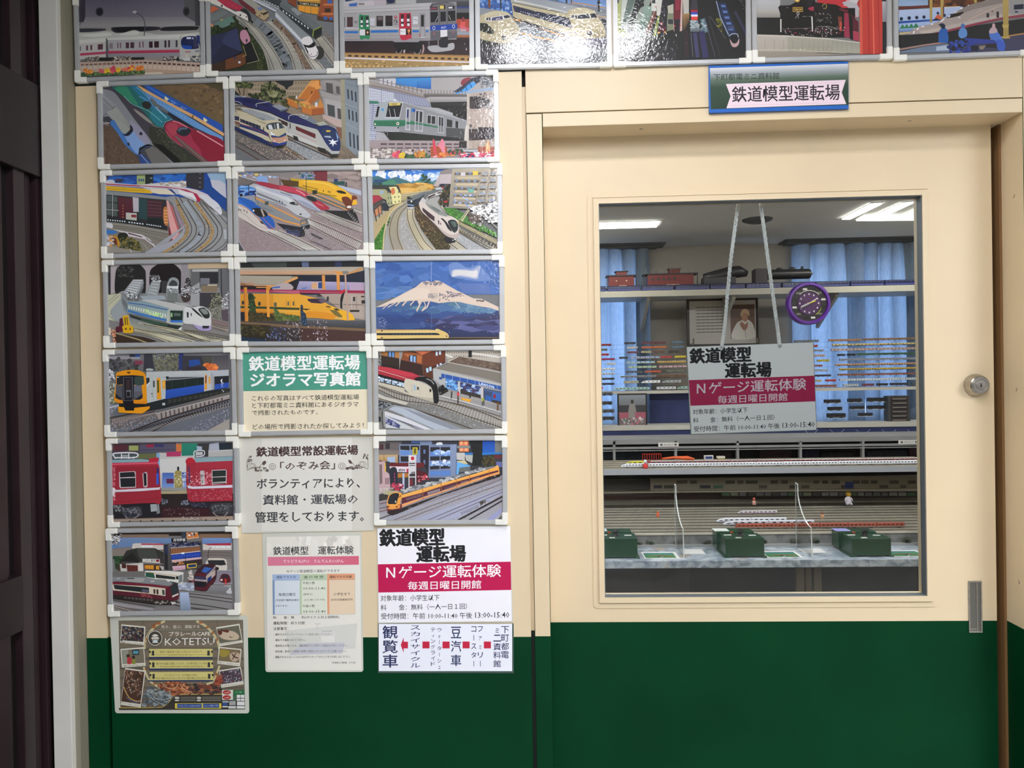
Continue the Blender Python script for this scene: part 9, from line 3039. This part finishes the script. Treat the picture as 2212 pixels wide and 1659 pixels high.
for ang, l, wd, m in ((32, .42, .003, WH), (205, .42, .007, mat('silver', '#b0aeb0', .4)), (155, .36, .0015, mat('caboose_red', '#8c2c24')), (20, .3, .004, mat('train_d8c030', '#d8c030'))):
 a = math.radians(ang); mb = MB(); mb.tube([(c.x, YC + .005, c.z), (c.x + rr_ * l * math.cos(a), YC + .005, c.z + rr_ * l * math.sin(a))], wd, m, n=6); mb.build('hand', parent=t)
# framed portrait panel
def panel(name, q, Y, fw, fmat, label, art, cat, depth=.02):
 mb = pbox(*q, Y, depth, fmat); xs = [v[0] for v in mb.v]; zs = [v[2] for v in mb.v]
 t = thing(name, ((min(xs) + max(xs)) / 2, Y + depth, min(zs)), label, cat); o = mb.build('frame', parent=t)
 W, H = max(xs) - min(xs) - 2 * fw, max(zs) - min(zs) - 2 * fw; X0, Z1 = min(xs) + fw, max(zs) - fw
 pr = Print(Y - .0008, 0, 0, 1, clip=[(0, 0), (1000, 0), (1000, 1000), (0, 1000)], mapf=lambda x, y, dy: Vector((X0 + W * x / 1000, Y - .0008 - dy, Z1 - H * y / 1000)))
 pr.run(art); pr.build('print', t, MATTE); return t
panel('framed_portrait', (1484, 644, 1638, 748), 3.42, .017, mat('dark_frame_wood', '#241a18', .4), 'dark-framed text page with a portrait of a person in a white shirt', '''
r b0aaa4 0,0,1000,1000
m 5c5450 9 1 .9 .28 70,110 560,110 560,760 70,760
m b0aaa4 1 7 .08 1 70,110 560,110 560,760 70,760
r 6c5448 620,100,985,880
p 5c4438 620,100 985,100 985,400 620,400
c cfcac2 640,880 700,560 780,470 860,440 940,520 975,660 980,880
c a8785c 790,440 800,330 840,300 880,340 875,450 840,500
c b89870 770,330 800,220 860,210 900,260 905,380 880,330 820,300 790,380
c 9a6c54 760,560 790,500 840,560 880,500 870,640 820,700
k 8a8480 8 830,560 850,880
''', 'framed picture')
# lower display level
panel('picture_stand', (1334, 850, 1398, 923), 3.2, .01, mat('loco_black', '#201d20'), 'black framed snapshot of a person on a pink bench, at the lower left shelf', '''
g 8a9098 6c6c70 0,0 1000,0 1000,400 0,400
r 3c3c40 0,330,1000,700
c 8a8480 350,500 420,280 560,260 640,500 640,760 340,760
r a05868 0,560,350,780 600,560,1000,760
p 6c5c60 0,760 1000,740 1000,1000 0,1000
s 40 60 1 a86878 8a8488 c8b8bc 5c7060 | 100,750 900,740 900,960 100,960
c 30302c 450,180 500,150 560,200 520,280 460,270
''', 'picture')
BLUEC = mat('navy_cloth', '#343c66', .85, noise=.1, nscale=10)
tag(pbox(1404, 846, 1700, 914, 3.36, .02, BLUEC).build('backdrop_cloth'), 'plain navy cloth backdrop behind the hanging sign, below the train rack', 'cloth')
tag(pbox(1200, 926, 2060, 945, 3.14, .02, BLUEC).build('shelf_cloth'), 'navy cloth strip hanging below the lower display board', 'cloth')
p_ = tag(pbox(1200, 916, 2060, 926, 3.13, .225, SHELFB).build('display_board'), 'grey display board carrying the dark engines and the small stands', 'shelf')
for i, p_ in enumerate(range(1752, 1990, 56)):
 mb = MB(); x, z = px(p_, 930, 3.137), U(p_, 927, 3.137).z
 mb.tube([(x - .045 + .045 * k / 4 * 1, 3.136, z - .03 * math.sin(math.pi * k / 8) - .002) for k in range(9)], .0022, mat('lace_pale', '#8a94b8', .8), n=5)
 tag(mb.build('cloth_scallop'), 'pale scallop stitched on the navy cloth strip, %s right of the sign' % ORD[i], 'trim', 'pale scallops on the navy cloth')
ENG = [(1782, 1817, 863, 871), (1833, 1863, 861, 869), (1875, 1911, 859, 868), (1790, 1820, 879, 887), (1838, 1868, 877, 884), (1875, 1911, 876, 884), (1788, 1828, 893, 903), (1856, 1886, 892, 899)]
for i, (a, b, c_, d_) in enumerate(ENG):
 Y = 3.24; tt = train(a, b, c_, d_, Y, .03, 1, '#1c1a1c', '#33302c', 'dark model engine on a clear stand, %s, right of the hanging sign' % ('top left', 'top middle', 'top right', 'centre left', 'centre middle', 'centre right', 'lowest left', 'lowest middle')[i], 'dark engines on clear stands', nw=3, name='model_engine')
 x0_, x1_ = px(a, c_, Y), px(b, c_, Y); z_ = U((a + b) / 2, d_, Y).z; MB().box(x0_ - .006, x1_ + .006, Y - .005, Y + .035, z_ - .003, z_ - .0005, CLEARB).build('stand_plate', parent=tt)
for i, (a, b, y) in enumerate(((1300, 1324, 852), (1300, 1323, 872), (1300, 1328, 889), (1298, 1328, 905))):
 train(a, b, y - 5, y + 3, 3.24, .03, 1, '#33302c' if i % 2 else '#55585c', '#33302c', 'dark model train at the left edge of the glass, %s under the lower board' % ORD[i], 'dark trains at the lower left edge', nw=2, name='model_engine')
t = thing('display_box', (px(1942, 914, 3.2), 3.22, U(1942, 915, 3.2).z), 'dark display box with six small rows of trains near the right edge of the glass', 'display box')
pbox(1918, 855, 1966, 911, 3.2, .06, mat('box_dark', '#3a3c3e', .5)).build('case', parent=t)
for i in range(6):
 y = 861 + i * 9.2; pbox(1926, y - 3, 1961, y + 3, 3.192, .008, mat('box_brown', '#3c2a26', .5)).build('tray', parent=t); pbox(1929, y - .5, 1958, y + 2, 3.186, .006, mat('iron_grey', '#77726c')).build('small_train', parent=t)
# ---------------------------------------------------------------- grey steel rack with the do-not-touch labels
YK = 2.78; STG = mat('rack_grey', '#8c8c8c', .5, noise=.05); zk0 = .775
t = thing('steel_rack', (px(1650, 960, YK), YK + .2, zk0), 'grey steel rack with short posts across the room, labels stuck on its rail', 'rack')
pbox(1180, 946, 2070, 956.5, YK, .34, STG).build('top_shelf', parent=t)
pbox(1180, 962, 2070, 967, YK - .004, .01, STG).build('rail', parent=t); pbox(1180, 969.5, 2070, 971.5, YK - .002, .01, STG).build('rail', parent=t)
for p_ in (1190, 1327, 1460, 1594, 1730, 1865, 2000): pbox(p_ - 2.6, 953, p_ + 2.6, 1000, YK, .03, STG).build('post', parent=t)
pbox(1180, 955, 2070, 1010, YK + .32, .02, mat('rack_back', '#27262a', .7)).build('back_panel', parent=t)
for i, (a, b, c_, d_, h) in enumerate(((1300, 1420, 978, 992, '#2c3848'), (1480, 1580, 976, 990, '#3c2c28'), (1640, 1710, 972, 990, '#3a2620'), (1738, 1770, 974, 990, '#2c3050'), (1775, 1845, 978, 990, '#33343c'), (1872, 1960, 974, 990, '#34384c'), (1965, 1990, 968, 990, '#4a2c38'))):
 tag(pbox(a, c_, b, d_, YK + .2, .1, mat('storage_' + h[1:], h, .7, noise=.25, nscale=40)).build('storage_box', bevel=.003), 'dark storage box standing in the steel rack, %s bay from the left' % ORD[i], 'box', 'dark boxes in the steel rack')
for a, b, y0, y1, w in ((1422, 1466, 956, 965, 'left'), (1941, 1986, 950.5, 959.5, 'right')):
 t2 = panel('warning_label', (a, y0, b, y1), YK - .008, .0003, mat('white_print', '#dcdad6'), 'small white do-not-touch label on the steel rack rail, the %s one' % w, 'r #dcdad6 0,0,1000,1000\nx #1c1c1c .006 260,260 740,260 0,500 | さわらないで\no #1c1c1c 150,500,60,280 850,500,60,280\nr #dcdad6 142,330,158,560 142,620,158,700 842,330,858,560 842,620,858,700', 'label', depth=.002)
# ---------------------------------------------------------------- raised track level
YV = 2.3; zV = U(1640, 1011.5, YV).z; WV = mat('viaduct_white', '#a2a4aa', .5, noise=.03)
t = thing('raised_track_board', (px(1650, 1015, YV), YV + .2, U(1640, 1022, YV).z), 'raised board with white front edge carrying the upper tracks', 'track board')
MB().box(px(1180, 1015, YV), px(2070, 1015, YV), YV, YK - .01, U(1640, 1022, YV).z, zV, mat('ballast_board', '#8a8276', .8, noise=.1, nscale=30)).build('board', parent=t)
MB().box(px(1180, 1015, YV), px(2070, 1015, YV), YV - .006, YV, U(1640, 1022.5, YV).z, zV + .004, WV).build('edge_wall', parent=t)
RAILM = mat('rail_steel', '#8a847c', .4, metal=.6); SLEEP = mat('ballast', '#a19a8a', .8, noise=.15, nscale=120); BED = mat('dark_bed', '#3a352e', .8)
def track(y, z, label, i, par=None, xa=1180, xb=2070):
 X0, X1 = px(xa, 1100, y), px(xb, 1100, y); t = thing('model_track', ((X0 + X1) / 2, y + .015, z), label, 'model track', 'model railway tracks')
 MB().box(X0, X1, y, y + .028, z, z + .005, SLEEP).build('roadbed', parent=t)
 for k in (.0085, .0175): MB().box(X0, X1, y + k, y + k + .0012, z + .005, z + .0078, RAILM).build('rail', parent=t)
for i in range(4): track(YV + .03 + i * .1, zV, 'model track on the raised board, %s from its front edge' % ORD[i], i)
def train_at(x0p, x1p, y, z, h, d, n, body, stripe, label, nose=0, nw=8, roof=None, ref=1100, grp=None, name='model_train'):
 X0, X1 = px(x0p, ref, y), px(x1p, ref, y); t = thing(name, ((X0 + X1) / 2, y + d / 2, z), label, 'model train', grp); L = (X1 - X0) / n
 for i in range(n):
  mb = MB(); carmesh(mb, X0 + i * L + .0015, X0 + (i + 1) * L - .0015, y, z, h, d, body, stripe, nw, nose=(-1 if i == 0 and nose else 0), roof=roof); mb.build('car', parent=t)
train_at(1342, 1990, YV + .034, zV + .008, .021, .02, 11, '#dfe1e6', '#c8ccd4', 'long white bullet train along the front edge of the raised board', 1, 8, ref=1012)
train_at(1405, 1990, YV + .134, zV + .008, .022, .02, 10, '#7c2c3c', '#8c8488', 'crimson model train behind the white bullet train on the raised board', 0, 5, '#b8b0ac', ref=1008)
train_at(1352, 1392, YV + .136, zV + .008, .022, .02, 1, '#c8c030', '#c8c030', 'short yellow model train at the left of the raised board', 1, 3, ref=1005)
# bits on the raised board
REDP = mat('crane_red', '#b82c1c', .4); ORP = mat('orange_plastic', '#e0602c', .4)
t = thing('toy_bridge', (px(1408, 990, 2.62), 2.62, zV), 'red latticed toy bridge at the left of the raised board', 'toy')
y_ = 2.62; xa, xb = px(1388, 985, y_), px(1428, 985, y_); z0_, z1_ = zV + .005, U(1410, 980, y_).z
for z_ in (z0_, z1_): MB().box(xa, xb, y_, y_ + .006, z_ - .004, z_, REDP).build('chord', parent=t)
for k in range(9): MB().box(xa + (xb - xa) * k / 8 - .0015, xa + (xb - xa) * k / 8 + .0015, y_, y_ + .005, z0_, z1_, REDP).build('strut', parent=t)
mb = MB(); mb.tube([(px(1430, 988, 2.64), 2.64, zV + .02), (px(1455, 986, 2.64), 2.64, zV + .026), (px(1485, 987, 2.64), 2.64, zV + .022), (px(1500, 990, 2.64), 2.64, zV + .014)], [.006, .007, .013, .006], ORP, n=8); tag(mb.build('orange_crane_arm', smooth=True), 'orange toy crane arm lying behind the upper tracks', 'toy')
mb = pbox(1522, 984, 1541, 993, 2.6, .02, WH); pbox(1524, 986, 1539, 991, 2.598, .002, mat('sign_blue', '#2c3c7c', .5), mb); tag(mb.build('toy_signboard'), 'tiny blue and white signboard on the raised board', 'toy')
mb = MB(); x_ = px(1559, 985, 2.6); mb.box(x_ - .022, x_ + .018, 2.6, 2.62, zV, zV + .022, mat('train_b8a878', '#b8a878')); mb.box(x_ - .026, x_ + .02, 2.597, 2.623, zV + .022, zV + .034, WH); tag(mb.build('toy_house', bevel=.002), 'tiny cream house on the raised board', 'toy')
def figurine(px_, py_, y, h, body, head, label, z=None):
 z = U(px_, py_, y).z if z is None else z; x = px(px_, py_, y); B, H = mat('fig_' + body[1:], body, .5), mat('fig_' + head[1:], head, .5); t = thing('figurine', (x, y, z), label, 'figurine')
 mb = MB(); mb.lathe((x, y, z), [(h * .2, 0), (h * .24, h * .2), (h * .17, h * .5), (h * .1, h * .62)], B, n=12, axis='z')
 for s_ in (-1, 1): mb.tube([(x + s_ * h * .15, y, z + h * .5), (x + s_ * h * .28, y - h * .08, z + h * .3)], [h * .07, h * .05], B, n=6); mb.tube([(x + s_ * h * .1, y - h * .05, z + h * .08), (x + s_ * h * .16, y - h * .25, z + h * .06)], [h * .09, h * .07], B, n=6)
 mb.build('body', parent=t, smooth=True)
 mb = MB(); mb.lathe((x, y, z + h * .58), [(h * .06, 0), (h * .17, h * .06), (h * .2, h * .2), (h * .15, h * .34), (h * .04, h * .41)], H, n=12, axis='z'); mb.build('head', parent=t, smooth=True)
figurine(1394, 1005, YV + .02, .05, '#c83430', '#e0e0e8', 'small red and white figurine standing by the upper white train', z=zV + .002)
# ---------------------------------------------------------------- board of small pictures under the raised level
YPn = 2.5
t = thing('picture_board', (px(1700, 1060, YPn), YPn + .01, U(1640, 1061, YPn).z), 'pale board of small train pictures under the raised tracks', 'picture board')
pbox(1405, 1030, 2070, 1060, YPn, .012, mat('board_beige', '#8f887a', .7)).build('board', parent=t); pbox(1180, 1059.5, 2070, 1062.5, YPn - .03, .04, mat('board_edge', '#b4ac98', .6)).build('ledge', parent=t)
rr = random.Random(11); x = 1412
while x < 1985:
 wd = rr.uniform(12, 26); y = rr.choice((1042, 1052)); h = mat('pic_%d' % rr.randint(0, 7), rr.choice(('#4c4840', '#6c2430', '#3c4a6c', '#5c5448', '#3c3c44', '#4c6c5c', '#7c5048')), .6)
 pbox(x, y - 4, x + wd, y + 3, YPn - .002, .002, h).build('small_picture', parent=t); 
 if rr.random() < .6: pbox(x + 2, 1094 - y - 3 + 0, x + wd * .8, 1094 - y + 4, YPn - .002, .002, mat('pic_%d' % rr.randint(0, 7), '#4c4840')).build('small_picture', parent=t)
 x += wd + rr.uniform(3, 9)
pbox(1826, 1041, 1844, 1055, YPn - .004, .002, mat('sign_blue', '#2c3c7c')).build('small_picture', parent=t)
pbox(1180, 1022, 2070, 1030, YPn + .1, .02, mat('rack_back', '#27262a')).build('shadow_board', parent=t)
pbox(1300, 1034, 1405, 1058, YPn + .08, .02, mat('grey_side', '#55524e', .7)).build('side_board', parent=t)
x = 1560; i = 0
while x < 1990:
 wd = rr.uniform(12, 18); c_ = rr.choice(('#55585c', '#6c7060', '#33302c', '#77777a', '#3c5c40'))
 tag(pbox(x, 1064, x + wd, 1071.5, YPn - .05, .02, cm(c_)).build('model_vehicle', bevel=.0015), 'tiny %s parked vehicle under the picture board ledge, %s from the left' % (CN[c_], ORD[i]), 'model vehicle', 'tiny parked vehicles under the picture board'); x += wd + 3; i += 1
# ---------------------------------------------------------------- main layout
YL0, YL1 = 1.83, 2.74; zL = U(1640, 1149, YL0).z; zC = U(1640, 1210, 1.557).z
GR = mat('layout_ground', '#4c463c', .85, noise=.18, nscale=14)
t = thing('layout_table', (px(1650, 1150, YL0), 2.2, zL - .1), 'wide model railway layout table behind the counter with many parallel tracks', 'layout table')
MB().box(RX0 + .3, RX1 - .6, YL0, YL1, zL - .06, zL, GR).build('ground', parent=t)
MB().box(RX0 + .3, RX1 - .6, YL0 - .006, YL0, zL - .010, zL, mat('rim_cream', '#c0b8a6', .5)).build('front_rim', parent=t)
MB().box(RX0 + .3, RX1 - .6, YL0 - .003, YL0 + .01, zC, zL - .008, mat('stone_face', '#6e6e6c', .8, noise=.3, nscale=25, bump=.5, bscale=60)).build('stone_face', parent=t)
MB().box(RX0 + .3, RX1 - .6, YL0 - .012, YL0 - .003, zC, zC + .012, mat('rim_grey', '#9a9a98', .6)).build('lower_ledge', parent=t)
tag(MB().box(RX0 + .3, RX1 - .6, YL1 - .08, YL1 - .06, zL, U(1640, 1066, YL1 - .08).z, mat('backdrop_brown', '#6c4c44', .8, noise=.15, nscale=8)).build('backdrop_board'), 'brown backdrop board standing along the rear of the layout', 'board')
for i in range(9): track(YL0 + .03 + i * .075, zL, 'model track on the main layout, %s from the front' % ORD[i], i)
for i in range(3): track(YL0 + .03 + (9 + i) * .045 + .235, zL + .02, 'model track on the raised rear bank of the layout, %s of three' % ORD[i], i)
tag(MB().box(RX0 + .3, RX1 - .6, YL0 + .66, YL1 - .08, zL, zL + .02, GR).build('rear_bank'), 'low raised bank along the rear of the layout under the back tracks', 'bank')
train_at(1590, 1955, YL0 + .034, zL + .008, .024, .02, 6, '#a0452a', '#8a7468', 'orange-red model train near the front of the layout', 0, 6, '#8a4030', ref=1138)
train_at(1548, 1700, YL0 + .184, zL + .008, .023, .02, 2, '#d0d0d8', '#9a9aa4', 'white bullet train on the layout, the farther of two left of centre', 1, 6, ref=1110)
train_at(1562, 1760, YL0 + .109, zL + .008, .024, .02, 2, '#c4c4cc', '#9a9aa4', 'pale bullet train on the layout, the nearer of two left of centre', 1, 6, ref=1120)
train_at(1594, 1680, YL0 + .41, zL + .008, .018, .02, 2, '#c8c0c4', '#8a7480', 'pale short train at the middle depth of the layout', 1, 4, ref=1096)
figurine(1833, 1094, 2.42, .075, '#d8d0d8', '#c89a28', 'small figurine with a yellow-brown head sitting on the layout', z=zL + .022)
figurine(1776, 1112, 2.12, .035, '#c8946c', '#8a5a3c', 'tiny brown and pink figurine between the layout tracks', z=zL + .006)
figurine(1421, 1106, 2.2, .03, '#e0602c', '#e0602c', 'tiny orange figurine at the left of the layout', z=zL + .006)
figurine(1629, 1096, 2.4, .04, '#d8a090', '#c85a48', 'small pink and red figurine on the pale short train', z=zL + .03)
PLANT = mat('model_moss', '#3c4634', .9, noise=.4, nscale=80)
for i in range(14):
 xx = .42 + i * .105 + rr.uniform(-.03, .03); mb = MB(); s_ = rr.uniform(.008, .016)
 for k in range(5): mb.lathe((xx + rr.uniform(-.015, .015), YL0 - .012, zC + .014 + rr.uniform(0, .01)), [(s_ * .5, 0), (s_, .003), (s_ * .6, .006)], PLANT, n=7)
 tag(mb.build('moss_tuft'), 'dark moss tuft on the ledge behind the counter, %s from the left' % ORD[i], 'plant', 'moss tufts on the stone face')
# ---------------------------------------------------------------- counter
def marble():
 m = mat('marble_counter', '#a9b2bd', .3, coat=.3); nt = m.node_tree; b = nt.nodes['Principled BSDF']; tc = nt.nodes.new('ShaderNodeTexCoord')
 def n(sc, de, di): q = nt.nodes.new('ShaderNodeTexNoise'); q.inputs['Scale'].default_value = sc; q.inputs['Detail'].default_value = de; q.inputs['Distortion'].default_value = di; nt.links.new(tc.outputs['Object'], q.inputs['Vector']); return q
 a = n(22, 8, .8); r = nt.nodes.new('ShaderNodeValToRGB'); e = r.color_ramp.elements; e[0].position = .38; e[0].color = (*lin('#76828f'), 1); e[1].position = .6; e[1].color = (*lin('#b9c2ca'), 1)
 c = n(7, 4, .6); r2 = nt.nodes.new('ShaderNodeValToRGB'); f = r2.color_ramp.elements; f[0].position = .6; f[0].color = (0, 0, 0, 1); f[1].position = .66; f[1].color = (1, 1, 1, 1)
 mx = nt.nodes.new('ShaderNodeMix'); mx.data_type = 'RGBA'; nt.links.new(a.outputs['Fac'], r.inputs[0]); nt.links.new(c.outputs['Fac'], r2.inputs[0]); nt.links.new(r2.outputs[0], mx.inputs[0])
 nt.links.new(r.outputs[0], mx.inputs[6]); mx.inputs[7].default_value = (*lin('#b09a80'), 1); nt.links.new(mx.outputs[2], b.inputs['Base Color']); return m
MAR = marble(); YF = 1.557; zCb = U(1640, 1226.5, YF).z
ct = thing('counter', (px(1650, 1215, YF), YF + .14, 0), 'long blue-grey marbled counter in front of the layout', 'counter')
MB().box(RX0 + .3, RX1 - .5, YF, YL0 - .012, zCb, zC, MAR).build('worktop', parent=ct, bevel=.002)
MB().box(RX0 + .3, RX1 - .5, YF + .26, YF + .27, 0, zCb, mat('counter_back', '#1a1412', .6)).build('back_panel', parent=ct)
for a, b in ((1721, 1737), (1741, 1753), (1759, 1775)): MB().box(px(a, 1250, YF + .1), px(b, 1250, YF + .1), YF + .1, YF + .13, 0, zCb, mat('leg_taupe', '#6a6050', .5)).build('leg', parent=ct)
MB().box(px(1300, 1250, YF + .2), px(1490, 1250, YF + .2), YF + .2, YF + .22, 0, zCb - .004, mat('counter_reflection', '#2a2220', .5)).build('side_panel', parent=ct)  # lighter panel added for the posters' reflection under the counter
GB = mat('controller_green', '#053a20', .35, coat=.3, noise=.05)
def controller(p0, p1, label, papercol, paper):
 y0 = 1.60; x0, x1 = px(p0, 1180, y0), px(p1, 1180, y0); z1 = U((p0 + p1) / 2, 1163.5, y0).z; t = thing('train_controller', ((x0 + x1) / 2, y0 + .1, zC), label, 'controller', 'green train controllers on the counter')
 MB().box(x0, x1, y0, y0 + .115, zC + .006, z1, GB).build('front_box', parent=t, bevel=.0012)
 MB().box(x0 - .012, x1 - .012, y0 + .115, y0 + .195, zC + .012, z1 + .006, GB).build('rear_box', parent=t, bevel=.0012)
 MB().box(x0 - .008, x0 + .02, y0 - .004, y0 + .12, zC, zC + .007, GB).build('foot_plate', parent=t); MB().box(x1 - .012, x1 + .01, y0 - .004, y0 + .12, zC, zC + .007, GB).build('foot_plate', parent=t)
 xm = (x0 + x1) / 2 - .005; mb = MB(); mb.lathe((xm, y0 + .055, z1), [(.016, 0), (.014, .006), (.009, .009), (.009, .02), (.013, .022), (.01, .03)], mat('knob_black', '#151315', .4), n=14, axis='z'); mb.tube([(xm - .012, y0 + .05, z1 + .02), (xm + .016, y0 + .05, z1 + .024)], .004, mat('knob_black', '#151315'), n=6); mb.build('lever_knob', parent=t)
 MB().box(x0 + .012, x0 + .045, y0 + .07, y0 + .082, z1, z1 + .0012, WH).build('label_strip', parent=t); MB().box(x1 - .05, x1 - .018, y0 + .06, y0 + .072, z1, z1 + .0012, WH).build('label_strip', parent=t)
 MB().box(xm - .03, xm - .006, y0 + .012, y0 + .024, z1, z1 + .0012, WH).build('label_strip', parent=t)
 MB().box(xm - .03, xm - .018, y0 + .112, y0 + .115, z1 + .001, z1 + .008, mat('orange_dot', '#b0481c', .5)).build('pilot_lamp', parent=t)
 mb = MB(); mb.box(x0 - .016, x0 + .05, y0 + .13, y0 + .19, z1 + .0064, z1 + .0076, papercol); tag(mb.build('paper_sheet'), paper, 'paper')
controller(1293, 1377, 'green controller box cut by the left edge of the glass', mat('paper_blue', '#b8c4cc', .6), 'pale blue sheet lying on the leftmost green controller')
controller(1567, 1651, 'green controller box in the middle of the counter', mat('paper_white', '#c8ccc8', .6, noise=.2, nscale=90), 'black and white sheet lying on the middle green controller')
controller(1840, 1925, 'green controller box nearest the right edge of the glass', mat('paper_violet', '#8c8cc4', .6, noise=.2, nscale=40), 'violet and white sheet lying on the right green controller')
for i, (a, w) in enumerate(((1395, 'beside the leftmost green controller'), (1661, 'beside the middle green controller'), (1931, 'at the right edge, beside the right controller'))):
 y0, y1 = 1.605, 1.70; X0 = px(a, 1200, y0); X1 = X0 + .135
 t = thing('track_plan_card', ((X0 + X1) / 2, (y0 + y1) / 2, zC), 'white card with a green and orange picture ' + w, 'card', 'picture cards on the counter')
 MB().box(X0 - .006, X1 + .014, y0 - .004, y1 + .02, zC, zC + .001, WH).build('card', parent=t)
 pr = Print(0, 0, 0, 1, clip=[(0, 0), (1000, 0), (1000, 1000), (0, 1000)], mapf=lambda x, y, dy, X0=X0, X1=X1, y0=y0, y1=y1: Vector((X0 + (X1 - X0) * x / 1000, y1 - (y1 - y0) * y / 1000, zC + .0012 + dy)))
 pr.run('g #2c6c7c #2c7a48 0,0 1000,0 1000,500 0,500\nr #2c7040 0,500,1000,1000\nk #c8702c 110 160,640 350,560 640,560 900,760\nc #1c1c1c 420,700 500,620 640,700 560,900 430,860\nl #e8e4dc 40 480,900 600,740')
 pr.build('print', t, MATTE)
for i, a in enumerate((1476, 1738)):
 y0 = 1.68; X0 = px(a, 1190, y0); mb = MB(); mb.box(X0, X0 + .1, y0, y0 + .09, zC, zC + .0008, WH); tag(mb.build('paper_sheet'), 'white sheet flat on the counter right of the %s clear divider' % ORD[i], 'paper')
# clear dividers with a rounded front
EDGE = mat('lit_acrylic_edge', '#c8ccc8', .25, coat=.5)
for i, X in enumerate((.612, 1.172, 1.742)):
 yb, yf, zt = YL0 - .022, 1.605, zC + .30
 prof = [(yb, zC + .0005), (yb, zt), (yb - .03, zt - .004)] + [(yf + .01 + .17 * math.cos(a) ** 1.2, zt - .012 - .16 * math.sin(a)) for a in [math.pi / 2 * k / 6 for k in range(1, 7)]] + [(yf, zC + .0005)]
 mb = MB(); mb.poly([(X, y, z) for y, z in prof], CLEAR); mb.poly([(X + .004, y, z) for y, z in reversed(prof)], CLEAR)
 t = thing('acrylic_divider', (X, (yb + yf) / 2, zC), 'clear acrylic divider with a curved front edge, %s from the left' % ORD[i], 'divider', 'clear dividers on the counter'); mb.build('clear_plate', parent=t)
 mb = MB()
 for k in range(len(prof) - 1):
  (ya, za), (yb_, zb_) = prof[k], prof[k + 1]; mb.poly([(X - .0005, ya, za), (X + .0045, ya, za), (X + .0045, yb_, zb_), (X - .0005, yb_, zb_)], EDGE)
 mb.build('polished_edge', parent=t)
